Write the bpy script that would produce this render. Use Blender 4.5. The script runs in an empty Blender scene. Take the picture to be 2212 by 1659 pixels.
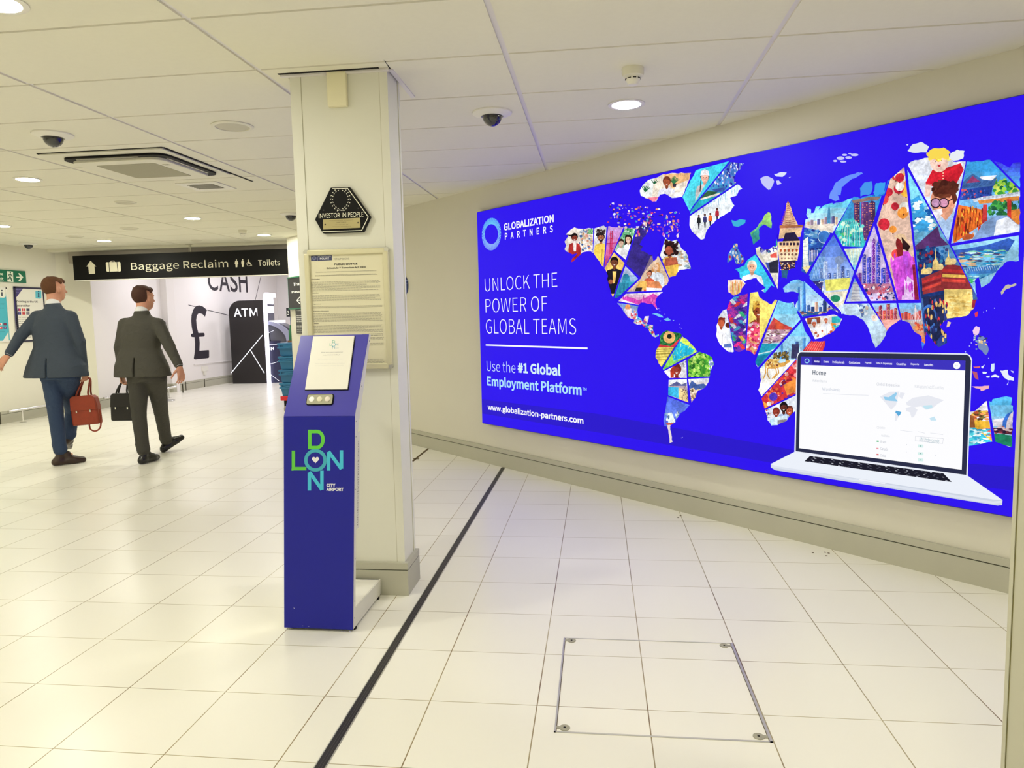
import bpy, bmesh, math, random, os
import numpy as np
from mathutils import Vector, Matrix
from mathutils.geometry import tessellate_polygon
sc = bpy.context.scene
COL = sc.collection
random.seed(7)
# ------------------------------------------------------------------ camera
F, YAW, PIT, ROL, H = 1554.867, -0.119994, -0.0956441, -0.0216583, 1.42634
W_, H_ = 2212, 1659
cy, sy, cp, sp = math.cos(YAW), math.sin(YAW), math.cos(PIT), math.sin(PIT)
_f = Vector((sy*cp, cy*cp, sp)); _r = Vector((cy, -sy, 0)); _u = _r.cross(_f)
cr, sr = math.cos(ROL), math.sin(ROL)
R_, U_ = cr*_r+sr*_u, -sr*_r+cr*_u
CAM = Vector((0, 0, H))
cam = bpy.data.objects.new('camera', bpy.data.cameras.new('camera')); COL.objects.link(cam)
cam.matrix_world = Matrix.Translation(CAM) @ Matrix((R_, U_, -_f)).transposed().to_4x4()
cam.data.sensor_width = 36; cam.data.lens = 36*F/W_; cam.data.clip_start = 0.05
sc.camera = cam
# ------------------------------------------------------------------ world, exposure
w = bpy.data.worlds.new('world'); sc.world = w; w.use_nodes = True
w.node_tree.nodes['Background'].inputs[0].default_value = (1, .97, .92, 1)
w.node_tree.nodes['Background'].inputs[1].default_value = 0.0
sc.view_settings.view_transform = 'Standard'; sc.view_settings.look = 'None'
sc.view_settings.exposure = 0.0; sc.view_settings.gamma = 1
sc.cycles.max_bounces = 7; sc.cycles.diffuse_bounces = 5; sc.cycles.glossy_bounces = 3; sc.cycles.transmission_bounces = 0
sc.cycles.caustics_reflective = False; sc.cycles.caustics_refractive = False
sc.cycles.use_adaptive_sampling = True; sc.cycles.adaptive_threshold = .05
sc.cycles.use_denoising = True
LAMP_L = 268.0          # radiance of the ceiling lamps
LAMP_C = (1.0, .982, .865)
FAR_C = (.95, .93, 1.0)

# ------------------------------------------------------------------ small maths
def ray(px, py):
    return (R_*((px-W_/2)/F) - U_*((py-H_/2)/F) + _f)
def on(px, py, p0, n):
    """point where the sight line of a photo pixel meets a real plane of the room"""
    d = ray(px, py); p0 = Vector(p0); n = Vector(n)
    return CAM + d*((p0-CAM).dot(n)/d.dot(n))
def onY(px, py, Y): return on(px, py, (0, Y, 0), (0, 1, 0))
def onX(px, py, X): return on(px, py, (X, 0, 0), (1, 0, 0))
def onZ(px, py, Z): return on(px, py, (0, 0, Z), (0, 0, 1))
def lin(c):
    return tuple(((v/255)/12.92 if v/255 <= .04045 else ((v/255+.055)/1.055)**2.4) for v in c)

# ------------------------------------------------------------------ materials
def mat(name, rgb, rough=.5, metal=0, noise=0, nscale=30, bump=0, spec=.5, emit=None, estr=0, alpha=1, coat=0):
    m = bpy.data.materials.new(name); m.use_nodes = True; nt = m.node_tree
    b = nt.nodes['Principled BSDF']; c = lin(rgb)+(1,)
    b.inputs['Base Color'].default_value = c; b.inputs['Roughness'].default_value = rough
    b.inputs['Metallic'].default_value = metal; b.inputs['Specular IOR Level'].default_value = spec
    if coat: b.inputs['Coat Weight'].default_value = coat; b.inputs['Coat Roughness'].default_value = .08
    if emit:
        b.inputs['Emission Color'].default_value = lin(emit)+(1,); b.inputs['Emission Strength'].default_value = estr
    if alpha < 1: b.inputs['Alpha'].default_value = alpha
    if noise or bump:
        tc = nt.nodes.new('ShaderNodeTexCoord'); n = nt.nodes.new('ShaderNodeTexNoise')
        n.inputs['Scale'].default_value = nscale; n.inputs['Detail'].default_value = 4
        nt.links.new(tc.outputs['Object'], n.inputs['Vector'])
        if noise:
            mx = nt.nodes.new('ShaderNodeMixRGB'); mx.blend_type = 'MULTIPLY'; mx.inputs[0].default_value = 1
            mx.inputs[1].default_value = c
            mr = nt.nodes.new('ShaderNodeMapRange'); mr.inputs[3].default_value = 1-noise; mr.inputs[4].default_value = 1+noise*.4
            nt.links.new(n.outputs['Fac'], mr.inputs[0]); nt.links.new(mr.outputs[0], mx.inputs[2])
            nt.links.new(mx.outputs[0], b.inputs['Base Color'])
        if bump:
            bp = nt.nodes.new('ShaderNodeBump'); bp.inputs['Strength'].default_value = bump; bp.inputs['Distance'].default_value = .002
            nt.links.new(n.outputs['Fac'], bp.inputs['Height']); nt.links.new(bp.outputs[0], b.inputs['Normal'])
    return m
def attr_mat(name, emit=0, rough=.5, diffuse=1, noise=0):
    """print / lettering: the colour of each shape comes from the mesh's colour attribute"""
    m = bpy.data.materials.new(name); m.use_nodes = True; nt = m.node_tree; b = nt.nodes['Principled BSDF']
    a = nt.nodes.new('ShaderNodeAttribute'); a.attribute_name = 'ink'; out = a.outputs['Color']
    b.inputs['Roughness'].default_value = rough
    if noise:
        tc = nt.nodes.new('ShaderNodeTexCoord'); n = nt.nodes.new('ShaderNodeTexNoise'); n.inputs['Scale'].default_value = noise
        n.inputs['Detail'].default_value = 6; nt.links.new(tc.outputs['Object'], n.inputs['Vector'])
        mr = nt.nodes.new('ShaderNodeMapRange'); mr.inputs[1].default_value = .3; mr.inputs[2].default_value = .7
        mr.inputs[3].default_value = .88; mr.inputs[4].default_value = 1.1
        mx = nt.nodes.new('ShaderNodeMixRGB'); mx.blend_type = 'MULTIPLY'; mx.inputs[0].default_value = 1
        nt.links.new(n.outputs['Fac'], mr.inputs[0]); nt.links.new(out, mx.inputs[1]); nt.links.new(mr.outputs[0], mx.inputs[2]); out = mx.outputs[0]
    if not diffuse:      # picture panels (alpha 0) get the tonal grain of printed photographs
        tc = nt.nodes.new('ShaderNodeTexCoord'); prev = None
        for sc_, det, lo_, hi_ in ((14, 5, .78, 1.28), (70, 3, .84, 1.2)):
            n = nt.nodes.new('ShaderNodeTexNoise'); n.inputs['Scale'].default_value = sc_; n.inputs['Detail'].default_value = det; n.inputs['Distortion'].default_value = .6
            nt.links.new(tc.outputs['Object'], n.inputs['Vector'])
            mr = nt.nodes.new('ShaderNodeMapRange'); mr.inputs[1].default_value = .36; mr.inputs[2].default_value = .64; mr.inputs[3].default_value = lo_; mr.inputs[4].default_value = hi_
            nt.links.new(n.outputs['Fac'], mr.inputs[0])
            if prev is None: prev = mr.outputs[0]
            else:
                mm = nt.nodes.new('ShaderNodeMath'); mm.operation = 'MULTIPLY'; nt.links.new(prev, mm.inputs[0]); nt.links.new(mr.outputs[0], mm.inputs[1]); prev = mm.outputs[0]
        mi = nt.nodes.new('ShaderNodeMixRGB'); mi.inputs[2].default_value = (1, 1, 1, 1); nt.links.new(a.outputs['Alpha'], mi.inputs[0]); nt.links.new(prev, mi.inputs[1])
        mx = nt.nodes.new('ShaderNodeMixRGB'); mx.blend_type = 'MULTIPLY'; mx.inputs[0].default_value = 1; nt.links.new(out, mx.inputs[1]); nt.links.new(mi.outputs[0], mx.inputs[2]); out = mx.outputs[0]
    if diffuse: nt.links.new(out, b.inputs['Base Color'])
    else: b.inputs['Base Color'].default_value = (0, 0, 0, 1); b.inputs['Specular IOR Level'].default_value = .08
    if emit:
        nt.links.new(out, b.inputs['Emission Color']); b.inputs['Emission Strength'].default_value = emit
    return m
M = {}
M['wall'] = mat('wall_paint', (217, 213, 197), .75, noise=.03, nscale=3, bump=.05)
M['wallfar'] = mat('far_wall_paint', (236, 232, 230), .6, noise=.02, nscale=3)
M['skirt'] = mat('grey_skirting', (184, 182, 164), .6, noise=.05, nscale=8)
M['groove'] = mat('skirting_groove', (70, 66, 48), .8)
M['pillar'] = mat('pillar_panel', (226, 225, 212), .55, noise=.02, nscale=4)
M['bar'] = mat('ceiling_bar', (226, 222, 222), .55)
M['tile'] = mat('ceiling_tile', (232, 229, 212), .9, noise=.03, nscale=40, bump=.08)
M['white'] = mat('white_plastic', (235, 232, 222), .45)
M['offwhite'] = mat('offwhite_plastic', (226, 223, 206), .5)
M['black'] = mat('black_satin', (12, 11, 10), .55, spec=.2)
M['dark'] = mat('dark_void', (22, 18, 14), .9)
M['steel'] = mat('brushed_steel', (190, 190, 186), .25, metal=1)
M['chrome'] = mat('chrome', (225, 225, 222), .12, metal=1)
M['alu'] = mat('aluminium', (200, 198, 184), .38, metal=.6)
M['lamp'] = mat('lamp_diffuser', (255, 250, 240), .5, emit=(255, 250, 238), estr=LAMP_L)
M['print'] = attr_mat('print_ink', 0, .5)
M['lightbox'] = attr_mat('lightbox_print', 1.0, .5, 0)
M['lit'] = attr_mat('lit_print', 1.6, .4, 0)
M['kblue'] = mat('kiosk_blue', (26, 30, 150), .45, noise=.03, nscale=20, spec=.3)
M['kgrey'] = mat('kiosk_grey', (214, 212, 202), .45)
M['grille'] = mat('speaker_grille', (204, 200, 180), .7, noise=.1, nscale=300)
M['dome'] = mat('smoked_dome', (14, 14, 22), .08, coat=1)
for i in ('lamp',):
    b = M[i].node_tree.nodes['Principled BSDF']; b.inputs['Emission Color'].default_value = LAMP_C+(1,)
M['lampfar'] = mat('far_lamp_diffuser', (255, 250, 250), .5, emit=(250, 248, 255), estr=LAMP_L*1.0)
M['lampfar'].node_tree.nodes['Principled BSDF'].inputs['Emission Color'].default_value = FAR_C+(1,)

# ------------------------------------------------------------------ mesh builders
class MB:
    def __init__(s): s.v = []; s.f = []; s.m = []; s.sm = []
    def add(s, vs, fs, mi=0, smooth=False, T=None):
        k = len(s.v)
        s.v += [tuple(T @ Vector(p)) if T else tuple(p) for p in vs]
        for f in fs: s.f.append([k+i for i in f]); s.m.append(mi); s.sm.append(smooth)
        return s
    def box(s, lo, hi, mi=0, T=None):
        x0, y0, z0 = lo; x1, y1, z1 = hi
        return s.add([(x0,y0,z0),(x1,y0,z0),(x1,y1,z0),(x0,y1,z0),(x0,y0,z1),(x1,y0,z1),(x1,y1,z1),(x0,y1,z1)],
                     [(0,3,2,1),(4,5,6,7),(0,1,5,4),(1,2,6,5),(2,3,7,6),(3,0,4,7)], mi, False, T)
    def prism(s, poly, d0, d1, T=None, mi=0, smooth=False):
        """2-D outline (x, z) pushed along y from d0 to d1"""
        n = len(poly); vs = [(x, d0, z) for x, z in poly]+[(x, d1, z) for x, z in poly]
        fs = [list(range(n))[::-1], list(range(n, 2*n))] + [(i, (i+1) % n, n+(i+1) % n, n+i) for i in range(n)]
        return s.add(vs, fs, mi, smooth, T)
    def lathe(s, prof, c=(0, 0, 0), n=40, mi=0, T=None, cap=True):
        vs = []; fs = []
        for r, z in prof:
            for i in range(n):
                a = 2*math.pi*i/n; vs.append((c[0]+r*math.cos(a), c[1]+r*math.sin(a), c[2]+z))
        for j in range(len(prof)-1):
            for i in range(n):
                a, b = j*n+i, j*n+(i+1) % n; fs.append((a, b, b+n, a+n))
        if cap:
            fs.append(list(range(n))[::-1]); k = (len(prof)-1)*n; fs.append(list(range(k, k+n)))
        return s.add(vs, fs, mi, True, T)
    def tube(s, pts, r, n=12, mi=0, T=None):
        pts = [Vector(p) for p in pts]; rs = r if isinstance(r, (list, tuple)) else [r]*len(pts)
        vs = []; fs = []; up = None
        for i, p in enumerate(pts):
            d = (pts[min(i+1, len(pts)-1)]-pts[max(i-1, 0)]).normalized()
            if up is None: up = d.orthogonal().normalized()
            a = (up-d*up.dot(d)).normalized(); b = d.cross(a); up = a
            for k in range(n):
                t = 2*math.pi*k/n; vs.append(p+(a*math.cos(t)+b*math.sin(t))*rs[i])
        for j in range(len(pts)-1):
            for i in range(n):
                a, b = j*n+i, j*n+(i+1) % n; fs.append((a, b, b+n, a+n))
        fs.append(list(range(n))[::-1]); k = (len(pts)-1)*n; fs.append(list(range(k, k+n)))
        return s.add(vs, fs, mi, True, T)
    def build(s, name, mats, parent=None, bevel=0, loc=None):
        me = bpy.data.meshes.new(name); me.from_pydata(s.v, [], s.f); me.update()
        for m in (mats if isinstance(mats, (list, tuple)) else [mats]): me.materials.append(m)
        me.polygons.foreach_set('material_index', s.m); me.polygons.foreach_set('use_smooth', s.sm)
        bm = bmesh.new(); bm.from_mesh(me); bmesh.ops.recalc_face_normals(bm, faces=bm.faces); bm.to_mesh(me); bm.free()
        o = bpy.data.objects.new(name, me); COL.objects.link(o)
        if parent:
            o.parent = parent; o.matrix_parent_inverse = parent.matrix_basis.inverted()
        if bevel:
            b = o.modifiers.new('bevel', 'BEVEL'); b.width = bevel; b.segments = 2; b.limit_method = 'ANGLE'; b.angle_limit = math.radians(50)
        if any(s.sm):
            try:
                e = o.modifiers.new('split', 'EDGE_SPLIT'); e.split_angle = math.radians(42)
            except Exception: pass
        return o
def tag(o, label=None, cat=None, group=None, kind=None):
    if label: o['label'] = label
    if cat: o['category'] = cat
    if group: o['group'] = group
    if kind: o['kind'] = kind
    return o
def thing(name, label, cat, loc=(0, 0, 0), group=None):
    o = bpy.data.objects.new(name, None); COL.objects.link(o); o.location = loc; o.empty_display_size = .1
    return tag(o, label, cat, group)
def struct(name, mb, mats, bevel=0, label=None):
    o = mb.build(name, mats, bevel=bevel); o['kind'] = 'structure'
    if label: o['label'] = label
    return o

# ------------------------------------------------------------------ lettering and flat prints
FONTS = {}
def font(n):
    if n not in FONTS:
        FONTS[n] = None
        if n == 'cjk':
            try:
                p = os.path.join(bpy.utils.resource_path('LOCAL'), 'datafiles', 'fonts', 'Noto Sans CJK Regular.woff2')
                if os.path.exists(p): FONTS[n] = bpy.data.fonts.load(p)
            except Exception: pass
    return FONTS[n]
TC = {}
def text_shape(s, off=0, fn='cjk', space=1):
    k = (s, off, fn, space)
    if k not in TC:
        c = bpy.data.curves.new('t', 'FONT'); c.body = s; c.offset = off; c.space_character = space; c.resolution_u = 5
        f = font(fn)
        if f: c.font = f
        o = bpy.data.objects.new('t', c); COL.objects.link(o); bpy.context.view_layer.update()
        me = o.to_mesh(); v = [(p.co.x, p.co.y) for p in me.vertices]; fs = [tuple(p.vertices) for p in me.polygons]
        o.to_mesh_clear(); bpy.data.objects.remove(o); bpy.data.curves.remove(c)
        xs = [p[0] for p in v]; ys = [p[1] for p in v]
        TC[k] = (v, fs, (min(xs), min(ys), max(xs), max(ys)))
    return TC[k]
def clip(poly, cv):
    a = sum(cv[i][0]*cv[(i+1) % len(cv)][1]-cv[(i+1) % len(cv)][0]*cv[i][1] for i in range(len(cv)))
    sg = 1 if a > 0 else -1
    for i in range(len(cv)):
        if not poly: return []
        A, B = cv[i], cv[(i+1) % len(cv)]
        def s(p): return sg*((B[0]-A[0])*(p[1]-A[1])-(B[1]-A[1])*(p[0]-A[0]))
        out = []
        for j in range(len(poly)):
            p, q = poly[j], poly[(j+1) % len(poly)]; sp_, sq = s(p), s(q)
            if sp_ >= 0: out.append(p)
            if (sp_ >= 0) != (sq >= 0):
                t = sp_/(sp_-sq); out.append((p[0]+(q[0]-p[0])*t, p[1]+(q[1]-p[1])*t))
        poly = out
    return poly
class Art:
    """flat coloured shapes lying on one real plane; coordinates are photo pixels on that plane or plane metres"""
    def __init__(s, o, u, v, lift=.0012, step=.0002):
        s.o = Vector(o); s.u = Vector(u).normalized(); s.v = Vector(v).normalized(); s.n = s.u.cross(s.v).normalized()
        if (CAM-s.o).dot(s.n) < 0: s.n = -s.n
        s.V = []; s.Fc = []; s.C = []; s.lift = lift; s.step = step; s.L = 0; s.cv = None; s.k = 0; s.auto = 2.5e-6; s.flag = 1.
    def P(s, px, py):
        p = on(px, py, s.o, s.n)-s.o; return (p.dot(s.u), p.dot(s.v))
    def poly(s, pts, col, layer=None, px=True, holes=()):
        if px: pts = [s.P(*p) for p in pts]; holes = [[s.P(*p) for p in h] for h in holes]
        if s.cv: pts = clip(pts, s.cv)
        if len(pts) < 3: return
        if layer is None: layer = s.L
        rings = [[Vector((a, b, 0)) for a, b in r] for r in [pts]+list(holes)]
        flat = [p for r in rings for p in r]
        s.k += 1; k = len(s.V); h = s.lift+s.step*layer+s.auto*(s.k % 60)
        s.V += [tuple(s.o+s.u*p.x+s.v*p.y+s.n*h) for p in flat]
        c = lin(col)+(s.flag,)
        for t in tessellate_polygon(rings):
            s.Fc.append(tuple(k+i for i in t)); s.C.append(c)
    def disc(s, c, r, col, layer=None, n=24, px=True, sx=1, rot=0):
        pts = [(c[0]+r*sx*math.cos(2*math.pi*i/n), c[1]+r*math.sin(2*math.pi*i/n)) for i in range(n)]
        s.poly(pts, col, layer, px)
    def line(s, a, b, wd, col, layer=None, px=True):
        d = Vector((b[0]-a[0], b[1]-a[1])); l = d.length or 1e-6; nx, ny = -d.y/l*wd/2, d.x/l*wd/2
        s.poly([(a[0]+nx, a[1]+ny), (b[0]+nx, b[1]+ny), (b[0]-nx, b[1]-ny), (a[0]-nx, a[1]-ny)], col, layer, px)
    def path(s, pts, wd, col, layer=None, px=True):
        for a, b in zip(pts, pts[1:]): s.line(a, b, wd, col, layer, px)
        for p in pts[1:-1]: s.disc(p, wd/2, col, layer, 10, px)
    def ring(s, c, ro, ri, col, layer=None, px=True, n=40, a0=0, a1=360, sx=1):
        o_ = []; i_ = []
        for i in range(n+1):
            a = math.radians(a0+(a1-a0)*i/n); o_.append((c[0]+ro*sx*math.cos(a), c[1]+ro*math.sin(a))); i_.append((c[0]+ri*sx*math.cos(a), c[1]+ri*math.sin(a)))
        for i in range(n): s.poly([o_[i], o_[i+1], i_[i+1], i_[i]], col, layer, px)
    def text(s, t, bl, tr, col, layer=None, off=0, fn='cjk', px=True, space=1, br=None):
        """text fitted to the box whose lower-left and upper-right corners are given"""
        v, fs, (x0, y0, x1, y1) = text_shape(t, off, fn, space)
        if px: bl = s.P(*bl); tr = s.P(*tr)
        if layer is None: layer = s.L
        k = len(s.V); h = s.lift+s.step*layer; c = lin(col)+(s.flag,)
        for a, b in v:
            pu = bl[0]+(tr[0]-bl[0])*(a-x0)/max(x1-x0, 1e-6); pv = bl[1]+(tr[1]-bl[1])*(b-y0)/max(y1-y0, 1e-6)
            s.V.append(tuple(s.o+s.u*pu+s.v*pv+s.n*h))
        for f in fs: s.Fc.append(tuple(k+i for i in f)); s.C.append(c)
    def build(s, name, m, parent=None):
        me = bpy.data.meshes.new(name); me.from_pydata(s.V, [], s.Fc); me.update()
        at = me.color_attributes.new('ink', 'FLOAT_COLOR', 'CORNER')
        buf = np.ones((len(me.loops), 4), dtype=np.float32); ls = np.zeros(len(me.polygons), dtype=np.int32); lt = ls.copy()
        me.polygons.foreach_get('loop_start', ls); me.polygons.foreach_get('loop_total', lt)
        for i, c in enumerate(s.C[:len(ls)]): buf[ls[i]:ls[i]+lt[i]] = c
        at.data.foreach_set('color', buf.ravel()); me.materials.append(m)
        o = bpy.data.objects.new(name, me); COL.objects.link(o)
        if parent: o.parent = parent; o.matrix_parent_inverse = parent.matrix_basis.inverted()
        return o
def textlines(a, bl, tr, n, col, seed=0, frac=.42, layer=None, px=True, ragged=.3):
    """rows of print too small to read: word-length dashes"""
    rnd = random.Random(seed)
    if px: bl = a.P(*bl); tr = a.P(*tr)
    hh = (tr[1]-bl[1])/n
    for i in range(n):
        y = tr[1]-hh*(i+.5); x = bl[0]; end = tr[0]-(tr[0]-bl[0])*(rnd.random()*ragged if (i % 4 == 3) else rnd.random()*.04)
        while x < end:
            wl = min(hh*rnd.uniform(.8, 3.2), end-x)
            a.poly([(x, y-hh*frac/2), (x+wl, y-hh*frac/2), (x+wl, y+hh*frac/2), (x, y+hh*frac/2)], col, layer, False)
            x += wl+hh*.35

# ================================================================== THE SETTING
Zc = 2.62
# ---- floor: 400 mm tiles on a square grid, drawn by maths nodes on the object's own coordinates
def floor_mat():
    m = bpy.data.materials.new('floor_tiles'); m.use_nodes = True; nt = m.node_tree; b = nt.nodes['Principled BSDF']; N = nt.nodes.new; L = nt.links.new
    tc = N('ShaderNodeTexCoord'); sx = N('ShaderNodeSeparateXYZ'); L(tc.outputs['Object'], sx.inputs[0])
    def mth(op, a, b_=None, c=None):
        n = N('ShaderNodeMath'); n.operation = op
        for i, x in enumerate((a, b_, c)):
            if x is None: continue
            if isinstance(x, (int, float)): n.inputs[i].default_value = x
            else: L(x, n.inputs[i])
        return n.outputs[0]
    # the strip pushes everything to its right 8 mm along
    right = mth('GREATER_THAN', sx.outputs[0], -.86)
    xs = mth('SUBTRACT', sx.outputs[0], mth('MULTIPLY', right, .008))
    gx = mth('DIVIDE', mth('ADD', xs, 1.043+40), .4); gy = mth('DIVIDE', mth('ADD', sx.outputs[1], 40-2.9036), .4)
    fx = mth('ABSOLUTE', mth('SUBTRACT', mth('FRACT', gx), .5)); fy = mth('ABSOLUTE', mth('SUBTRACT', mth('FRACT', gy), .5))
    jx = mth('GREATER_THAN', fx, .5-.0052); jy = mth('GREATER_THAN', fy, .5-.0042)
    j = mth('MAXIMUM', jx, jy)
    cell = N('ShaderNodeCombineXYZ'); L(mth('FLOOR', gx), cell.inputs[0]); L(mth('FLOOR', gy), cell.inputs[1])
    wn = N('ShaderNodeTexWhiteNoise'); wn.noise_dimensions = '2D'; L(cell.outputs[0], wn.inputs['Vector'])
    nz = N('ShaderNodeTexNoise'); nz.inputs['Scale'].default_value = 1.3; nz.inputs['Detail'].default_value = 5; L(tc.outputs['Object'], nz.inputs['Vector'])
    t = N('ShaderNodeMixRGB'); t.inputs[1].default_value = lin((242, 239, 226))+(1,); t.inputs[2].default_value = lin((236, 233, 219))+(1,)
    L(mth('MULTIPLY', mth('ADD', wn.outputs[0], nz.outputs['Fac']), .5), t.inputs[0])
    # joint dirt varies along its run
    n2 = N('ShaderNodeTexNoise'); n2.inputs['Scale'].default_value = 2.2; L(tc.outputs['Object'], n2.inputs['Vector'])
    g = N('ShaderNodeMixRGB'); g.inputs[1].default_value = lin((112, 88, 36))+(1,); g.inputs[2].default_value = lin((176, 164, 122))+(1,)
    mr = N('ShaderNodeMapRange'); mr.inputs[1].default_value = .35; mr.inputs[2].default_value = .62
    L(mth('ADD', n2.outputs['Fac'], mth('MULTIPLY', mth('SUBTRACT', 1, jx), .12)), mr.inputs[0]); L(mr.outputs[0], g.inputs[0])
    mx = N('ShaderNodeMixRGB'); L(j, mx.inputs[0]); L(t.outputs[0], mx.inputs[1]); L(g.outputs[0], mx.inputs[2])
    L(mx.outputs[0], b.inputs['Base Color'])
    rr = N('ShaderNodeMapRange'); rr.inputs[3].default_value = .26; rr.inputs[4].default_value = .34; L(nz.outputs['Fac'], rr.inputs[0]); L(rr.outputs[0], b.inputs['Roughness'])
    bp = N('ShaderNodeBump'); bp.inputs['Distance'].default_value = .0015; bp.inputs['Strength'].default_value = .5; bp.invert = True; L(j, bp.inputs['Height']); L(bp.outputs[0], b.inputs['Normal'])
    b.inputs['Specular IOR Level'].default_value = .45
    return m
M['floor'] = floor_mat()
struct('floor', MB().box((-9.6, -3.2, -.06), (4.2, 19, 0)), M['floor'])
# ---- poster wall: straight 45 degree wall on the line x + y = 5.741
q = math.sqrt(.5)
WP = Vector((.172, 5.569, 0)); WU = Vector((q, -q, 0)); WN = Vector((-q, -q, 0))
def wp(s, z=0, d=0): return WP+WU*s+Vector((0, 0, z))+WN*d
TW = Matrix((( q, -WN.x, 0, WP.x), (-q, -WN.y, 0, WP.y), (0, 0, 1, 0), (0, 0, 0, 1)))  # local x along wall, local y into the wall
struct('wall_right', MB().box((-6.64, 0, 0), (4.3, .35, 2.9), T=TW), M['wall'])
sk = MB().box((-6.64, -.02, 0), (4.3, 0, .128), T=TW).box((-6.64, -.012, .128), (4.3, 0, .134), mi=1, T=TW).box((-6.64, -.02, .134), (4.3, 0, .172), T=TW)
struct('baseboard_right', sk, [M['skirt'], M['groove']])
# ---- left wall and the run of wall beyond the opening
def wall_run(pts, z0, z1, th=.2):
    mb = MB()
    for a, b in zip(pts, pts[1:]):
        a = Vector((a[0], a[1], 0)); b = Vector((b[0], b[1], 0)); d = (b-a).normalized(); n = Vector((-d.y, d.x, 0))
        v = [a, b, b+n*th+d*.0, a+n*th]
        mb.add([p+Vector((0, 0, z0)) for p in v]+[p+Vector((0, 0, z1)) for p in v], [(0,3,2,1),(4,5,6,7),(0,1,5,4),(1,2,6,5),(2,3,7,6),(3,0,4,7)])
    return mb
A_, B_, C_, D_, E_, F_ = (-8.66, 10.78), (-8.32, 11.1), (-8.76, 13.72), (-8.62, 13.69), (-8.6, 14.36), (-8.352, 18.4)
struct('wall_left', wall_run([(-8.66, -3), A_, B_], 0, 2.62), mat('left_wall_paint', (232, 229, 212), .75, noise=.03, nscale=3, bump=.05))
struct('wall_far_left', wall_run([B_, C_, D_, E_], 0, 2.9), M['wallfar'])
struct('wall_cash', wall_run([E_, F_], 0, 2.9), M['wallfar'])
struct('wall_back', wall_run([(-8.6, 18.2), (-3.6, 18.2)], 0, 2.9), M['wallfar'])
struct('wall_far_right', wall_run([(-4.26, 18.2), (-4.26, 10.48)], 0, 2.9), M['wallfar'])
struct('wall_front', wall_run([(4.0, -3), (-8.7, -3)], 0, 2.62), M['wall'])
struct('wall_side', wall_run([(3.2, 2.7), (3.2, -3.1)], 0, 2.62, .3), M['wall'])
for nm, run in (('baseboard_left', [(-8.66, -3), A_, B_]), ('baseboard_far', [B_, C_, D_, E_, F_])):
    mb = MB()
    for a, b in zip(run, run[1:]):
        a = Vector((a[0], a[1], 0)); b = Vector((b[0], b[1], 0)); d = (b-a).normalized(); n = Vector((d.y, -d.x, 0))
        T = Matrix(((d.x, n.x, 0, a.x), (d.y, n.y, 0, a.y), (0, 0, 1, 0), (0, 0, 0, 1))); l = (b-a).length
        mb.box((-.01, 0, 0), (l+.01, .02, .135), T=T).box((-.01, 0, .135), (l+.01, .012, .141), mi=1, T=T).box((-.01, 0, .141), (l+.01, .02, .18), T=T)
        for k in range(int(l/1.5)+1): mb.box((k*1.5+.4, .02, 0), (k*1.5+.43, .0215, .18), mi=1, T=T)
    struct(nm, mb, [M['skirt'], M['groove']])
# ---- ceiling: 1.2 x 0.6 m tegular tiles hanging 8 mm under the bars
mb = MB().box((-9.6, -3.2, Zc+.008), (4.2, 10.62, Zc+.1), mi=1)
X0, Y0, DX, DY = -.408, 3.41, 1.196, .606
for i in range(-9, 5):
    for j in range(-12, 13):
        x0 = X0+DX*i+.013; x1 = X0+DX*(i+1)-.013; y0 = Y0+DY*j+.0085; y1 = Y0+DY*(j+1)-.0085
        if y0 > 10.6: continue
        y1 = min(y1, 10.6)
        if i == -1 and j == 0: continue
        if i == -3 and j in (2, 3) : pass
        mb.box((x0, y0, Zc), (x1, y1, Zc+.009))
struct('ceiling', mb, [M['tile'], M['bar']])
mb = MB().box((-8.7, 10.62, 2.578), (-3.9, 10.74, 2.7), mi=0).box((-8.40, 10.74, 2.40), (-3.9, 10.95, 2.95), mi=1)
struct('trim_1', mb, [M['tile'], mat('bulkhead_paint', (176, 168, 156), .8)])
struct('ceiling_far', MB().box((-9.6, 10.9, 2.85), (-3.5, 18.6, 2.95)), M['wallfar'])
# ---- expansion strip in the floor
mb = MB().box((-.9165, -3, 0), (-.8755, 6.60, .0015), mi=1).box((-.912, -3, 0), (-.880, 6.60, .0028)).box((-.8985, -3, .0026), (-.8975, 6.6, .0036), mi=2).box((-.8895, -3, .0026), (-.8885, 6.6, .0036), mi=2)
struct('trim_2', mb, [mat('black_rubber_strip', (40, 36, 34), .45, noise=.2, nscale=60), M['alu'], mat('strip_rib', (86, 82, 78), .4)])
a, b_ = onZ(891, 997, 0), onZ(926, 968.5, 0); d = (b_-a).normalized(); n = Vector((-d.y, d.x, 0))*.012
c, e_ = onZ(893, 991, 0), onZ(905, 991.5, 0); c2 = Vector((0, .018, 0))
mb = MB()
for p_, q_, o_ in ((a, b_, n), (c, e_, c2)): mb.add([(v.x, v.y, z) for z in (0, .002) for v in (p_-o_, q_-o_, q_+o_, p_+o_)], [(0,1,2,3),(4,5,6,7),(0,1,5,4),(1,2,6,5),(2,3,7,6),(3,0,4,7)])
for px_, py_ in ((1300,1056),(1318,1060),(1325,1058),(1335,1056),(1465,1118),(1470,1114),(1756,1194),(1782,1193),(1790,1195),(1785,1201)):
    v = onZ(px_, py_, 0); mb.lathe([(.007, 0), (.007, .0012), (0, .0014)], (v.x, v.y, 0), 8, cap=False)
struct('trim_5', mb, mat('floor_fixing_mark', (92, 74, 40), .8))
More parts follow.
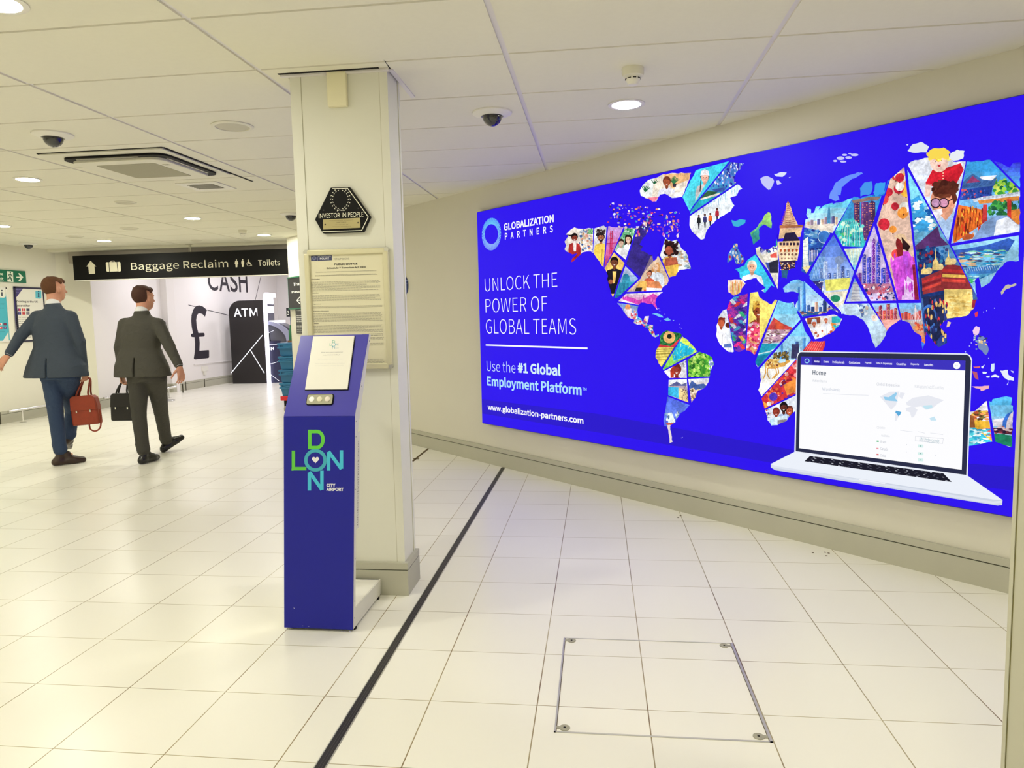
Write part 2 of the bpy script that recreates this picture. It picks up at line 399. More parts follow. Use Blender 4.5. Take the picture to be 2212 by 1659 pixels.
# ---- pillar with its plinth and the trim where it meets the ceiling
PX0, PX1, PY0, PY1 = -1.488, -1.0, 3.513, 3.715
mb = MB().box((PX0, PY0, .15), (PX1, PY1, Zc+.05))
mb.box((PX0-.002, PY0-.003, .17), (PX0+.052, PY0, Zc), mi=0).box((PX1-.038, PY0-.003, .17), (PX1+.002, PY0, Zc), mi=0)
mb.box((PX1, PY1-.022, .17), (PX1+.004, PY1+.003, Zc), mi=0).box((PX1, PY1-.026, .17), (PX1+.001, PY1-.022, Zc), mi=1)
mb.box((PX0+.052, PY0-.001, .17), (PX0+.0545, PY0, Zc), mi=1).box((PX1-.0405, PY0-.001, .17), (PX1-.038, PY0, Zc), mi=1)
struct('pillar', mb, [M['pillar'], mat('panel_seam', (186, 182, 156), .8)], bevel=.0015)
mb = MB().box((-1.51, 3.49, 0), (-.979, 3.732, .132)).box((-1.506, 3.494, .132), (-.983, 3.728, .137), mi=1).box((-1.51, 3.49, .137), (-.979, 3.732, .172))
struct('baseboard_pillar', mb, [M['skirt'], M['groove']], bevel=.001)
# cut ceiling panel round the pillar
mb = MB().box((-1.591, 3.4185, Zc), (-.421, 3.497, Zc+.009)).box((-1.591, 3.497, Zc), (-1.515, 4.0075, Zc+.009))
mb.box((-.992, 3.497, Zc), (-.421, 4.0075, Zc+.009)).box((-1.515, 3.73, Zc), (-.992, 4.0075, Zc+.009))
mb.box((-1.53, 3.488, Zc-.011), (-.985, 3.512, Zc-.002), mi=1)
mb.box((-1.535, 3.474, Zc-.003), (-1.03, 3.4875, Zc+.002), mi=2)
a, b_, c, d = onZ(839, 150, Zc-.004), onZ(848, 150, Zc-.004), onZ(897, 210, Zc-.004), onZ(888, 211, Zc-.004)
mb.add([(p.x, p.y, z) for z in (Zc-.006, Zc+.0) for p in (a, b_, c, d)], [(0,1,2,3),(4,5,6,7),(0,1,5,4),(1,2,6,5),(2,3,7,6),(3,0,4,7)], mi=1)
a, b_, c = onZ(829, 129, Zc), onZ(842, 149, Zc), onZ(871, 181, Zc)
mb.add([(p.x, p.y, Zc-.0015) for p in (a, b_, c)]+[(p.x, p.y, Zc+.01) for p in (a, b_, c)], [(0,1,2),(3,4,5),(0,1,4,3),(1,2,5,4),(2,0,3,5)], mi=2)
struct('trim_3', mb, [M['tile'], M['bar'], M['dark']])
# ---- end of a second pillar, close on the right
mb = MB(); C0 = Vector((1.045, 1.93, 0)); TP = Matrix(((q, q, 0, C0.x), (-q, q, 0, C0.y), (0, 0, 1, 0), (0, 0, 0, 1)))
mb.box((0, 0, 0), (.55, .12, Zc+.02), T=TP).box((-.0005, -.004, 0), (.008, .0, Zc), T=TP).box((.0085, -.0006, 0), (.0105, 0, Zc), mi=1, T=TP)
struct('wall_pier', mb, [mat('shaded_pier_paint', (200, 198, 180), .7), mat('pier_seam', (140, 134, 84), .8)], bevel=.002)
# ---- bolt marks on the floor by the wall
# ================================================================== CEILING FITTINGS
def downlight(x, y, label, far=False, z=Zc):
    t = thing('recessed_downlight', label, 'ceiling light', (x, y, z), 'round recessed downlights')
    MB().lathe([(.106, -.001), (.106, -.004), (.096, -.007), (.083, -.006), (.081, .0), (.081, .004)], (x, y, z), 40, cap=False).build('trim_ring', M['white'], t)
    MB().lathe([(.0, -.0052), (.081, -.0052), (.081, .003), (0, .003)], (x, y, z), 40, cap=False).build('diffuser', M['lampfar'] if far else M['lamp'], t)
for a in [(.176, 4.331, 'bright round downlight nearest the poster wall, below the smoke detector'),
          (-2.2, 2.545, 'bright round downlight cut off by the top left corner of the photo'),
          (-4.63, 5.53, 'bright round downlight left of the air conditioner, behind the dome camera'),
          (-7.08, 7.99, 'bright round downlight at the left edge of the photo, half cut off'),
          (-7.07, 9.79, 'bright round downlight above the left half of the baggage reclaim sign'),
          (-4.64, 7.98, 'bright round downlight behind the square air vent'),
          (-4.64, 9.78, 'bright round downlight nearest the right end of the baggage reclaim sign')]: downlight(*a)
# the same grid of lamps carries on outside the frame
for x, y in ((-7.08, 5.53), (-4.63, 2.545), (-7.08, 2.9), (.176, 1.75), (-2.2, -.2), (-4.63, -.2), (2.15, 1.7), (-2.2, -1.9), (.3, -1.9), (-7.1, .2)):
    downlight(x, y, 'round recessed downlight outside the view of the photo')
for x, y in ((-7.5, 12.6), (-7.6, 14.9), (-7.3, 16.6), (-5.6, 13.2), (-5.7, 15.4)):
    downlight(x, y, 'round recessed downlight beyond the baggage reclaim sign, above the frame', True, 2.85)
def speaker(px, py, label, r=.1, grl=True):
    p = onZ(px, py, Zc)
    t = thing('ceiling_speaker', label, 'ceiling speaker', p, 'round flat ceiling speakers')
    MB().lathe([(r*1.22, -.001), (r*1.22, -.005), (r*1.1, -.012), (r, -.010), (r*.98, -.002)], p, 36, cap=False).build('rim', M['offwhite'], t)
    MB().lathe([(0, -.0075), (r, -.006), (r, .0), (0, 0)], p, 36, cap=False).build('grille', M['grille'], t)
speaker(502, 272, 'round grey speaker in the ceiling, just left of the pillar', .102)
speaker(271, 437, 'round grey speaker behind the air conditioner', .082)
speaker(279, 493, 'round grey speaker between the two downlights over the baggage sign', .09)
speaker(162, 511, 'faint round speaker farthest back, left of the downlight over the sign', .09)
speaker(424, 519, 'small round speaker right above the hanger of the baggage sign', .07)
def dome(px, py, label, s=1.0):
    p = onZ(px, py, Zc)
    t = thing('dome_camera', label, 'security camera', p, 'dark dome cameras on the ceiling')
    MB().lathe([(.118*s, -.001), (.116*s, -.008), (.09*s, -.018), (.066*s, -.024), (.06*s, -.018)], p, 40, cap=False).build('mounting_ring', M['white'], t)
    prof = [(.058*s, -.018)]+[(.058*s*math.cos(a), -.022-.058*s*math.sin(a)) for a in np.linspace(0, math.pi/2-.05, 10)]+[(0, -.08*s)]
    MB().lathe(prof, p, 40, cap=False).build('dome', M['dome'], t)
dome(1063, 243, 'dark dome security camera right of the pillar')
dome(114, 290, 'dark dome security camera in front of the air conditioner, at the left')
dome(628, 462, 'dark dome security camera half hidden behind the pillar')
dome(61, 526, 'small dark dome camera high at the left wall, farthest back')
def detector(px, py, label, s=1):
    p = onZ(px, py, Zc)
    t = thing('smoke_detector', label, 'smoke detector', p, 'white smoke detectors')
    MB().lathe([(.052*s, 0), (.052*s, -.026*s), (.05*s, -.036*s), (.036*s, -.044*s)], p, 32).build('base', M['offwhite'], t)
    MB().lathe([(.035*s, -.04*s), (.035*s, -.052*s), (.031*s, -.058*s), (.022*s, -.074*s), (.016*s, -.076*s)], p, 32).build('sensor_head', M['white'], t)
    mb = MB()
    for k in range(9):
        a = k*math.tau/9
        T = Matrix.Translation(p) @ Matrix.Rotation(a, 4, 'Z')
        mb.box((.0345*s, -.008*s, -.051*s), (.0362*s, .008*s, -.047*s), T=T)
    mb.build('slot', M['dark'], t)
detector(1367, 148, 'white smoke detector above the bright downlight near the poster wall', 1.05)
detector(524, 497, 'small cream smoke detector far back, left of the pillar', 1.05)
# ---- ceiling cassette air conditioner
t = thing('air_conditioner', 'square white cassette air conditioner with dark air slots in the ceiling', 'air conditioner', (-3.4, 5.2, Zc))
x0, x1, y0, y1 = -3.87, -2.95, 4.74, 5.68
def rrect(x0, y0, x1, y1, r, n=6):
    o = []
    for cx, cy_, a0 in ((x1-r, y1-r, 0), (x0+r, y1-r, 90), (x0+r, y0+r, 180), (x1-r, y0+r, 270)):
        for k in range(n+1):
            a = math.radians(a0+90*k/n); o.append((cx+r*math.cos(a), cy_+r*math.sin(a)))
    return o
def slab(mb, poly, z0, z1, mi=0):
    n = len(poly)
    return mb.add([(x, y, z0) for x, y in poly]+[(x, y, z1) for x, y in poly], [list(range(n)), list(range(n, 2*n))]+[(i, (i+1) % n, n+(i+1) % n, n+i) for i in range(n)], mi)
slab(MB(), rrect(x0, y0, x1, y1, .01, 2), Zc-.012, Zc-.001).build('panel', M['offwhite'], t)
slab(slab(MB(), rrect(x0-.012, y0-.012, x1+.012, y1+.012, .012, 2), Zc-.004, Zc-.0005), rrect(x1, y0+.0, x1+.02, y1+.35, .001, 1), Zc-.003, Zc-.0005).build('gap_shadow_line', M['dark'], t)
slab(MB(), rrect(x0+.08, y0+.085, x1-.05, y1-.07, .09, 8), Zc-.026, Zc-.012).build('air_slot', M['black'], t)
slab(MB(), rrect(x0+.10, y0+.15, x1-.11, y1-.085, .09, 8), Zc-.045, Zc-.012).build('inner_cover', M['offwhite'], t, bevel=.006)
slab(MB(), rrect(x0+.24, y0+.25, x1-.22, y1-.2, .02, 3), Zc-.0465, Zc-.044).build('intake_grille', mat('intake_mesh', (172, 168, 146), .8, noise=.25, nscale=260), t)
mb = MB()
mb.box((x0+.2, y0+.105, Zc-.032), (x1-.25, y0+.118, Zc-.024)).box((x1-.09, y0+.2, Zc-.032), (x1-.078, y1-.2, Zc-.024))
mb.build('louvre', M['alu'], t)
MB().box((x1-.19, y0+.3, Zc-.0475), (x1-.15, y0+.34, Zc-.044)).build('badge', M['grille'], t)
# ---- square air vent
t = thing('air_vent', 'small square white air vent with dark slats behind the air conditioner', 'air vent', (-3.42, 6.14, Zc))
x0, x1, y0, y1 = -3.61, -3.232, 5.96, 6.32
mb = MB()
mb.box((x0, y0, Zc-.009), (x1, y0+.07, Zc)).box((x0, y1-.07, Zc-.009), (x1, y1, Zc)).box((x0, y0+.07, Zc-.009), (x0+.07, y1-.07, Zc)).box((x1-.07, y0+.07, Zc-.009), (x1, y1-.07, Zc))
mb.build('frame', M['white'], t, bevel=.003)
MB().box((x0+.06, y0+.06, Zc-.001), (x1-.06, y1-.06, Zc+.004)).build('duct', M['dark'], t)
for k in range(6):
    yy = y0+.085+k*.036
    MB().box((x0+.07, -.014, -.001), (x1-.07, .014, .001), T=Matrix.Translation((0, yy, Zc-.006)) @ Matrix.Rotation(.6, 4, 'X')).build('slat', M['white'], t)

# ================================================================== HANGING SIGN
Ys = 10.56
TLs, TRs = onY(156, 551, Ys), onY(620, 538, Ys)
sx0, sx1, sz0, sz1 = TLs.x, onY(621, 590, Ys).x, 2.118, 2.497
t = thing('overhead_sign', 'long black hanging sign reading Baggage Reclaim and Toilets with an up arrow', 'sign', ((sx0+sx1)/2, Ys, sz1))
MB().box((sx0, Ys, sz0), (sx1, Ys+.11, sz1)).build('sign_box', M['black'], t, bevel=.004)
MB().box((sx0+.02, Ys+.005, sz0-.012), (sx1, Ys+.1, sz0)).build('light_strip', M['white'], t)
h = onY(411, 530, Ys+.05)
MB().tube([(h.x, Ys+.05, sz1), (h.x, Ys+.05, Zc)], .006).tube([(h.x-.03, Ys+.05, sz1), (h.x-.02, Ys+.05, Zc)], .004).box((h.x-.07, Ys+.02, Zc-.006), (h.x+.03, Ys+.08, Zc)).build('hanger', M['grille'], t)
a = Art((0, Ys, 0), (1, 0, 0), (0, 0, 1)); inkw = (222, 216, 190)
def za(x, y): return (150+x*300/2212, 500+y*300/2212)      # reading positions off an enlarged crop
a.poly([za(*p) for p in ((336,465),(428,558),(400,558),(410,672),(312,676),(300,562),(270,560))], inkw)
for pp in (((580,500),(592,490),(622,490),(636,640),(604,642),(590,630)), ((632,488),(752,486),(768,636),(646,640)), ((762,486),(800,484),(812,498),(820,628),(808,638),(778,638))): a.poly([za(*p) for p in pp], inkw)
a.path([za(*p) for p in ((660,492),(662,470),(712,468),(718,490))], 1.3*.0, inkw) if False else None
for pp in (((655,492),(657,466),(716,464),(720,490),(710,490),(707,474),(668,476),(667,491)),): a.poly([za(*p) for p in pp], inkw)
a.text('Baggage Reclaim', (284, 588.5), (492, 560), inkw, off=0)
def zb(x, y): return (440+x*240/2212, 500+y*240/2212)
def figure(cx, top, bot, skirt):
    hgt = bot-top
    a.disc(zb(cx, top+hgt*.07), 1.3, inkw)
    a.poly([zb(cx-22, top+.17*hgt), zb(cx+22, top+.17*hgt), zb(cx+(38 if skirt else 30), top+.5*hgt), zb(cx+(22 if skirt else 20), top+.62*hgt), zb(cx+16, bot), zb(cx-16, bot), zb(cx-(20 if skirt else 20), top+.62*hgt), zb(cx-(36 if skirt else 30), top+.5*hgt)], inkw)
figure(653, 558, 712, True); figure(777, 552, 706, False)
a.disc(zb(888, 570), 1.2, inkw)
a.ring(zb(902, 645), 5.0, 4.2, inkw, a0=20, a1=250, n=24)
a.path([zb(888, 585), zb(898, 638), zb(930, 640), zb(958, 680)], 1.5, inkw); a.line(zb(892, 612), zb(925, 614), 1.0, inkw)
a.text('Toilets', (558, 574.5), (604.5, 559.5), inkw, off=-.002)
a.build('lettering', M['print'], t)

# ================================================================== THINGS ON THE PILLAR
t = thing('junction_cover', 'yellowed blank box cover at the top of the pillar', 'cover box', onY(730, 190, PY0))
p, r_ = onY(707, 153, PY0), onY(750, 229, PY0-.02)
MB().box((p.x+.003, PY0-.028, r_.z), (r_.x, PY0, p.z-.012)).build('box_cover', mat('yellowed_plastic', (238, 232, 198), .5, noise=.06, nscale=8), t, bevel=.004)
# plaque
t = thing('award_plaque', 'black six-sided plaque reading INVESTOR IN PEOPLE on the pillar', 'plaque', onY(740, 455, PY0))
pf = PY0-.022
hexp = [onY(x, y, pf) for x, y in ((714,405),(755,404),(800,468),(785,501),(697,504),(680,474))]
MB().prism([(p.x, p.z) for p in hexp], pf, PY0).build('block', M['black'], t, bevel=.003)
a = Art((0, pf, 0), (1, 0, 0), (0, 0, 1), lift=.0006)
hw = (236, 234, 214)
a.path([(718, 407.5), (751, 406.8), (795.5, 468.5), (781.5, 497.8), (696.5, 500.5)], 1.6, hw)
a.text('INVESTOR IN PEOPLE', (689, 471.5), (785, 457.5), hw, off=-.004, fn=None)
cxp, cyp = 735.5, 431
for sgn in (-1, 1):
    for k in range(9):
        an = math.radians(100+k*18.5) if sgn < 0 else math.radians(80-k*18.5)
        bx, by = cxp+19*math.cos(an), cyp-22*math.sin(an)
        tx, ty = -math.sin(an)*(-sgn), -math.cos(an)*(-sgn)
        for o_ in (-1, 1):
            dx, dy = tx*3.4+math.cos(an)*1.6*o_, ty*3.4-math.sin(an)*1.6*o_
            nx, ny = -dy*.28, dx*.28
            ox, oy = bx+math.cos(an)*1.2*o_, by-math.sin(an)*1.2*o_
            a.poly([(ox, oy), (ox+dx*.5+nx, oy+dy*.5+ny), (ox+dx, oy+dy), (ox+dx*.5-nx, oy+dy*.5-ny)], hw)
a.path([(728, 456), (733, 453.2), (738, 454.5), (743, 453), (745, 455)], 1.2, hw)
a.disc((699, 454), 1.6, (44, 42, 40)); a.disc((774, 450), 1.6, (44, 42, 40))
a.build('engraving', M['print'], t)
pl = [onY(x, y, pf) for x, y in ((698,474.5),(778,470.5),(779,492),(698.5,496))]
MB().prism([(p.x, p.z) for p in pl], pf-.003, pf).build('name_plate', mat('brass_plate', (178, 166, 118), .35, metal=.5), t)
a = Art((0, pf-.003, 0), (1, 0, 0), (0, 0, 1), lift=.0004); dk = (60, 52, 34)
a.text('IMMIGRATION AND NATIONALITY', (712, 477.8), (763, 474.6), dk); a.text('DIRECTORATE', (727, 482), (748, 479), dk)
a.text('ACHIEVED IN', (724, 486), (752, 484), dk); a.text('IMMIGRATION SERVICE', (718, 490.5), (758, 488), dk)
a.disc((702.5, 485), 1.7, dk); a.disc((773.5, 481), 1.7, dk); a.build('engraving', M['print'], t)
# ---- public notice in a snap frame
t = thing('public_notice', 'tall snap frame with a printed public notice on the pillar', 'notice board', onY(745, 660, PY0))
nf = PY0-.03
TL, TR, BR = onY(655, 545, nf), onY(834, 533, nf), onY(850, 796, nf)
nx0, nx1, nz1, nz0 = TL.x, (TR.x+BR.x)/2, (TL.z+TR.z)/2+.004, BR.z
MB().box((nx0+.01, nf+.017, nz0+.01), (nx1-.01, PY0, nz1-.01)).build('back_board', M['offwhite'], t)
fr = M['alu2'] = mat('champagne_frame', (214, 208, 174), .35, metal=.15)
wd = .028
MB().box((nx0+wd*.6, nf, nz1-wd), (nx1-wd*.6, nf+.02, nz1)).build('frame_rail', fr, t, bevel=.006)
MB().box((nx0+wd*.6, nf, nz0), (nx1-wd*.6, nf+.02, nz0+wd)).build('frame_rail', fr, t, bevel=.006)
MB().box((nx0, nf, nz0+wd*.6), (nx0+wd, nf+.02, nz1-wd*.6)).build('frame_rail', fr, t, bevel=.006)
MB().box((nx1-wd, nf, nz0+wd*.6), (nx1, nf+.02, nz1-wd*.6)).build('frame_rail', fr, t, bevel=.006)
for cx_, cz_ in ((nx0+.012, nz1-.012), (nx1-.012, nz1-.012), (nx0+.012, nz0+.012), (nx1-.012, nz0+.012)):
    MB().lathe([(.0, -.0), (.014, 0), (.014, .02), (0, .02)], (0, 0, 0), 20, T=Matrix.Translation((cx_, nf+.022, cz_)) @ Matrix.Rotation(math.pi/2, 4, 'X'), cap=False).build('corner_cap', M['alu'], t)
pz = nf+.0135
MB().box((nx0+wd-.004, pz-.001, nz0+wd-.004), (nx1-wd+.004, pz+.002, nz1-wd+.004)).build('paper', mat('notice_paper', (226, 220, 190), .5, coat=.3), t)
a = Art((0, pz-.001, 0), (1, 0, 0), (0, 0, 1), lift=.0004)
def zn(x, y): return (600+x*300/1310, 520+y*300/1310)
def fit(s, x0, y0, x1, y1, c=(44, 40, 34), **k): a.text(s, zn(x0, y1), zn(x1, y0), c, **k)
a.poly([zn(312,137), zn(510,130), zn(512,184), zn(315,192)], (62, 66, 104)); 
a.disc(zn(344, 163), 4.6, (112, 116, 150), 1); a.disc(zn(344, 163), 2.6, (84, 88, 126), 2)
a.line(zn(374, 136), zn(376, 188), .5, (190, 192, 206), 1)
fit('METROPOLITAN', 381, 138, 500, 156, (206, 208, 216), layer=1); fit('POLICE', 398, 158, 484, 179, (228, 228, 230), layer=1, off=.012)
fit('TOTAL POLICING', 527, 160, 674, 182, (70, 68, 70)); fit('PUBLIC NOTICE', 531, 207, 752, 233, off=.02); fit('Schedule 7 Terrorism Act 2000', 460, 239, 832, 268, off=.014)
gy = (158, 152, 134)
def tl(x0, y0, x1, y1, n, c=gy, seed=0): textlines(a, zn(x0, y1), zn(x1, y0), n, c, seed)
tl(358, 276, 936, 304, 2, seed=1); tl(350, 308, 948, 338, 2, (110, 104, 90), 2)
for y_, s_, n_, x_ in ((358, 'Examination', 9, 318), (487, 'Detention', 6, 328), (592, 'Legal Advice', 3, 332), (659, 'Production of documents', 8, 336), (775, 'Search', 7, 343)):
    w_ = {'Examination': 78, 'Detention': 58, 'Legal Advice': 76, 'Production of documents': 146, 'Search': 42}[s_]
    fit(s_, x_, y_, x_+w_, y_+11, (50, 46, 38), off=.012)
    tl(x_, y_+12, x_+655, y_+12+n_*12.3, n_, seed=y_)
tl(800, 870, 996, 900, 2, seed=31); tl(800, 905, 1000, 940, 3, seed=32); tl(800, 960, 1003, 992, 3, seed=33); tl(800, 1110, 1005, 1160, 4, seed=34)
a.build('notice_print', M['print'], t)

# ================================================================== FEEDBACK KIOSK
KX0, KX1, KY = -1.447, -1.118, 3.052
kt = onY(727, 721.5, 3.24); KZ1, KYT, KZB = 1.352, 3.24, .995
t = thing('feedback_kiosk', 'blue and white free-standing customer feedback kiosk in front of the pillar', 'kiosk', (-1.28, KY, 0))
MB().box((KX0, KY, .012), (KX1, KY+.006, KZB)).build('front_panel', M['kblue'], t, bevel=.001)
L_ = math.hypot(KYT-KY, KZ1-KZB); ang = math.atan2(KYT-KY, KZ1-KZB)
TS = Matrix.Translation((0, KY, KZB)) @ Matrix.Rotation(-ang, 4, 'X')     # local x right, y into, z up the slope
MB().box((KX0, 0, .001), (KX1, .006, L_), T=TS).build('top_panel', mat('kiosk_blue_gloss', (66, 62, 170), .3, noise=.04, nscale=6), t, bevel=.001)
for sx_, nm in ((KX0, 'side_panel'), (KX1-.008, 'side_panel')):
    prof = [(KY+.003, .012), (KY+.003, KZB), (KYT+.002, KZ1), (KYT+.03, KZ1-.004), (KY+.05, KZB-.06), (KY+.032, KZB-.1), (KY+.032, .1), (3.475, .092), (3.475, .012)]
    MB().add([(sx_, y_, z_) for y_, z_ in prof]+[(sx_+.008, y_, z_) for y_, z_ in prof], [list(range(9)), list(range(9, 18))]+[(i, (i+1) % 9, 9+(i+1) % 9, 9+i) for i in range(9)]).build(nm, M['kgrey'], t)
MB().box((KX0+.008, KY+.03, .082), (KX1-.008, 3.475, .09)).box((KX0+.008, 3.468, .012), (KX1-.008, 3.475, .09)).build('base_plate', M['white'], t)
MB().box((KX0+.01, KY+.028, .09), (KX1-.01, KY+.032, KZB)).build('back_panel', M['white'], t)
for fx, fy in ((KX0+.03, KY+.04), (KX1-.02, KY+.04), (KX0+.03, 3.44), (KX1-.02, 3.44)):
    MB().lathe([(.018, 0), (.018, .008), (.008, .009), (.008, .013)], (fx, fy, 0), 16).build('foot', M['black'], t)
for z_ in (.06, .14, .34, .66, .9, .97):
    MB().lathe([(.003, 0), (.003, .0015), (.0, .002)], n=10, T=Matrix.Translation((KX1, KY+.018, z_)) @ Matrix.Rotation(math.pi/2, 4, 'Y'), cap=False).build('screw', M['steel'], t)
for y_, z_ in ((KY+.09, 1.12), (KYT+.008, 1.32)):
    MB().lathe([(.003, 0), (.003, .0015), (.0, .002)], n=10, T=Matrix.Translation((KX1, y_, z_)) @ Matrix.Rotation(math.pi/2, 4, 'Y'), cap=False).build('screw', M['steel'], t)
# side banner with the web address
sb = MB().box((KX1-.004, KY+.032, .47), (KX1-.001, KY+.078, .915)).build('address_plate', M['kgrey'], t)
a = Art((KX1-.001, 0, 0), (0, 0, 1), (0, -1, 0), lift=.0004)
a.text('londoncityairport.com', (.485, -(KY+.062)), (.875, -(KY+.047)), (60, 58, 62), px=False); a.build('address_lettering', M['print'], t)
# logo on the front
def lo(x, y): return (590+x*.4220, 700+y*.4220)
def logo(a, T_, wd, gr, cyan, mid, white, heart):
    def P(x, y): return T_(x, y)
    a.path([P(104, 648), P(104, 740), P(170, 740)], wd, gr); a.poly([P(94,740),P(94,750),P(104,750),P(104,740)], gr)
    # D
    pts = [P(188, 632)]+[P(225+31*math.cos(t_), 591+41*math.sin(t_)) for t_ in np.linspace(math.pi/2, -math.pi/2, 14)]+[P(188, 550)]
    a.path(pts, wd, mid); a.line(P(188, 541), P(188, 641), wd, mid); a.line(P(179, 550), P(225, 550), wd, mid); a.line(P(188, 632), P(225, 632), wd, mid)
    # O
    c0 = P(217, 697); rx = abs(P(217+58, 697)[0]-c0[0])
    a.ring(c0, rx, rx-wd, (60, 168, 190))
    # N right
    for q_, cc in ((((284, 750), (284, 655)), cyan), (((350, 740), (350, 646)), cyan), (((284, 652), (350, 742)), cyan)): a.line(P(*q_[0]), P(*q_[1]), wd, cc)
    for q_ in (((186, 852), (186, 760)), ((250, 848), (250, 750)), ((186, 757), (250, 848))): a.line(P(*q_[0]), P(*q_[1]), wd, cyan)
a = Art((0, KY, 0), (1, 0, 0), (0, 0, 1), lift=.0006)
logo(a, lo, 7.4, (92, 196, 62), (64, 190, 222), (96, 204, 60), None, None)
hp = []
for k in range(30):
    t_ = math.tau*k/30; hp.append(lo(217+1.15*16*math.sin(t_)**3, 694-1.15*(13*math.cos(t_)-5*math.cos(2*t_)-2*math.cos(3*t_)-math.cos(4*t_))))
a.poly(hp, (236, 234, 238)); a.text('CITY', lo(274, 833), lo(319, 817), (232, 232, 240), off=.02); a.text('AIRPORT', lo(273, 854), lo(360, 838), (232, 232, 240), off=.02)
for sx_, sy_, w_ in ((104, 1455, 3), (180, 1548, 2), (150, 1545, 1.5), (285, 1576, 2.5), (348, 1574, 3), (362, 1574, 2.4), (388, 1575, 5)):
    p_ = lo(sx_, sy_); a.poly([(p_[0], p_[1]-w_*.5), (p_[0]+w_, p_[1]-w_*.3), (p_[0]+w_*.6, p_[1]+w_*.5)], (180, 178, 214))
a.build('lettering', M['print'], t)
# paper sign and button pad on the slope
def slo(px, py, off=0):
    n = TS.to_3x3() @ Vector((0, -1, 0)); o = TS @ Vector((0, 0, 0)); return on(px, py, o+n*off, n)
def sl_loc(px, py): return TS.inverted() @ slo(px, py)
pp = [sl_loc(*p) for p in ((682, 727.4), (769.4, 727.4), (748.3, 842.2), (656.3, 842.2))]
px0, px1 = (pp[0].x+pp[3].x)/2, (pp[1].x+pp[2].x)/2; pz1, pz0 = (pp[0].z+pp[1].z)/2, (pp[2].z+pp[3].z)/2
MB().box((px0, -.008, pz0), (px1, 0, pz1), T=TS).build('paper_holder', M['white'], t)
MB().box((px0-.002, -.003, pz0-.003), (px1+.003, -.0005, pz1), T=TS).build('holder_edge', M['black'], t)
o_ = TS @ Vector((0, -.008, 0)); a = Art(o_, (1, 0, 0), TS.to_3x3() @ Vector((0, 0, 1)), lift=.0005)
def sp(x, y): return (600+x*300/1310, 520+y*300/1310)
def lg2(x, y): return sp(488+(x-94)*.317, 940+(y-541)*.25)
logo(a, lg2, .75, (110, 184, 150), (90, 160, 180), (100, 180, 150), None, None)
a.text('CITY AIRPORT', sp(540, 1017), sp(576, 1010), (120, 150, 170))
a.text('How was your customer', sp(411, 1060), sp(616, 1046), (96, 96, 110)); a.text('experience today?', sp(428, 1084), sp(588, 1070), (96, 96, 110))
a.text('We would love to hear your thoughts', sp(378, 1124), sp(622, 1112), (214, 214, 212)); a.text('Please push the button below or continue', sp(350, 1164), sp(634, 1152), (200, 200, 200)); a.text('on your mobile by scanning the code', sp(352, 1184), sp(622, 1172), (210, 210, 206))
a.build('paper_print', M['print'], t)
bp_ = [sl_loc(*p) for p in ((666.5, 854), (720.5, 854), (717.5, 873.8), (663.2, 873.8))]
bx0, bx1, bz1, bz0 = bp_[3].x, bp_[1].x, bp_[0].z, bp_[2].z
TB = TS @ Matrix.Rotation(math.pi/2, 4, 'X')
def rslab(x0, z0, x1, z1, r, y0, y1, T):
    o = rrect(x0, z0, x1, z1, r, 5); return MB().prism(o, y0, y1, T=T)
rslab(bx0-.004, bz0-.003, bx1+.004, bz1+.004, .009, -.004, 0, TS).build('button_bezel', M['black'], t)
rslab(bx0, bz0, bx1, bz1, .007, -.009, 0, TS).build('button_pad', mat('button_pad', (168, 166, 142), .4), t, bevel=.001)
for k, c_ in enumerate(((250, 250, 246), (222, 216, 190), (226, 216, 204))):
    cxk = bx0+(bx1-bx0)*(.19+.31*k); czk = (bz0+bz1)/2
    MB().lathe([(0, .013), (.0105, .0125), (.0125, .011), (.0125, .008)], n=24, T=TS @ Matrix.Translation((cxk, 0, czk)) @ Matrix.Rotation(math.pi/2, 4, 'X'), cap=False).build('button', mat('button_face', c_, .4), t)

for ch in t.children:          # the stand leans a little to the right
    if ch.name.split('.')[0] in ('front_panel', 'top_panel', 'side_panel', 'base_plate', 'back_panel', 'screw', 'address_plate', 'address_lettering'):
        for v in ch.data.vertices: v.co.x += .052*v.co.z-.006
# ================================================================== ACCESS COVER IN THE FLOOR
t = thing('access_cover', 'square tiled access cover set in the floor with a metal edge', 'floor hatch', (.2, 2.7, 0))
hx0, hx1, hy0, hy1 = -.163, .562, 2.337, 3.062
e = .006
MB().box((hx0, hy0, 0), (hx0+e, hy1, .0022)).box((hx1-e*1.6, hy0, 0), (hx1, hy1, .0022)).box((hx0, hy0, 0), (hx1, hy0+e, .0022)).box((hx0, hy1-.004, 0), (hx1, hy1, .0018)).build('edge_frame', M['alu'], t)
MB().box((hx0+e, hy0+e, 0), (hx0+e+.0025, hy1, .0012)).box((hx1-e*1.6-.002, hy0, 0), (hx1-e*1.6, hy1, .0012)).box((hx0, hy0+e, 0), (hx1, hy0+e+.002, .0012)).build('edge_gap', mat('grimy_gap', (96, 84, 52), .9), t)
lk = mat('lifting_point', (176, 172, 146), .5, metal=.3, noise=.3, nscale=80)
for cx_, cy_ in ((hx0+.035, hy0+.03), (hx1-.04, hy0+.032), (hx0+.035, hy1-.024), (hx1-.04, hy1-.026)):
    c = MB().lathe([(.019, .0005), (.019, .0022), (.0, .0026)], (cx_, cy_, 0), 20, cap=False).box((cx_-.016 if cx_ > 0 else cx_-.03, cy_-.008, .0005), (cx_+.03 if cx_ > 0 else cx_+.016, cy_+.008, .002)).build('lifting_point', lk, t)
    MB().lathe([(.0045, .002), (.0045, .0032), (0, .0034)], (cx_, cy_, 0), 12, cap=False).build('keyhole', M['dark'], c)

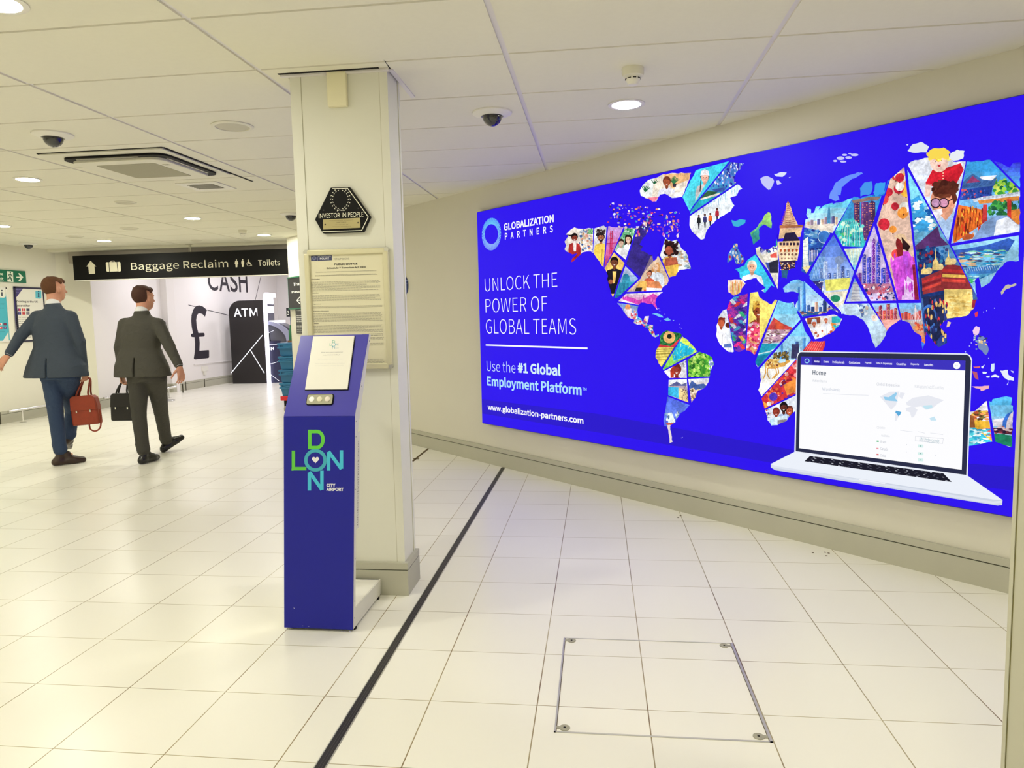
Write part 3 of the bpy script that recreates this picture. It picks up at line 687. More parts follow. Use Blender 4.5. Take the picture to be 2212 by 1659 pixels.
# ================================================================== LIGHTBOX ADVERT ON THE 45 DEGREE WALL
LBD = .045                                    # how far the lightbox stands off the wall
LO = WP+WN*LBD
PB = Art(LO, WU, (0, 0, 1), lift=.0, step=.0002); PB.auto = 0
t = thing('advert_lightbox', 'huge blue backlit world map advert with a laptop on the angled wall', 'advertising lightbox', wp(.38, .4, LBD/2))
u0 = PB.P(1030, 462)[0]*.5+PB.P(1045, 912)[0]*.5; u1 = 2.72; v0, v1 = .398, 2.388
MB().box((u0-.006, -LBD+.003, v0-.006), (u1+.006, 0, v1+.006), T=TW).build('housing', mat('lightbox_housing', (40, 34, 120), .4), t)
BORDER = [(u0, v0), (u1, v0), (u1, v1), (u0, v1)]
BL = (44, 14, 240)
random.seed(11)
REG = {'A': (1200, 330, 440/2086), 'B': (1260, 620, 340/1567), 'C': (1520, 360, 340/1659), 'D': (1520, 600, 340/1659), 'E': (1800, 280, 412/1424), 'G': (2040, 660, 172/620), 'L': (1640, 740, 572/2212), 'T': (1020, 440, 280/893)}
def g(r, pts):
    x, y, s = REG[r]; return [(x+a*s, y+b*s) for a, b in pts]
def g1(r, a, b): return g(r, [(a, b)])[0]
def crinkle(pts, amp=1.5, step=7):
    o = []
    for i in range(len(pts)):
        a, b = pts[i], pts[(i+1) % len(pts)]; l = math.hypot(b[0]-a[0], b[1]-a[1]); n = max(1, int(l/step))
        for k in range(n):
            f = k/n; j = amp*(random.random()-.5)*2 if k else amp*.3*(random.random()-.5)
            o.append((a[0]+(b[0]-a[0])*f-(b[1]-a[1])/max(l, 1)*j, a[1]+(b[1]-a[1])*f+(b[0]-a[0])/max(l, 1)*j))
    return o
PB.flag = 0.
# --- picture pieces; each is drawn clipped to its own panel of the map
def panel(r, pts, col):
    pp = g(r, pts); PB.cv = BORDER; PB.L = 0; PB.poly(pp, col, 0); PB.cv = clip([PB.P(*p) for p in pp], BORDER); PB.L = 1
def grad(r, pts, top, bot, n=7, ang=0):
    pp = g(r, pts); PB.cv = BORDER; PB.poly(pp, top, 0); PB.cv = clip([PB.P(*p) for p in pp], BORDER); PB.L = 1
    ys = [p[1] for p in pp]; xs = [p[0] for p in pp]; y0, y1 = min(ys), max(ys)
    for k in range(1, n):
        f = k/(n-1); y = y0+(y1-y0)*k/n
        PB.poly([(min(xs)-5, y), (max(xs)+5, y), (max(xs)+5, y1+5), (min(xs)-5, y1+5)], tuple(top[i]+(bot[i]-top[i])*f for i in range(3)), k*.1)
    PB.L = 1
def band(r, pts, col): PB.poly(g(r, pts), col); PB.L += .4
def person(r, x, y, h, skin, hair, shirt, long=False, glasses=False, w=1.0, beard=False, hat=None):
    """head and shoulders: h is the head height in crop units"""
    s = REG[r][2]; c = g1(r, x, y); hh = h*s
    if long: PB.poly([(c[0]-hh*.42, c[1]-hh*.3), (c[0]-hh*.3, c[1]-hh*.55), (c[0]+hh*.3, c[1]-hh*.55), (c[0]+hh*.45, c[1]-hh*.2), (c[0]+hh*.5, c[1]+hh*.9), (c[0]+hh*.2, c[1]+hh*.8), (c[0]-hh*.25, c[1]+hh*.8), (c[0]-hh*.5, c[1]+hh*.85)], hair); PB.L += .3
    PB.poly([(c[0]-hh*.14, c[1]+hh*.3), (c[0]+hh*.14, c[1]+hh*.3), (c[0]+hh*.18, c[1]+hh*.75), (c[0]-hh*.18, c[1]+hh*.75)], tuple(v*.86 for v in skin)); PB.L += .2
    PB.poly([(c[0]-hh*.16, c[1]+hh*.6), (c[0]-hh*.8*w, c[1]+hh*.82), (c[0]-hh*.98*w, c[1]+hh*1.4), (c[0]-hh*1.0*w, c[1]+hh*3.2), (c[0]+hh*1.0*w, c[1]+hh*3.2), (c[0]+hh*.98*w, c[1]+hh*1.4), (c[0]+hh*.8*w, c[1]+hh*.82), (c[0]+hh*.16, c[1]+hh*.6), (c[0], c[1]+hh*.78)], shirt); PB.L += .2
    PB.poly([(c[0]+hh*.1, c[1]+hh*1.3), (c[0]+hh*.2, c[1]+hh*1.3), (c[0]+hh*.1, c[1]+hh*3), (c[0]-hh*.02, c[1]+hh*3)], tuple(v*.8 for v in shirt)); PB.L += .1
    if not long: PB.disc((c[0], c[1]-hh*.12), hh*.5, hair, sx=.86); PB.L += .1
    PB.disc((c[0], c[1]+hh*.02), hh*.44, skin, sx=.76); PB.L += .1
    PB.poly([(c[0]-hh*.36, c[1]-hh*.12), (c[0]-hh*.3, c[1]-hh*.42), (c[0], c[1]-hh*.56), (c[0]+hh*.3, c[1]-hh*.42), (c[0]+hh*.36, c[1]-hh*.1), (c[0]+hh*.2, c[1]-hh*.26), (c[0]-hh*.15, c[1]-hh*.28)], hair); PB.L += .1
    dk = tuple(v*.3 for v in skin)
    for sg in (-1, 1): PB.disc((c[0]+sg*hh*.14, c[1]-hh*.02), hh*.035, dk, sx=1.5, n=8)
    PB.line((c[0]+hh*.0, c[1]), (c[0]+hh*.02, c[1]+hh*.13), hh*.04, tuple(v*.8 for v in skin))
    if beard: PB.poly([(c[0]-hh*.26, c[1]+hh*.14), (c[0]+hh*.26, c[1]+hh*.14), (c[0]+hh*.14, c[1]+hh*.44), (c[0]-hh*.14, c[1]+hh*.44)], hair); PB.L += .1
    PB.poly([(c[0]-hh*.13, c[1]+hh*.2), (c[0]+hh*.13, c[1]+hh*.2), (c[0], c[1]+hh*.29)], (250, 236, 230))
    if glasses:
        for sg in (-1, 1): PB.ring((c[0]+sg*hh*.16, c[1]-hh*.02), hh*.12, hh*.085, (20, 18, 20), n=12)
        PB.line((c[0]-hh*.05, c[1]-hh*.03), (c[0]+hh*.05, c[1]-hh*.03), hh*.03, (20, 18, 20))
    if hat: PB.poly([(c[0]-hh*.42, c[1]-hh*.16), (c[0]-hh*.36, c[1]-hh*.6), (c[0], c[1]-hh*.78), (c[0]+hh*.36, c[1]-hh*.6), (c[0]+hh*.42, c[1]-hh*.16), (c[0], c[1]-hh*.28)], hat)
    PB.L += .3
def skyline(r, x0, x1, base, hts, cols, win=None, seed=3):
    rnd = random.Random(seed); n = len(hts); dx = (x1-x0)/n
    for k, h in enumerate(hts):
        a = x0+dx*k+dx*.06; b = a+dx*rnd.uniform(.75, 1.05); c = cols[k % len(cols)]; rf = rnd.uniform(0, .12)*h
        PB.poly(g(r, [(a, base), (a, base-h+rf), ((a+b)/2, base-h), (b, base-h+rf*.3), (b, base)]), c)
        PB.poly(g(r, [(a, base), (a, base-h+rf), (a+(b-a)*.35, base-h+rf*.5), (a+(b-a)*.35, base)]), tuple(min(255, v*1.25+10) for v in c), PB.L+.1)
        if win:
            y = base-h+dx*.35
            while y < base-2:
                for q_ in range(3):
                    if rnd.random() < .6:
                        xx = a+(b-a)*(.18+.27*q_); PB.poly(g(r, [(xx, y), (xx+(b-a)*.14, y), (xx+(b-a)*.14, y+dx*.14), (xx, y+dx*.14)]), win, PB.L+.2)
                y += dx*.34
    PB.L += .4
def dabs(r, box, n, cols, sz, seed=1, asp=1.0):
    rnd = random.Random(seed); x0, y0, x1, y1 = box; s = REG[r][2]
    for k in range(n):
        x, y = g1(r, rnd.uniform(x0, x1), rnd.uniform(y0, y1)); a = sz*s*rnd.uniform(.5, 1.2); m = rnd.randint(5, 7); ph = rnd.random()*6
        PB.poly([(x+a*asp*math.cos(ph+math.tau*i/m)*rnd.uniform(.6, 1), y+a/asp*math.sin(ph+math.tau*i/m)*rnd.uniform(.6, 1)) for i in range(m)], rnd.choice(cols), PB.L+k*.012)
    PB.L += n*.012+.1
SKIN = (226, 150, 112); TAN = (196, 120, 82); BRN = (128, 66, 44); HAIR = (44, 24, 20)
WH = (244, 244, 250)
# North America -------------------------------------------------
panel('A', [(80,740),(385,775),(378,1170),(80,1190)], (238, 226, 214))
dabs('A', (240, 790, 380, 1000), 60, [(206,214,226), (120,150,196), (222,150,120), (250,250,250), (60,96,150), (214,190,150)], 18, 2)
person('A', 195, 870, 80, (150, 60, 44), (26, 14, 16), (176, 44, 44), w=.8); band('A', [(176,900),(216,900),(210,1010),(186,1010)], (240,224,220)); band('A', [(105,838),(200,842),(170,862)], (26,14,16))
PB.disc(g1('A', 320, 850), 4, (236, 170, 150)); dabs('A', (330, 780, 385, 830), 20, [(60,140,80), (120,180,120)], 12, 5)
panel('A', [(398,775),(525,735),(490,1180),(385,1020)], (226, 224, 228)); person('A', 465, 870, 92, TAN, (40, 26, 30), (250, 210, 90), glasses=True, beard=True, w=.8); dabs('A', (420, 790, 510, 850), 26, [(40,26,30), (70,50,50)], 15, 3)
grad('A', [(540,745),(700,755),(595,1000),(500,1180)], (206, 160, 226), (214, 70, 130)); 
for x_ in (565, 582): PB.line(g1('A', x_-8, 1040), g1('A', x_, 800), 1.9, (204, 40, 90))
for y_ in (830, 880, 930, 980): PB.line(g1('A', 556, y_), g1('A', 590, y_), 1.8, (204, 40, 90))
PB.path(g('A', [(575,810),(600,860),(660,910),(700,860)]), .7, (200, 90, 150)); PB.line(g1('A', 520, 930), g1('A', 660, 920), 2.2, (190, 60, 120))
grad('A', [(712,770),(826,772),(718,1095),(604,1000)], (90, 170, 110), (216, 232, 226)); dabs('A', (690, 770, 820, 880), 50, [(46,130,84), (120,200,130), (200,236,210)], 16, 6)
person('A', 745, 885, 80, (232,190,160), (34,20,22), (244,248,250), long=True, w=.7); person('A', 672, 925, 72, (236,196,170), (50,30,26), (246,246,246), w=.7)
panel('A', [(598,1020),(706,1130),(585,1490),(500,1190)], (250, 206, 112)); person('A', 603, 1125, 100, (120,66,46), (22,14,16), (26,22,32), w=.95); band('A', [(585,1215),(625,1215),(610,1330),(590,1340)], (250,206,112)); PB.disc(g1('A', 565, 1320), 5, (150,86,60))
grad('A', [(716,1160),(845,1290),(640,1480),(600,1490)], (214, 216, 246), (40, 120, 170)); 
PB.disc(g1('A', 722, 1268), 6.5, (44,140,176)); band('A', [(690,1262),(756,1262),(770,1330),(680,1330)], (60,156,186)); band('A', [(640,1330),(830,1318),(800,1440),(610,1460)], (56,160,190))
for k in range(14): PB.line(g1('A', 645+13*k, 1335), g1('A', 640+13*k, 1440), .8, (24,96,140))
PB.line(g1('A', 722, 1200), g1('A', 722, 1240), 1.1, (44,140,176))
panel('A', [(838,775),(1060,560),(1300,740),(1250,860),(1080,860),(1060,1040),(868,1275),(724,1140)], (54, 40, 130))
dabs('A', (730, 700, 1280, 1270), 420, [(90,50,170), (190,120,200), (240,200,170), (60,40,150), (240,150,80), (210,60,160), (40,30,110), (230,230,250), (120,60,200), (60,110,190)], 17, 8, .7)
skyline('A', 860, 990, 1290, [200, 260, 150, 230, 120], [(40,34,110), (80,60,150), (120,90,180)], (240,200,160), 4)
panel('A', [(1070,1050),(1130,860),(1360,880),(1400,1210),(1170,1285)], (224, 226, 226)); dabs('A', (1080, 1000, 1400, 1260), 60, [(150,180,190), (70,120,130), (236,214,180), (250,250,250), (190,160,130)], 22, 12, 1.4)
person('A', 1170, 990, 120, (176,86,62), (34,16,20), (246,196,84), w=.7); dabs('A', (1115, 900, 1250, 1040), 40, [(34,16,20), (56,26,30)], 26, 13); PB.disc(g1('A', 1162, 1000), 9.5, (178,88,64), sx=.8, layer=PB.L+.1); PB.L += .3; band('A', [(1125,1080),(1240,1070),(1262,1160),(1110,1170)], (186,94,66)); band('A', [(1115,1165),(1262,1140),(1250,1260),(1150,1290)], (250,200,86))
panel('A', [(975,1060),(1055,1060),(1165,1300),(1110,1410),(730,1425),(870,1290)], (220, 190, 160)); person('A', 1025, 1165, 90, (240,196,160), (214,150,90), (226,232,240), long=True, w=1.0)
person('A', 960, 1240, 70, (214,140,110), (90,50,40), (214,90,60), w=.8); band('A', [(800,1330),(930,1310),(940,1400),(790,1410)], (250,196,100)); band('A', [(930,1380),(1100,1380),(1090,1425),(930,1425)], (236,236,240)); band('A', [(812,1380),(890,1380),(880,1420),(800,1420)], (48,36,44)); band('A', [(940,1310),(1060,1320),(1100,1390),(940,1380)], (226,140,90))
grad('A', [(720,1445),(1110,1425),(1040,1620),(860,1560),(645,1520)], (244, 226, 240), (224, 60, 170)); band('A', [(660,1530),(720,1470),(800,1490),(850,1510),(930,1480),(1000,1440),(1070,1480),(1060,1640),(640,1560)], (214,70,180)); dabs('A', (680, 1460, 1060, 1560), 30, [(190,50,170), (240,120,200)], 14, 14, .5)
panel('B', [(330,155),(395,170),(410,275),(330,200)], (150, 170, 226))
grad('B', [(378,162),(550,190),(540,240),(560,340),(430,300)], (112, 160, 214), (230, 170, 180)); PB.disc(g1('B', 443, 200), 6, (230,150,90)); band('B', [(405,215),(480,215),(485,300),(420,300)], (232,222,226)); dabs('B', (430, 240, 560, 360), 50, [(214,60,90), (240,220,230), (60,120,200), (230,150,80)], 14, 15)
panel('B', [(520,290),(680,280),(720,380),(770,520),(640,500),(500,360)], (214, 200, 210)); dabs('B', (520, 280, 760, 510), 120, [(206,50,70), (40,160,90), (240,240,240), (60,120,210), (240,170,60), (150,60,140), (70,190,220)], 16, 16)
# Greenland, Baffin ------------------------------------------------
panel('A', [(850,200),(1415,195),(1295,455),(850,540)], (236, 224, 206)); band('A', [(1100,225),(1420,195),(1320,390),(1190,360)], (240,186,130)); band('A', [(1230,330),(1400,260),(1330,400),(1210,390)], (250,236,220)); band('A', [(860,300),(1010,250),(990,450),(870,450)], (240,246,244))
for q_ in range(9): PB.line(g1('A', 1210, 320), g1('A', 1170+q_*12, 235+abs(q_-4)*9), 1.6, (52,120,70))
for q_ in range(8): PB.line(g1('A', 920, 400), g1('A', 880+q_*12, 340+(q_%2)*18), 1.8, (40,110,70)); PB.line(g1('A', 1010, 320), g1('A', 980+q_*10, 275+(q_%3)*14), 1.6, (30,96,60))
PB.poly(g('A', [(1198,315),(1240,315),(1232,350),(1202,350)]), (60,50,66)); person('A', 1140, 300, 96, (168,84,54), (120,56,36), (226,226,240), w=1.0); band('A', [(1180,410),(1320,395),(1300,460),(1150,450)], (246,240,236)); band('A', [(950,460),(1060,450),(1020,500),(960,500)], (240,130,150))
grad('A', [(1432,180),(1780,85),(1410,540),(1375,600),(1300,455)], (70, 210, 236), (90, 226, 240)); person('A', 1530, 255, 110, (240,180,160), (50,40,46), (206,200,200), w=.9, hat=(236,232,236)); PB.line(g1('A', 1490, 280), g1('A', 1480, 400), 2.2, (60,46,50)); PB.line(g1('A', 1572, 270), g1('A', 1580, 330), 2.0, (60,46,50))
grad('A', [(1800,88),(1960,90),(1850,310),(1380,625),(1385,600),(1450,510)], (70, 110, 210), (60, 190, 200)); dabs('A', (1590, 100, 1930, 350), 150, [(236,236,250), (120,130,200), (40,30,170), (220,220,240), (60,70,160)], 15, 17, .7)
band('A', [(1500,440),(1560,390),(1660,400),(1600,450),(1480,470)], (52,96,66)); band('A', [(1600,375),(1760,350),(1720,400),(1640,400)], (60,90,180)); band('A', [(1400,560),(1480,480),(1660,430),(1600,480),(1400,600)], (40,170,190)); band('A', [(1480,470),(1680,410),(1700,425),(1490,485)], (240,230,210))
grad('A', [(1860,325),(1960,350),(1960,560),(1500,900),(1370,780),(1375,650)], (230, 242, 250), (250, 252, 254)); rn = random.Random(4)
for k in range(60):
    x = rn.uniform(1440, 1900); y = 640-(x-1440)*.52+rn.uniform(-60, 20); PB.line(g1('A', x, y), g1('A', x+rn.uniform(-8, 8), y-rn.uniform(30, 110)), rn.uniform(.4, 1.1), rn.choice([(120,190,220), (160,214,230), (90,150,190), (210,232,240)]))
PB.L += .3
for x, y, c_ in ((1468, 700, (34,36,44)), (1530, 690, (60,60,120)), (1585, 680, (240,110,50)), (1655, 630, (190,40,60))):
    PB.poly(g('A', [(x-18,y-30),(x,y-44),(x+18,y-30),(x+20,y+20),(x-20,y+20)]), c_); PB.poly(g('A', [(x-10,y+18),(x+10,y+18),(x+6,y+80),(x-4,y+80)]), (40,40,60)); PB.disc(g1('A', x, y-54), 2.4, (90,50,40))
# South America ----------------------------------------------------
panel('B', [(700,420),(990,430),(975,500),(780,800),(700,800)], (44, 122, 66)); dabs('B', (770, 440, 980, 600), 70, [(30,100,54), (70,150,84), (24,84,44)], 16, 18)
PB.disc(g1('B', 856, 500), 13, (232,180,110)); PB.disc(g1('B', 858, 492), 5.2, (30,40,30), layer=PB.L+.2); PB.L += .3; band('B', [(760,570),(870,590),(975,500),(975,545),(900,600),(740,600)], (226,60,70)); band('B', [(700,598),(905,598),(760,820),(700,800)], (236,214,110))
for y_ in (622, 642, 668, 698, 728): PB.line(g1('B', 700, y_), g1('B', 900, y_-6), 1.6, (140,120,40))
grad('B', [(995,480),(1140,640),(780,835)], (236, 240, 90), (120, 210, 90)); band('B', [(960,540),(1100,620),(1090,660),(900,740),(880,640)], (40,190,226)); rn = random.Random(5)
for k in range(90):
    x, y = rn.uniform(840, 1110), rn.uniform(520, 770); PB.line(g1('B', x, y), g1('B', x+rn.uniform(-10, 25), y+rn.uniform(-40, 10)), .8, rn.choice([(60,210,190), (190,240,90), (40,170,220), (240,250,140), (90,220,120)]))
panel('B', [(800,840),(1025,725),(1030,905),(860,905)], (240, 238, 244)); person('B', 930, 830, 110, (150,56,46), (120,40,36), (190,60,50), w=.8); band('B', [(865,830),(910,760),(900,900),(870,905)], (190,60,40)); dabs('B', (960, 740, 1020, 800), 12, [(150,150,160), (200,200,210)], 14, 19)
panel('B', [(1040,725),(1160,640),(1330,700),(1290,830),(1262,892),(1045,897)], (70, 150, 50)); dabs('B', (1040, 650, 1290, 895), 190, [(120,190,60), (60,150,50), (190,226,110), (40,110,40), (150,210,90)], 20, 20)
dabs('B', (1255, 730, 1310, 850), 20, [(226,232,246), (120,140,190)], 16, 21)
grad('B', [(850,925),(1030,915),(1045,1150),(845,1075)], (236, 240, 250), (226, 196, 140)); band('B', [(860,980),(930,940),(980,970),(1030,950),(1030,1000),(860,985)], (90,96,150)); band('B', [(850,985),(1030,985),(1040,1040)], (180,160,170)); band('B', [(845,990),(950,1000),(960,1060),(950,1110),(845,1075)], (60,180,224)); band('B', [(948,1005),(1000,1010),(1045,1080),(1045,1150),(950,1108)], (238,210,150)); dabs('B', (980, 990, 1045, 1120), 24, [(150,120,100), (110,90,90)], 9, 22)
grad('B', [(1045,915),(1262,905),(1240,1000),(1080,1170)], (240, 240, 250), (190, 150, 110)); band('B', [(1045,1000),(1080,930),(1130,970),(1200,960),(1240,1000),(1100,1030)], (70,100,170)); dabs('B', (1050, 1010, 1150, 1150), 50, [(226,200,160), (110,90,60), (240,226,200), (160,120,90)], 14, 23)
grad('B', [(838,1090),(1070,1180),(1000,1260),(800,1330)], (84, 110, 232), (110, 140, 240)); 
panel('B', [(800,1260),(1030,1230),(930,1400),(900,1600),(780,1560)], (90, 110, 226)); band('B', [(850,1190),(890,1270),(920,1350),(850,1360),(835,1300)], (226,240,244)); band('B', [(940,1150),(975,1180),(990,1250),(930,1280)], (214,226,240)); dabs('B', (820, 1240, 1000, 1370), 36, [(240,246,246), (150,190,200), (80,110,170)], 16, 24, .7); band('B', [(820,1355),(900,1350),(880,1400),(840,1375)], (190,90,80)); band('B', [(845,1375),(870,1375),(900,1560),(860,1550)], (236,226,220)); dabs('B', (840, 1400, 900, 1560), 16, [(190,70,90), (250,240,240)], 10, 25)
# Europe ------------------------------------------------------------
panel('C', [(250,1180),(450,1185),(440,1300),(350,1380),(250,1360)], (246, 214, 200)); 
for k in range(9): PB.line(g1('C', 290+k*16, 1200+(k%3)*14), g1('C', 284+k*15, 1350), 2.0, (240,150,70) if k % 2 else (226,190,90))
panel('C', [(250,800),(450,820),(440,1040),(250,1040)], (80, 130, 200)); dabs('C', (250, 800, 440, 1040), 80, [(40,110,190), (200,220,230), (180,50,80), (230,200,160), (60,40,180), (30,60,140)], 18, 26, .8)
grad('C', [(330,1080),(545,925),(760,1290),(650,1340),(420,1230),(330,1100)], (60, 206, 236), (70, 200, 240)); person('C', 510, 1060, 118, (240,180,150), (232,222,204), (246,246,250), w=1.05); PB.L += .2
grad('C', [(490,640),(725,440),(780,830),(500,860)], (190, 226, 110), (50, 160, 120)); band('C', [(500,720),(620,600),(600,740),(530,820)], (60,160,150))
panel('C', [(545,850),(760,720),(795,1010),(780,1290),(700,1120),(560,930)], (226, 220, 200)); person('C', 650, 700, 120, (214,110,84), (150,50,36), (226,226,236), beard=True, w=.75); dabs('C', (560, 790, 760, 900), 50, [(60,50,140), (240,240,246), (120,120,190), (60,140,170)], 20, 27); band('C', [(600,930),(720,900),(760,980),(640,1010)], (244,238,224)); band('C', [(700,930),(770,900),(775,960),(710,960)], (226,90,80)); band('C', [(620,1010),(720,1010),(790,1110),(690,1110)], (60,80,170)); band('C', [(690,1010),(785,980),(785,1120),(700,1120)], (40,40,60)); band('C', [(690,1120),(790,1120),(790,1290),(745,1260)], (230,226,210))
# tall iron tower
panel('C', [(765,600),(868,345),(912,345),(1058,600),(970,1090),(880,1280),(800,1280)], BL)
TWR = (236,196,150); TD = (176,110,70)
PB.poly(g('C', [(872,385),(908,385),(940,500),(1000,625),(825,625),(860,500)]), TWR); PB.L += .2
for k in range(13):
    y_ = 400+k*18; w_ = 14+(y_-385)*.30; PB.line(g1('C', 890-w_, y_), g1('C', 890+w_*1.05, y_+16), .8, (150,70,80)); PB.line(g1('C', 890+w_*1.05, y_), g1('C', 890-w_, y_+16), .8, (150,70,80))
PB.disc(g1('C', 890, 378), 2.4, TD); PB.line(g1('C', 889, 350), g1('C', 889, 385), 1.0, TD); PB.L += .2
band('C', [(800,620),(1050,612),(1050,640),(800,650)], TD); band('C', [(805,650),(1040,642),(1020,740),(790,760)], TWR); band('C', [(860,700),(960,690),(1020,790),(830,800)], (34,22,60)); band('C', [(780,790),(1015,780),(1010,850),(780,860)], TWR); 
for k in range(6): PB.poly(g('C', [(800+k*36,800),(824+k*36,800),(824+k*36,828),(800+k*36,830)]), (60,40,60))
PB.L += .2; band('C', [(780,855),(1008,845),(1004,990),(800,1005)], (246,220,180)); 
for k in range(5): PB.poly(g('C', [(800+k*42,870),(828+k*42,868),(820+k*42,900),(806+k*42,900)]), (190,90,50)); PB.disc(g1('C', 822+k*38, 925), 2.6, (130,90,80)); PB.disc(g1('C', 824+k*36, 968), 2.0, (170,130,110))
PB.L += .2; band('C', [(800,1000),(970,985),(960,1090),(820,1090)], (50,30,60)); dabs('C', (810, 1010, 960, 1090), 46, [(236,220,200), (240,160,80), (60,50,90)], 9, 28); band('C', [(820,1090),(900,1090),(870,1240),(830,1230)], (40,90,130))
grad('C', [(1095,430),(1160,430),(1570,330),(1360,700),(1060,640)], (110, 206, 240), (226, 236, 240)); 
skyline('C', 1080, 1420, 620, [40, 60, 50, 70, 64, 90, 60, 100, 90], [(200,170,150), (150,130,150), (226,210,190), (90,90,140)], None, 5); PB.poly(g('C', [(1296,600),(1312,430),(1322,400),(1332,430),(1340,600)]), (80,150,200)); PB.L += .2
band('C', [(1060,620),(1380,600),(1350,700),(1060,700)], (226,214,200)); 
panel('C', [(1060,650),(1360,660),(1230,890),(1080,1130),(1030,1100)], (40, 90, 180)); band('C', [(1090,720),(1210,650),(1190,760),(1110,740)], (90,150,200)); dabs('C', (1060, 660, 1340, 900), 60, [(40,70,160), (90,150,210), (30,40,120), (150,190,220)], 20, 29, 1.4); PB.disc(g1('C', 1270, 740), 13, (60,120,200), sx=.9); PB.ring(g1('C', 1270, 740), 14, 12.6, (200,226,240))
for k in range(6): PB.line(g1('C', 1120+k*16, 880), g1('C', 1118+k*16, 1000), 1.4, (226,214,230))
band('C', [(1045,780),(1100,740),(1110,1060),(1050,1080)], (232,236,226)); 
for k in range(6): PB.line(g1('C', 1050, 800+k*44), g1('C', 1108, 792+k*44), .8, (130,150,190))
band('C', [(1040,1060),(1130,1040),(1090,1130)], (236,220,160))
grad('C', [(1370,720),(1585,1110),(1450,1530),(1100,1160),(1230,920)], (80, 120, 216), (214, 226, 240)); band('C', [(1100,1150),(1190,960),(1280,940),(1290,1180),(1240,1230),(1100,1200)], (90,140,210))
for k in range(7): PB.line(g1('C', 1150+k*16, 1180), g1('C', 1190+k*14, 950), .9, (170,210,240))
skyline('C', 1210, 1540, 1180, [110, 190, 60, 60, 170, 130, 90], [(90,120,180), (150,170,214), (60,80,140)], (226,232,244), 6); PB.disc(g1('C', 1430, 985), 9, (130,150,190), sx=1.1)
band('C', [(1280,1190),(1550,1170),(1530,1290),(1290,1310)], (226,222,110)); band('C', [(1100,1200),(1260,1210),(1240,1340),(1180,1330)], (50,50,120)); dabs('C', (1080, 1200, 1270, 1340), 50, [(230,230,240), (60,60,130), (230,120,80)], 9, 30); band('C', [(1230,1330),(1530,1310),(1500,1420),(1390,1500),(1270,1410)], (236,226,200)); PB.disc(g1('C', 1390, 1390), 10.5, (240,244,236), sx=1.5); PB.disc(g1('C', 1390, 1390), 7.5, (40,150,110), layer=PB.L+.1, sx=1.4)
panel('C', [(1180,1360),(1440,1530),(1420,1560),(1280,1500)], (60, 50, 170)); dabs('C', (1200, 1380, 1430, 1550), 30, [(90,90,190), (220,200,200), (60,40,150)], 16, 31)
panel('E', [(0,330),(245,290),(240,330),(40,560),(0,560)], (110, 160, 250)); panel('E', [(195,360),(415,380),(380,490),(180,510)], (40, 140, 230)); dabs('E', (200, 380, 400, 500), 30, [(60,160,236), (30,120,210)], 26, 32)
# Asia ---------------------------------------------------------------
grad('E', [(155,495),(360,495),(300,690),(225,880),(70,870),(10,765)], (60, 150, 220), (60, 170, 200)); skyline('E', 150, 310, 830, [300, 290, 300], [(70,40,90), (90,50,110)], (240,150,110), 7); skyline('E', 10, 60, 700, [60, 50, 40], [(100,80,100)], None, 8); band('E', [(140,530),(260,505),(355,500),(330,530),(270,530),(150,550)], (150,120,110))
band('E', [(20,740),(60,680),(150,660),(220,760),(240,870),(70,870)], (60,190,190)); dabs('E', (30, 690, 220, 860), 50, [(60,200,120), (120,226,220), (200,240,210), (30,140,160)], 18, 33)
for k in range(8): PB.path(g('E', [(60+k*20,870),(70+k*18,740),(90+k*12,680)]), .7, (236,246,240))
grad('E', [(80,890),(220,885),(160,1050)], (226, 240, 230), (110, 190, 214)); 
for k in range(5): PB.line(g1('E', 100+k*24, 890), g1('E', 135+k*10, 1010), 1.3, (250,246,200))
panel('E', [(305,715),(470,1275),(280,1280),(170,1075)], (206, 190, 226)); skyline('E', 180, 460, 1190, [120, 260, 240, 380, 370, 160, 170, 90], [(110,50,150), (50,60,160), (60,70,180)], (226,190,236), 9); band('E', [(180,1150),(460,1150),(470,1210),(220,1230)], (190,120,150)); dabs('E', (200, 1150, 460, 1280), 70, [(240,230,236), (60,60,130), (200,90,110), (40,40,110)], 13, 34)
panel('E', [(425,370),(530,280),(640,1270),(485,1272),(325,705)], (226, 190, 170)); LC = [(206,40,60), (250,190,70), (240,236,226), (226,70,70), (240,150,60)]
rn = random.Random(9)
for k in range(26):
    x, y = rn.uniform(350, 590), rn.uniform(330, 980); rr = rn.uniform(26, 46); c_ = LC[k % 5]; q_ = g1('E', x, y)
    PB.disc(q_, rr*.289, c_, layer=PB.L+k*.05)
    for i in (-.6, 0, .6): PB.line((q_[0]+i*rr*.289, q_[1]-rr*.24*(1-abs(i)*.4)), (q_[0]+i*rr*.289, q_[1]+rr*.24*(1-abs(i)*.4)), .4, tuple(v*.75 for v in c_), PB.L+k*.05+.03)
    PB.poly([(q_[0]-2, q_[1]+rr*.289), (q_[0]+2, q_[1]+rr*.289), (q_[0], q_[1]+rr*.289+3)], (90,20,30), PB.L+k*.05+.03)
PB.L += 1.5; band('E', [(430,1000),(500,920),(560,905),(610,1000),(640,1272),(485,1272)], (206,80,214)); band('E', [(540,1080),(600,1130),(600,1270),(510,1270)], (240,200,250)); dabs('E', (430, 930, 600, 1270), 50, [(226,90,226), (180,60,190), (190,80,220)], 22, 35, .5); band('E', [(590,1010),(640,1000),(640,1270),(610,1270)], (140,30,60))
PB.disc(g1('E', 505, 850), 15.5, (130,30,34), sx=.72); PB.L += .1; PB.poly(g('E', [(455,800),(490,775),(530,780),(580,870),(580,900),(530,880),(500,820)]), (226,190,150)); PB.poly(g('E', [(510,800),(575,870),(560,910),(520,890)]), (40,16,24), PB.L+.1); PB.poly(g('E', [(470,890),(520,880),(520,940),(480,950)]), (130,34,34)); PB.L += .4
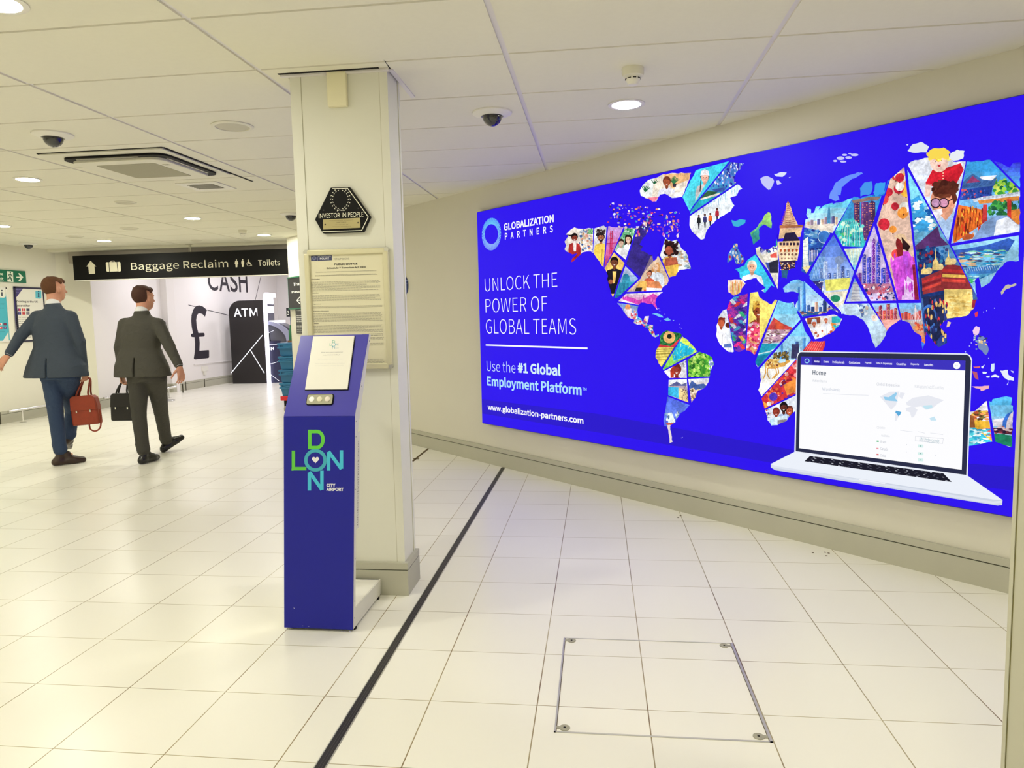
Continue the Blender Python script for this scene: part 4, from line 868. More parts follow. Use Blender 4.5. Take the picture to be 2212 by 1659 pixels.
grad('E', [(553,300),(860,850),(1080,1265),(1060,1420),(860,1640),(690,1640)], (130, 214, 240), (40, 60, 130), 5)
band('E', [(560,540),(640,490),(700,620),(760,700),(760,760),(590,760)], (60,160,220)); dabs('E', (570, 520, 760, 760), 60, [(240,250,250), (60,150,210), (140,206,236), (20,90,170)], 24, 36, 1.3); band('E', [(600,880),(690,800),(780,720),(800,800),(860,860),(620,900)], (90,50,110)); band('E', [(620,900),(760,870),(1000,1240),(660,1260)], (24,50,110))
dabs('E', (630, 880, 850, 1060), 60, [(30,90,150), (60,60,110), (150,40,50), (20,30,80), (60,130,160)], 18, 37)
band('E', [(660,1110),(800,1050),(860,1000),(960,1020),(1040,1200),(1040,1260),(820,1200),(670,1230)], (150,50,56)); 
for i, c_ in enumerate(((196,50,52), (120,30,40), (214,70,60))): PB.poly(g('E', [(665,1130+i*28),(805,1080+i*28),(805,1100+i*28),(665,1150+i*28)]), c_); PB.poly(g('E', [(815,1040+i*36),(985,1050+i*36),(990,1072+i*36),(815,1064+i*36)]), (236,190,90) if i % 2 else c_)
PB.L += .3; 
for x, y, h_ in ((765, 1050, 170), (860, 1010, 120), (680, 1080, 90)): PB.poly(g('E', [(x-26,y),(x-22,y-h_*.35),(x-6,y-h_*.5),(x,y-h_),(x+6,y-h_*.5),(x+22,y-h_*.35),(x+26,y)]), (236,206,130)); PB.disc(g1('E', x+35, y-26), 7, (240,214,150))
PB.L += .3; band('E', [(830,1190),(1035,1190),(1050,1340),(1000,1390),(850,1410),(825,1300)], (236,206,120)); dabs('E', (840, 1200, 1040, 1400), 40, [(246,226,150), (220,180,90), (240,214,130)], 20, 38, 1.5); band('E', [(1040,1270),(1075,1270),(1060,1330),(1035,1330)], (150,40,60))
band('E', [(670,1250),(830,1230),(830,1500),(760,1600),(690,1480)], (30,40,80)); PB.ring(g1('E', 715, 1400), 27, 21, (60,110,190), sx=.62); dabs('E', (680, 1270, 850, 1600), 60, [(200,50,60), (40,50,110), (230,190,110), (30,30,60), (60,100,170)], 18, 39, .6)
grad('E', [(556,262),(690,130),(985,130),(988,250),(858,838)], (226, 226, 232), (190, 214, 244)); 
PB.poly(g('E', [(690,395),(740,300),(830,290),(950,250),(975,300),(900,440),(760,430),(730,420),(690,410)]), (206,30,48)); PB.poly(g('E', [(690,400),(735,410),(720,500),(680,500)]), (236,200,190)); PB.L += .3
PB.disc(g1('E', 790, 235), 24, (246,206,190), sx=.84); PB.L += .1; dabs('E', (715, 145, 870, 220), 50, [(250,226,90), (246,200,70), (255,240,140)], 28, 40); PB.poly(g('E', [(725,215),(750,160),(830,150),(860,215),(800,205)]), (250,222,90)); PB.L += .2; PB.poly(g('E', [(778,265),(805,258),(798,278),(784,278)]), (200,60,70)); PB.disc(g1('E', 765, 240), .9, (60,50,60)); PB.disc(g1('E', 808, 232), .9, (60,50,60)); 
for y_ in (325, 345, 365): PB.disc(g1('E', 820, y_), 1.3, (250,230,190))
PB.L += .3; PB.disc(g1('E', 820, 530), 32, (226,150,120), sx=.86); PB.L += .1; dabs('E', (760, 400, 920, 490), 60, [(90,40,30), (70,28,22), (110,54,36)], 34, 41); PB.poly(g('E', [(755,480),(800,430),(900,430),(930,520),(900,560),(880,480),(800,480)]), (90,38,28)); PB.L += .2
for x in (765, 825): PB.ring(g1('E', x, 548), 11, 8.6, (34,24,44), n=20, sx=1.05)
PB.line(g1('E', 850, 540), g1('E', 895, 515), 2.2, (34,24,44)); PB.disc(g1('E', 765, 548), 8.6, (200,150,190)); PB.disc(g1('E', 825, 548), 8.6, (200,140,170)); PB.poly(g('E', [(740,600),(810,590),(820,640),(790,680),(745,640)]), (240,236,240), PB.L+.2); PB.L += .3; band('E', [(790,690),(870,640),(920,600),(880,780),(860,840)], (176,206,244)); band('E', [(800,640),(850,600),(900,560),(890,620),(840,680)], (226,160,130))
grad('E', [(1000,225),(1170,225),(1400,460),(1400,760),(880,850)], (60, 160, 226), (170, 200, 236)); band('E', [(1100,350),(1220,340),(1180,400),(1060,400)], (240,240,250)); dabs('E', (1190, 370, 1400, 480), 70, [(60,150,60), (150,206,70), (30,110,60), (200,220,90)], 26, 42)
band('E', [(960,400),(1000,360),(1040,330),(1110,370),(1180,380),(1225,350),(1200,420),(1120,440),(950,450)], (70,110,170)); band('E', [(990,400),(1040,345),(1100,390)], (150,60,110)); 
for k in range(26): PB.line(g1('E', 955+k*9, 445-k*1.5), g1('E', 975+k*8.6, 410-k*1.5), .8, (30,60,130))
band('E', [(950,450),(1190,420),(1180,500),(945,530)], (40,70,160)); dabs('E', (955, 450, 1180, 520), 40, [(200,80,90), (60,90,190), (30,50,130)], 12, 43)
band('E', [(1040,520),(1130,500),(1280,480),(1400,460),(1400,500),(1150,530),(1050,540)], (206,214,226)); 
for k in range(30): PB.line(g1('E', 1100+k*10, 508-k*1.6), g1('E', 1096+k*10, 526-k*1.6), .7, (50,70,120))
band('E', [(1080,530),(1390,495),(1390,530),(1090,555)], (206,130,60)); dabs('E', (1160, 540, 1400, 640), 60, [(40,120,60), (70,160,70), (30,90,60)], 24, 44)
band('E', [(930,560),(1130,600),(1150,680),(900,850),(890,740)], (226,110,40)); dabs('E', (920, 580, 1140, 800), 110, [(240,60,40), (250,170,60), (200,50,30), (240,120,50), (120,40,30)], 14, 45, .5)
for k in range(9): PB.line(g1('E', 935+k*23, 600), g1('E', 915+k*24, 830-k*18), 1.0, (120,40,20))
band('E', [(1120,560),(1150,560),(1150,700),(1110,700)], (200,60,60)); band('E', [(1300,520),(1330,520),(1330,690),(1300,690)], (206,60,50)); band('E', [(1330,600),(1400,590),(1400,710),(1330,700)], (236,140,60)); band('E', [(1130,690),(1220,640),(1300,640),(1390,720),(1390,770),(1030,830)], (130,160,206)); band('E', [(1220,680),(1300,650),(1390,720),(1390,765),(1200,790)], (236,240,250)); band('E', [(960,800),(1010,775),(1055,785),(1040,815),(970,825)], (190,90,50))
grad('E', [(1190,225),(1400,240),(1400,440)], (60, 60, 226), (90, 190, 236))
grad('E', [(885,870),(1385,790),(1385,985),(1220,1060),(1150,1170),(1090,1270),(1075,1250)], (150, 206, 236), (50, 140, 190)); band('E', [(885,900),(990,890),(1150,860),(1310,810),(1385,840),(1385,900),(900,960)], (50,90,180)); dabs('E', (900, 900, 1385, 1060), 170, [(40,150,200), (190,220,230), (60,60,110), (40,110,160), (210,170,130), (120,190,160)], 20, 46, 2.2); band('E', [(970,1040),(1250,1010),(1240,1070),(1010,1080)], (60,120,190)); 
for k in range(16): PB.line(g1('E', 980+k*17, 1030-k), g1('E', 990+k*17, 1060-k), .7, (210,226,240))
band('E', [(1020,1130),(1120,1110),(1110,1140),(1030,1160)], (60,190,90)); dabs('E', (1000, 1080, 1240, 1180), 40, [(60,190,110), (180,220,230), (30,110,170), (230,240,240)], 18, 47, 1.8)
grad('E', [(160,1110),(255,1280),(95,1285)], (110, 160, 226), (190, 206, 236)); band('E', [(150,1140),(185,1140),(205,1280),(130,1285)], (200,200,206)); 
for k in range(6): PB.line(g1('E', 138, 1150+k*24), g1('E', 200, 1150+k*24), .7, (90,100,150))
panel('E', [(60,1300),(265,1298),(400,1500),(370,1640),(300,1640),(220,1420),(60,1400)], (190, 214, 232)); dabs('E', (80, 1300, 260, 1400), 60, [(120,150,200), (230,236,240), (90,110,160), (206,190,170)], 16, 48); person('E', 310, 1400, 70, (240,214,200), (226,226,236), (206,120,90), w=1.0, hat=(214,232,240)); dabs('E', (250, 1460, 390, 1640), 60, [(206,60,60), (240,190,140), (120,60,90), (240,240,240), (60,110,170)], 18, 49)
grad('E', [(285,1298),(470,1296),(505,1430),(405,1510)], (160, 200, 240), (226, 120, 90)); skyline('E', 310, 480, 1420, [60, 110, 70, 120, 80, 90], [(190,70,70), (140,50,80)], (250,190,120), 10); band('E', [(360,1425),(500,1415),(440,1510),(400,1510)], (240,170,160))
grad('E', [(485,1296),(655,1294),(690,1600),(620,1560),(515,1430)], (130, 190, 236), (226, 130, 80)); skyline('E', 500, 660, 1420, [50, 60, 50, 40, 60, 70], [(206,90,70), (160,60,60)], None, 11)
for k in range(6): PB.line(g1('E', 612, 1320), g1('E', 585+k*15, 1440), .6, (240,230,230))
PB.line(g1('E', 612, 1310), g1('E', 616, 1450), 1.3, (250,240,240)); dabs('E', (600, 1440, 670, 1500), 20, [(236,150,90), (206,80,60)], 14, 50); panel('E', [(650,1520),(690,1560),(690,1659),(660,1659)], (60, 120, 236))
# Middle East and Africa ------------------------------------------------
grad('D', [(830,10),(1020,0),(1290,250),(1390,350),(1050,420),(960,300),(830,140)], (120, 190, 240), (236, 240, 250)); 
for x, w_, h_ in ((1000, 22, 280), (1055, 26, 330)): PB.poly(g('D', [(x-w_,370),(x-w_*.6,370-h_),(x+w_*.6,370-h_+10),(x+w_,370)]), (60,120,200)); PB.poly(g('D', [(x-w_,370),(x-w_*.6,370-h_),(x-w_*.1,370-h_+5),(x-w_*.2,370)]), (120,190,236), PB.L+.1)
PB.L += .3; skyline('D', 1085, 1380, 365, [80, 60, 110, 60, 130, 50, 40], [(60,90,150), (40,60,110), (190,150,130)], None, 12); band('D', [(960,360),(1400,350),(1050,430)], (40,90,150)); dabs('D', (980, 350, 1380, 400), 40, [(206,170,140), (50,70,130), (120,60,70), (40,110,170)], 16, 51, 1.6)
panel('D', [(1065,430),(1180,410),(1390,385),(1480,430),(1380,570),(1180,660)], (230, 222, 216)); band('D', [(1085,425),(1230,415),(1230,480),(1095,490)], (140,70,50)); band('D', [(1350,410),(1460,400),(1440,470),(1350,480)], (50,180,190)); person('D', 1165, 480, 66, (206,110,80), (236,240,246), (240,242,248), w=1.1, hat=(200,222,240)); person('D', 1290, 440, 60, (214,120,90), (236,240,246), (240,242,250), w=1.0, hat=(226,236,244)); dabs('D', (1140, 560, 1380, 660), 30, [(240,214,190), (190,90,60), (246,240,240)], 20, 52); dabs('D', (1350, 480, 1440, 560), 16, [(60,190,190), (240,150,70)], 20, 53)
panel('D', [(130,300),(240,330),(320,790),(120,790)], (232, 236, 246)); person('D', 185, 475, 96, (190,84,50), (130,44,30), (244,244,250), long=False, glasses=True, w=.9); dabs('D', (150, 425, 225, 450), 12, [(130,44,30), (160,60,40)], 16, 54); PB.disc(g1('D', 186, 482), 8, (206,100,66), sx=.8, layer=PB.L+.1); PB.L += .2; PB.disc(g1('D', 258, 500), 6, (100,40,30)); band('D', [(225,560),(270,550),(300,700),(240,640)], (240,244,250)); band('D', [(215,700),(290,690),(300,735),(215,735)], (90,120,190))
panel('D', [(245,330),(300,180),(465,150),(438,750),(370,790),(325,760)], (110, 50, 170)); rn = random.Random(21); FB = [(240,50,150), (90,50,180), (60,190,130), (230,60,70), (250,200,90), (60,40,150), (240,240,250), (80,170,220), (190,60,180)]
for k in range(44):
    x, y = 250+(k % 5)*46+rn.uniform(-6, 6), 190+(k//5)*64+(k % 2)*26; a_ = .9 if (k+k//5) % 2 else -.8; c_ = FB[rn.randrange(len(FB))]
    for j in range(5):
        PB.line(g1('D', x-34*math.cos(a_)+j*9, y-34*math.sin(a_)), g1('D', x+34*math.cos(a_)+j*9, y+34*math.sin(a_)), 1.9, tuple(min(255, v*(1 if j % 2 else .84)) for v in c_), PB.L+k*.05+j*.008)
PB.L += 2.6
panel('D', [(490,160),(590,130),(590,200),(640,240),(780,230),(540,815),(445,800)], (252, 232, 120)); person('D', 580, 355, 150, (150,66,38), (80,40,26), (236,90,120), w=.85); PB.poly(g('D', [(525,350),(520,290),(560,240),(640,235),(680,290),(660,370),(640,400),(630,330),(560,310)]), (214,160,60)); PB.L += .1; dabs('D', (525, 240, 675, 290), 26, [(190,130,50), (240,200,90), (120,70,40)], 16, 55); band('D', [(478,480),(540,440),(590,470),(530,520),(485,560)], (160,72,44)); dabs('D', (460, 480, 660, 800), 160, [(236,70,110), (250,220,226), (200,40,90), (246,190,120), (240,130,160)], 20, 56)
band('D', [(575,440),(640,430),(640,470),(590,500)], (150,66,40))
grad('D', [(785,240),(960,250),(1020,440),(560,960),(540,900)], (120, 200, 236), (236, 244, 250), 5); band('D', [(670,540),(740,420),(830,480),(940,530),(930,560),(660,560)], (200,70,70)); band('D', [(750,440),(830,485),(860,540),(760,540)], (226,90,60)); band('D', [(650,545),(940,545),(840,680),(610,690)], (190,150,170)); dabs('D', (640, 545, 930, 690), 90, [(226,200,190), (120,80,120), (240,236,230), (160,120,130), (110,90,60)], 16, 57, 1.5); band('D', [(600,695),(860,690),(760,780),(580,940),(540,900)], (40,170,200)); band('D', [(570,800),(700,770),(760,740),(755,750),(700,785),(570,812)], (200,240,240)); band('D', [(550,830),(700,800),(590,950),(540,900)], (20,130,170))
grad('D', [(1035,460),(1140,640),(1000,830),(610,1250),(560,1150),(590,960)], (120, 196, 240), (250, 246, 232), 5); skyline('D', 800, 1080, 860, [170, 90, 120, 60, 190, 130, 230], [(80,140,200), (60,90,150), (150,190,220)], None, 13); band('D', [(930,700),(1010,700),(1000,850),(920,850)], (60,60,100)); dabs('D', (740, 790, 900, 880), 40, [(110,96,50), (150,120,60), (80,70,40)], 20, 58); band('D', [(590,960),(1010,850),(800,1060),(610,1250),(560,1200)], (250,246,238))
CM = (214,160,80); PB.poly(g('D', [(640,930),(660,880),(700,850),(760,870),(800,900),(860,890),(870,865),(910,870),(915,890),(880,905),(850,935),(790,945),(760,960),(680,960),(650,950)]), CM); PB.L += .1
for l_ in (((650,930),(655,1000),(632,1062)), ((676,950),(670,1010),(694,1066)), ((760,950),(770,1010),(722,1064)), ((780,940),(792,1000),(740,1060))): PB.path(g('D', l_), 2.4, CM)
dabs('D', (650, 860, 800, 940), 40, [(246,206,110), (190,130,60), (120,60,50), (250,220,150)], 14, 59)
panel('D', [(1000,840),(1000,1210),(640,1380),(610,1270)], (206, 50, 60)); dabs('D', (630, 900, 1000, 1370), 170, [(226,60,70), (240,150,150), (150,30,50), (246,120,60), (250,210,200), (190,40,50), (90,40,140)], 28, 60); PB.disc(g1('D', 735, 1255), 9, (90,60,200)); PB.L += .2; band('D', [(840,1130),(970,1060),(990,1190),(880,1240)], (240,140,60)); band('D', [(625,1300),(690,1340),(650,1385)], (250,170,70)); PB.disc(g1('D', 690, 1330), 5, (250,240,230))
panel('D', [(1000,1225),(1000,1440),(780,1560),(650,1560),(640,1400)], (226, 232, 242)); person('D', 765, 1420, 90, (150,60,46), (120,44,36), (190,222,240), w=.9); person('D', 905, 1400, 90, (190,90,60), (110,50,40), (240,240,246), w=.8, long=True); person('D', 845, 1370, 100, (96,44,34), (26,18,20), (170,190,220), w=.7, beard=True); band('D', [(740,1470),(880,1450),(890,1560),(740,1560)], (206,226,240)); band('D', [(780,1500),(880,1490),(870,1560),(780,1560)], (150,140,150)); dabs('D', (650, 1380, 700, 1500), 14, [(60,90,140), (200,80,60), (150,160,180)], 12, 61)
panel('D', [(1150,650),(1310,660),(1250,790),(1030,780)], (214, 60, 70)); 
for k in range(7): PB.line(g1('D', 1060+k*24, 780), g1('D', 1130+k*22, 670), .8, (250,150,130))
# Australia ---------------------------------------------------------------
panel('G', [(190,830),(240,820),(330,740),(372,1060),(190,1095)], (230, 226, 230)); band('G', [(190,830),(335,815),(345,850),(230,870),(190,880)], (200,110,60)); dabs('G', (200, 820, 340, 900), 50, [(190,90,50), (236,190,80), (120,110,50), (240,150,90), (90,60,40)], 18, 62, 1.5); band('G', [(230,900),(350,900),(372,1060),(280,990),(215,950)], (246,190,60)); band('G', [(300,960),(360,950),(372,1040)], (230,90,80)); band('G', [(190,950),(240,950),(372,1060),(190,1095)], (60,190,220)); dabs('G', (195, 960, 350, 1085), 60, [(40,160,200), (200,240,246), (90,214,226), (240,250,250)], 18, 63, 1.8); band('G', [(190,850),(230,860),(240,950),(195,950)], (150,90,50))
grad('G', [(345,735),(560,690),(560,1120),(398,1060)], (90, 190, 240), (214, 226, 240), 5); band('G', [(375,890),(560,860),(560,940),(380,940)], (236,230,240)); 
for k in range(3): PB.poly(g('G', [(450+k*30,960),(455+k*32,900),(480+k*30,850),(530+k*12,820),(520+k*16,880),(500+k*26,960)]), ((60,120,220), (232,220,226), (200,190,210))[k], PB.L+k*.1)
PB.L += .5; band('G', [(380,950),(560,960),(560,1010),(385,990)], (90,40,60)); dabs('G', (380, 940, 540, 1010), 30, [(40,30,60), (150,60,70), (230,200,200)], 12, 64, 1.6); band('G', [(385,995),(560,1015),(560,1110),(400,1070)], (30,130,96))
# islands and shards that sit on the blue are added after the sea
PB.cv = None
NAM = g('A', [(100,910),(140,850),(112,838),(160,790),(200,765),(240,778),(380,775),(430,762),(495,738),(520,765),(560,750),(620,765),(700,760),(770,745),(830,775),(850,740),(900,705),(960,650),(1010,700),(960,780),(930,850),(890,900),(868,940),(900,960),(880,1000),(960,1040),(1000,1050),(1012,1110),(1040,1090),(1060,1040),(1090,1010),(1075,940),(1085,880),(1130,862),(1150,890),(1200,905),(1250,890),(1290,970),(1340,1010),(1365,1060),(1370,1110),(1395,1190),(1320,1195),(1280,1200),(1250,1235),(1240,1260),(1160,1280),(1170,1330),(1110,1370),(1090,1410),(1105,1430),(1040,1490),(1030,1540),(1052,1612),(1025,1580),(1000,1550),(950,1545),(880,1535),(860,1560),(845,1620),(850,1680),(888,1700)])
NAM += g('B', [(590,345),(610,330),(620,292),(662,288),(655,330),(640,370),(702,378),(700,430),(722,484),(760,470),(760,486),(725,500),(700,490),(670,455),(655,415),(620,400),(590,375),(540,372),(490,350),(455,315),(440,280),(400,230),(375,190),(350,165),(325,130),(300,100),(270,40)])
NAM += g('A', [(546,1375),(540,1330),(545,1260),(520,1200),(495,1170),(470,1140),(430,1080),(400,1040),(370,1010),(330,1010),(280,1020),(240,1062),(190,1112),(165,1120),(180,1080),(230,1030),(180,1042),(120,1010),(100,990),(118,950)])
GRL = g('A', [(1480,145),(1780,88),(1840,100),(1935,112),(1900,170),(1860,200),(1835,300),(1880,305),(1920,370),(1885,385),(1862,440),(1795,462),(1840,540),(1800,600),(1650,690),(1600,740),(1560,790),(1530,882),(1500,892),(1430,850),(1398,790),(1370,700),(1382,640),(1368,592),(1305,455),(1440,190)])
BAF = g('A', [(870,390),(905,330),(960,280),(1060,250),(1110,220),(1230,210),(1395,207),(1310,452),(1200,465),(1130,420),(1080,430),(1040,498),(1000,500),(960,470),(880,440)])
SAM = g('B', [(770,490),(800,452),(840,430),(900,448),(975,458),(1000,500),(1080,530),(1110,580),(1130,630),(1160,643),(1230,665),(1290,700),(1312,768),(1270,840),(1262,900),(1258,940),(1220,1000),(1150,1030),(1130,1090),(1080,1160),(1052,1190),(1020,1230),(980,1250),(940,1300),(920,1350),(872,1380),(862,1430),(895,1545),(870,1555),(840,1480),(812,1400),(805,1330),(815,1230),(835,1130),(848,1000),(855,920),(815,850),(780,790),(725,700),(730,640),(757,590),(770,560)])
IBE = g('C', [(265,1198),(330,1188),(410,1192),(450,1230),(412,1280),(380,1340),(320,1362),(268,1322)])
EUR = g('C', [(340,1080),(440,1040),(480,960),(520,935),(548,930),(545,870),(600,842),(640,880),(700,870),(770,830),(780,735),(800,640),(866,390),(890,350),(912,385),(1000,600),(1050,618),(1062,565),(1110,550),(1085,500),(1090,440),(1140,450),(1140,490),(1165,490),(1200,405),(1240,425),(1215,455),(1300,400),(1310,372),(1350,345),(1370,395),(1500,362),(1540,330),(1595,318)])
EUR += g('E', [(207,515),(240,500),(330,480),(380,470),(412,378),(440,335),(530,288),(545,250),(660,222),(740,205),(800,160),(870,200),(900,240),(985,238),(1100,238),(1165,222),(1250,245),(1320,285),(1345,250),(1400,245),(1398,600),(1390,980),(1300,985),(1220,1060),(1240,1130),(1160,1150),(1110,1180),(1090,1100),(1060,1130),(1065,1200),(1082,1262),(1050,1340),(1000,1390),(905,1410),(830,1432),(800,1470),(852,1530),(855,1590),(790,1622),(750,1580),(700,1510),(690,1600),(672,1642),(660,1540),(612,1510),(570,1440),(500,1420),(450,1455),(402,1510),(380,1560),(352,1600),(322,1630),(292,1560),(262,1470),(230,1422),(180,1392),(80,1375)])
EUR += g('D', [(1440,385),(1400,350),(1340,330),(1300,370),(1200,395),(1120,400),(1040,412),(1020,380),(960,300),(985,262),(1006,240),(1012,165),(960,145),(860,152),(845,110),(900,60),(960,22),(1010,18),(1060,45),(1120,18),(1128,-20),(1050,-62),(970,-100),(900,-80),(885,10),(842,-5)])
EUR += g('C', [(835,1180),(800,1300),(745,1262),(720,1250),(680,1300),(655,1330),(615,1305),(660,1280),(600,1225),(565,1175),(470,1192),(440,1210),(390,1170),(385,1120)])
SCA = g('C', [(500,700),(550,660),(620,575),(650,500),(690,475),(712,492),(728,600),(722,650),(640,610),(588,660),(600,760),(530,822)])
AFR = g('D', [(300,225),(330,200),(400,180),(490,158),(580,148),(592,200),(640,240),(722,282),(762,232),(800,240),(880,265),(955,255),(968,310),(1010,400),(1060,510),(1092,590),(1135,652),(1160,672),(1290,665),(1280,730),(1240,800),(1100,1000),(1100,1500),(980,1390),(930,1440),(880,1510),(790,1550),(722,1555),(682,1500),(655,1400),(632,1370),(615,1290),(600,1250),(580,1190),(612,1080),(600,980),(570,932),(550,870),(556,800),(540,810),(510,782),(450,762),(380,780),(330,772),(315,785),(270,780),(210,732),(160,662),(138,600),(152,480),(165,412),(210,345),(245,332),(258,270)])
ARA = g('D', [(1070,432),(1180,410),(1300,402),(1390,388),(1468,432),(1440,500),(1380,560),(1270,620),(1182,648),(1160,620),(1110,530)])
AUS = g('G', [(150,860),(215,820),(270,770),(310,748),(345,740),(372,752),(390,710),(430,695),(470,700),(530,715),(522,770),(538,780),(538,900),(530,1095),(490,1108),(440,1080),(400,1060),(330,1065),(250,1085),(195,1092),(150,1100)])
BRI = g('C', [(250,1000),(262,930),(300,870),(330,810),(365,812),(372,870),(410,930),(440,990),(400,1030),(350,1025),(330,960),(300,990),(262,1012)])
HOLES = [crinkle(h, 1.3, 6) for h in (NAM, GRL, BAF, SAM, IBE, EUR, SCA, AFR, ARA, AUS, BRI)]
SEA = 40; PB.flag = 1.
border = [(u0, v0), (u1, v0), (u1, v1), (u0, v1)]
PB.poly(border, BL, SEA, px=False, holes=[[PB.P(*p) for p in h] for h in HOLES])
PB.poly([(u0, v0), (u1, v0), (u1, v1), (u0, v1)], BL, -2, px=False)
I = SEA+3
# darker band of the floor line in the picture, and a soft lighter middle
bandc = (40, 20, 206)
PB.poly([PB.P(1043, 862), PB.P(1300, 895), PB.P(1718, 972), (u1, PB.P(2180, 1004)[1]), (u1, PB.P(2180, 1055)[1]), PB.P(1718, 1008), PB.P(1300, 935), PB.P(1043, 893)], bandc, I-1, px=False)
def isl(r, pts, col, am=.8): PB.poly(crinkle(g(r, pts), am, 5), col, I)
SC = [(190,120,200), (90,60,180), (230,200,190), (70,160,210), (240,150,110), (40,30,130), (240,236,250), (206,60,120)]
rn = random.Random(77)
for k in range(150):       # the Canadian archipelago and the coastal splinters
    x = rn.uniform(540, 1285); y = 580+rn.uniform(-70, 170)+(x-540)*.12
    if x > 850 and y < 510: continue
    m = rn.randint(5, 8); a_ = rn.uniform(5, 22)
    pts = [(x+a_*math.cos(math.tau*i/m)*rn.uniform(.4, 1.1), y+a_*.8*math.sin(math.tau*i/m)*rn.uniform(.4, 1.1)) for i in range(m)]
    PB.poly(g('A', pts), rn.choice(SC), I+rn.random())
for k in range(22):
    x = rn.uniform(1070, 1290); y = rn.uniform(640, 860); m = 6; a_ = rn.uniform(6, 26)
    PB.poly(g('A', [(x+a_*.7*math.cos(math.tau*i/m)*rn.uniform(.4, 1.1), y+a_*1.2*math.sin(math.tau*i/m)*rn.uniform(.4, 1.1)) for i in range(m)]), rn.choice([(206,90,190), (240,170,150), (120,60,190), (240,220,240)]), I+rn.random())
for k in range(40): 
    x = rn.uniform(880, 1080); y = rn.uniform(840, 1050); PB.disc(g1('A', x, y), rn.uniform(.3, .0001), BL, I, 6) if 0 else None
isl('A', [(1810,690),(1850,700),(1900,680),(1955,690),(1950,720),(1880,760),(1830,750)], (60,180,220)); isl('B', [(690,268),(740,262),(790,280),(808,302),(770,300),(740,285)], (120,200,246)); isl('B', [(806,322),(850,305),(880,330),(840,340)], (110,190,240)); isl('B', [(895,328),(915,330),(905,340)], (150,200,240)); isl('B', [(765,335),(785,335),(775,342)], (170,200,250))
isl('B', [(845,1375),(870,1370),(897,1540),(868,1552)], (236,222,220), 1.4)
for x, y in ((760,215),(770,240),(820,270),(965,370),(972,400),(985,412),(945,1300),(985,1500),(995,1495)): PB.disc(g1('B', x, y), .8, (200,190,246), I, 8)
isl('C', [(605,130),(680,100),(740,130),(745,180),(715,240),(690,245),(655,215),(620,170)], (196,200,250), 2); isl('C', [(750,80),(820,58),(885,65),(840,110),(770,105)], (220,226,252), 1.5); isl('C', [(770,150),(800,145),(830,180),(785,195)], (206,206,250)); isl('C', [(905,112),(930,108),(910,122)], (200,200,250)); 
isl('C', [(1330,335),(1345,270),(1400,170),(1500,110),(1640,60),(1665,75),(1560,140),(1460,210),(1410,290),(1440,345),(1400,365)], (110,150,252), 1.2)
isl('E', [(30,490),(40,400),(100,350),(215,318),(228,330),(130,380),(70,430),(60,490)], (104,146,252), 1); isl('E', [(205,440),(240,395),(290,385),(300,430),(285,480),(210,500)], (70,150,236), 1.5); isl('E', [(305,470),(325,400),(395,395),(388,470),(320,500)], (60,160,240), 1.5)
for x, y, w_, h_ in ((60,215,30,14),(90,190,20,8),(120,210,26,10),(165,190,30,10),(80,240,24,8),(20,235,16,8),(130,180,14,5)): PB.disc(g1('E', x, y), h_*.29, (200,200,250), I, 9, sx=w_/h_)
isl('E', [(560,160),(600,110),(660,92),(720,130),(700,170),(620,175)], (226,232,240), 1.5); isl('E', [(548,115),(570,108),(560,120)], (226,232,240)); isl('E', [(880,180),(930,150),(985,160),(975,215),(900,235),(870,215)], (232,238,244), 1.5)
for p in ([(700,175),(760,140),(830,135),(880,170),(860,225),(780,215),(720,225)],): PB.poly(crinkle(g('E', p), 2, 5), (250, 218, 84), I)
isl('E', [(1255,1215),(1290,1165),(1370,1145),(1372,1160),(1300,1190),(1262,1235)], (200,190,170), 1.4); isl('E', [(1060,1370),(1085,1355),(1080,1395),(1065,1400)], (226,60,80)); isl('E', [(860,1430),(885,1440),(870,1470),(850,1475)], (240,206,170)); isl('E', [(1045,1500),(1075,1465),(1100,1490),(1085,1530),(1060,1540)], (246,206,240), 1)
for k in range(26):
    x, y = rn.uniform(1040, 1160), 1530+rn.uniform(0, 120); PB.disc(g1('E', x, y), rn.uniform(.8, 2.6), rn.choice([(230,230,240), (120,150,190), (240,200,140), (50,60,120)]), I+rn.random(), 7, sx=1.3)
isl('G', [(230,190),(250,160),(280,170),(275,215),(240,235)], (246,206,240)); isl('G', [(260,250),(310,240),(350,340),(330,385),(275,340)], (120,140,190), 2.2)
for x, y in ((170,360),(200,315),(215,290),(235,270),(350,410),(395,20),(310,50),(335,40)): PB.disc(g1('G', x, y), 1.2, (190,200,250), I, 7)
for p, c_ in (([(230,475),(285,470),(280,485),(240,485)], (226,110,110)), ([(290,478),(320,460),(305,490)], (230,236,250)), ([(365,500),(370,455),(395,450),(390,510),(375,515)], (214,236,250)), ([(220,510),(260,520),(270,580),(240,560)], (190,90,110)), ([(300,515),(338,518),(330,530),(305,530)], (226,240,252)), ([(330,548),(360,545),(355,560),(335,560)], (226,240,252)), ([(370,545),(400,535),(432,548),(428,562),(400,555),(372,560)], (236,244,252)), ([(440,505),(500,500),(505,540),(545,560),(545,585),(500,580),(470,560)], (232,240,252)), ([(215,630),(300,628),(355,622),(350,645),(290,665),(285,650)], (246,180,190)), ([(490,615),(505,590),(500,620)], (200,200,250)), ([(520,505),(545,512),(540,525)], (220,226,252))): isl('G', p, c_, 1)
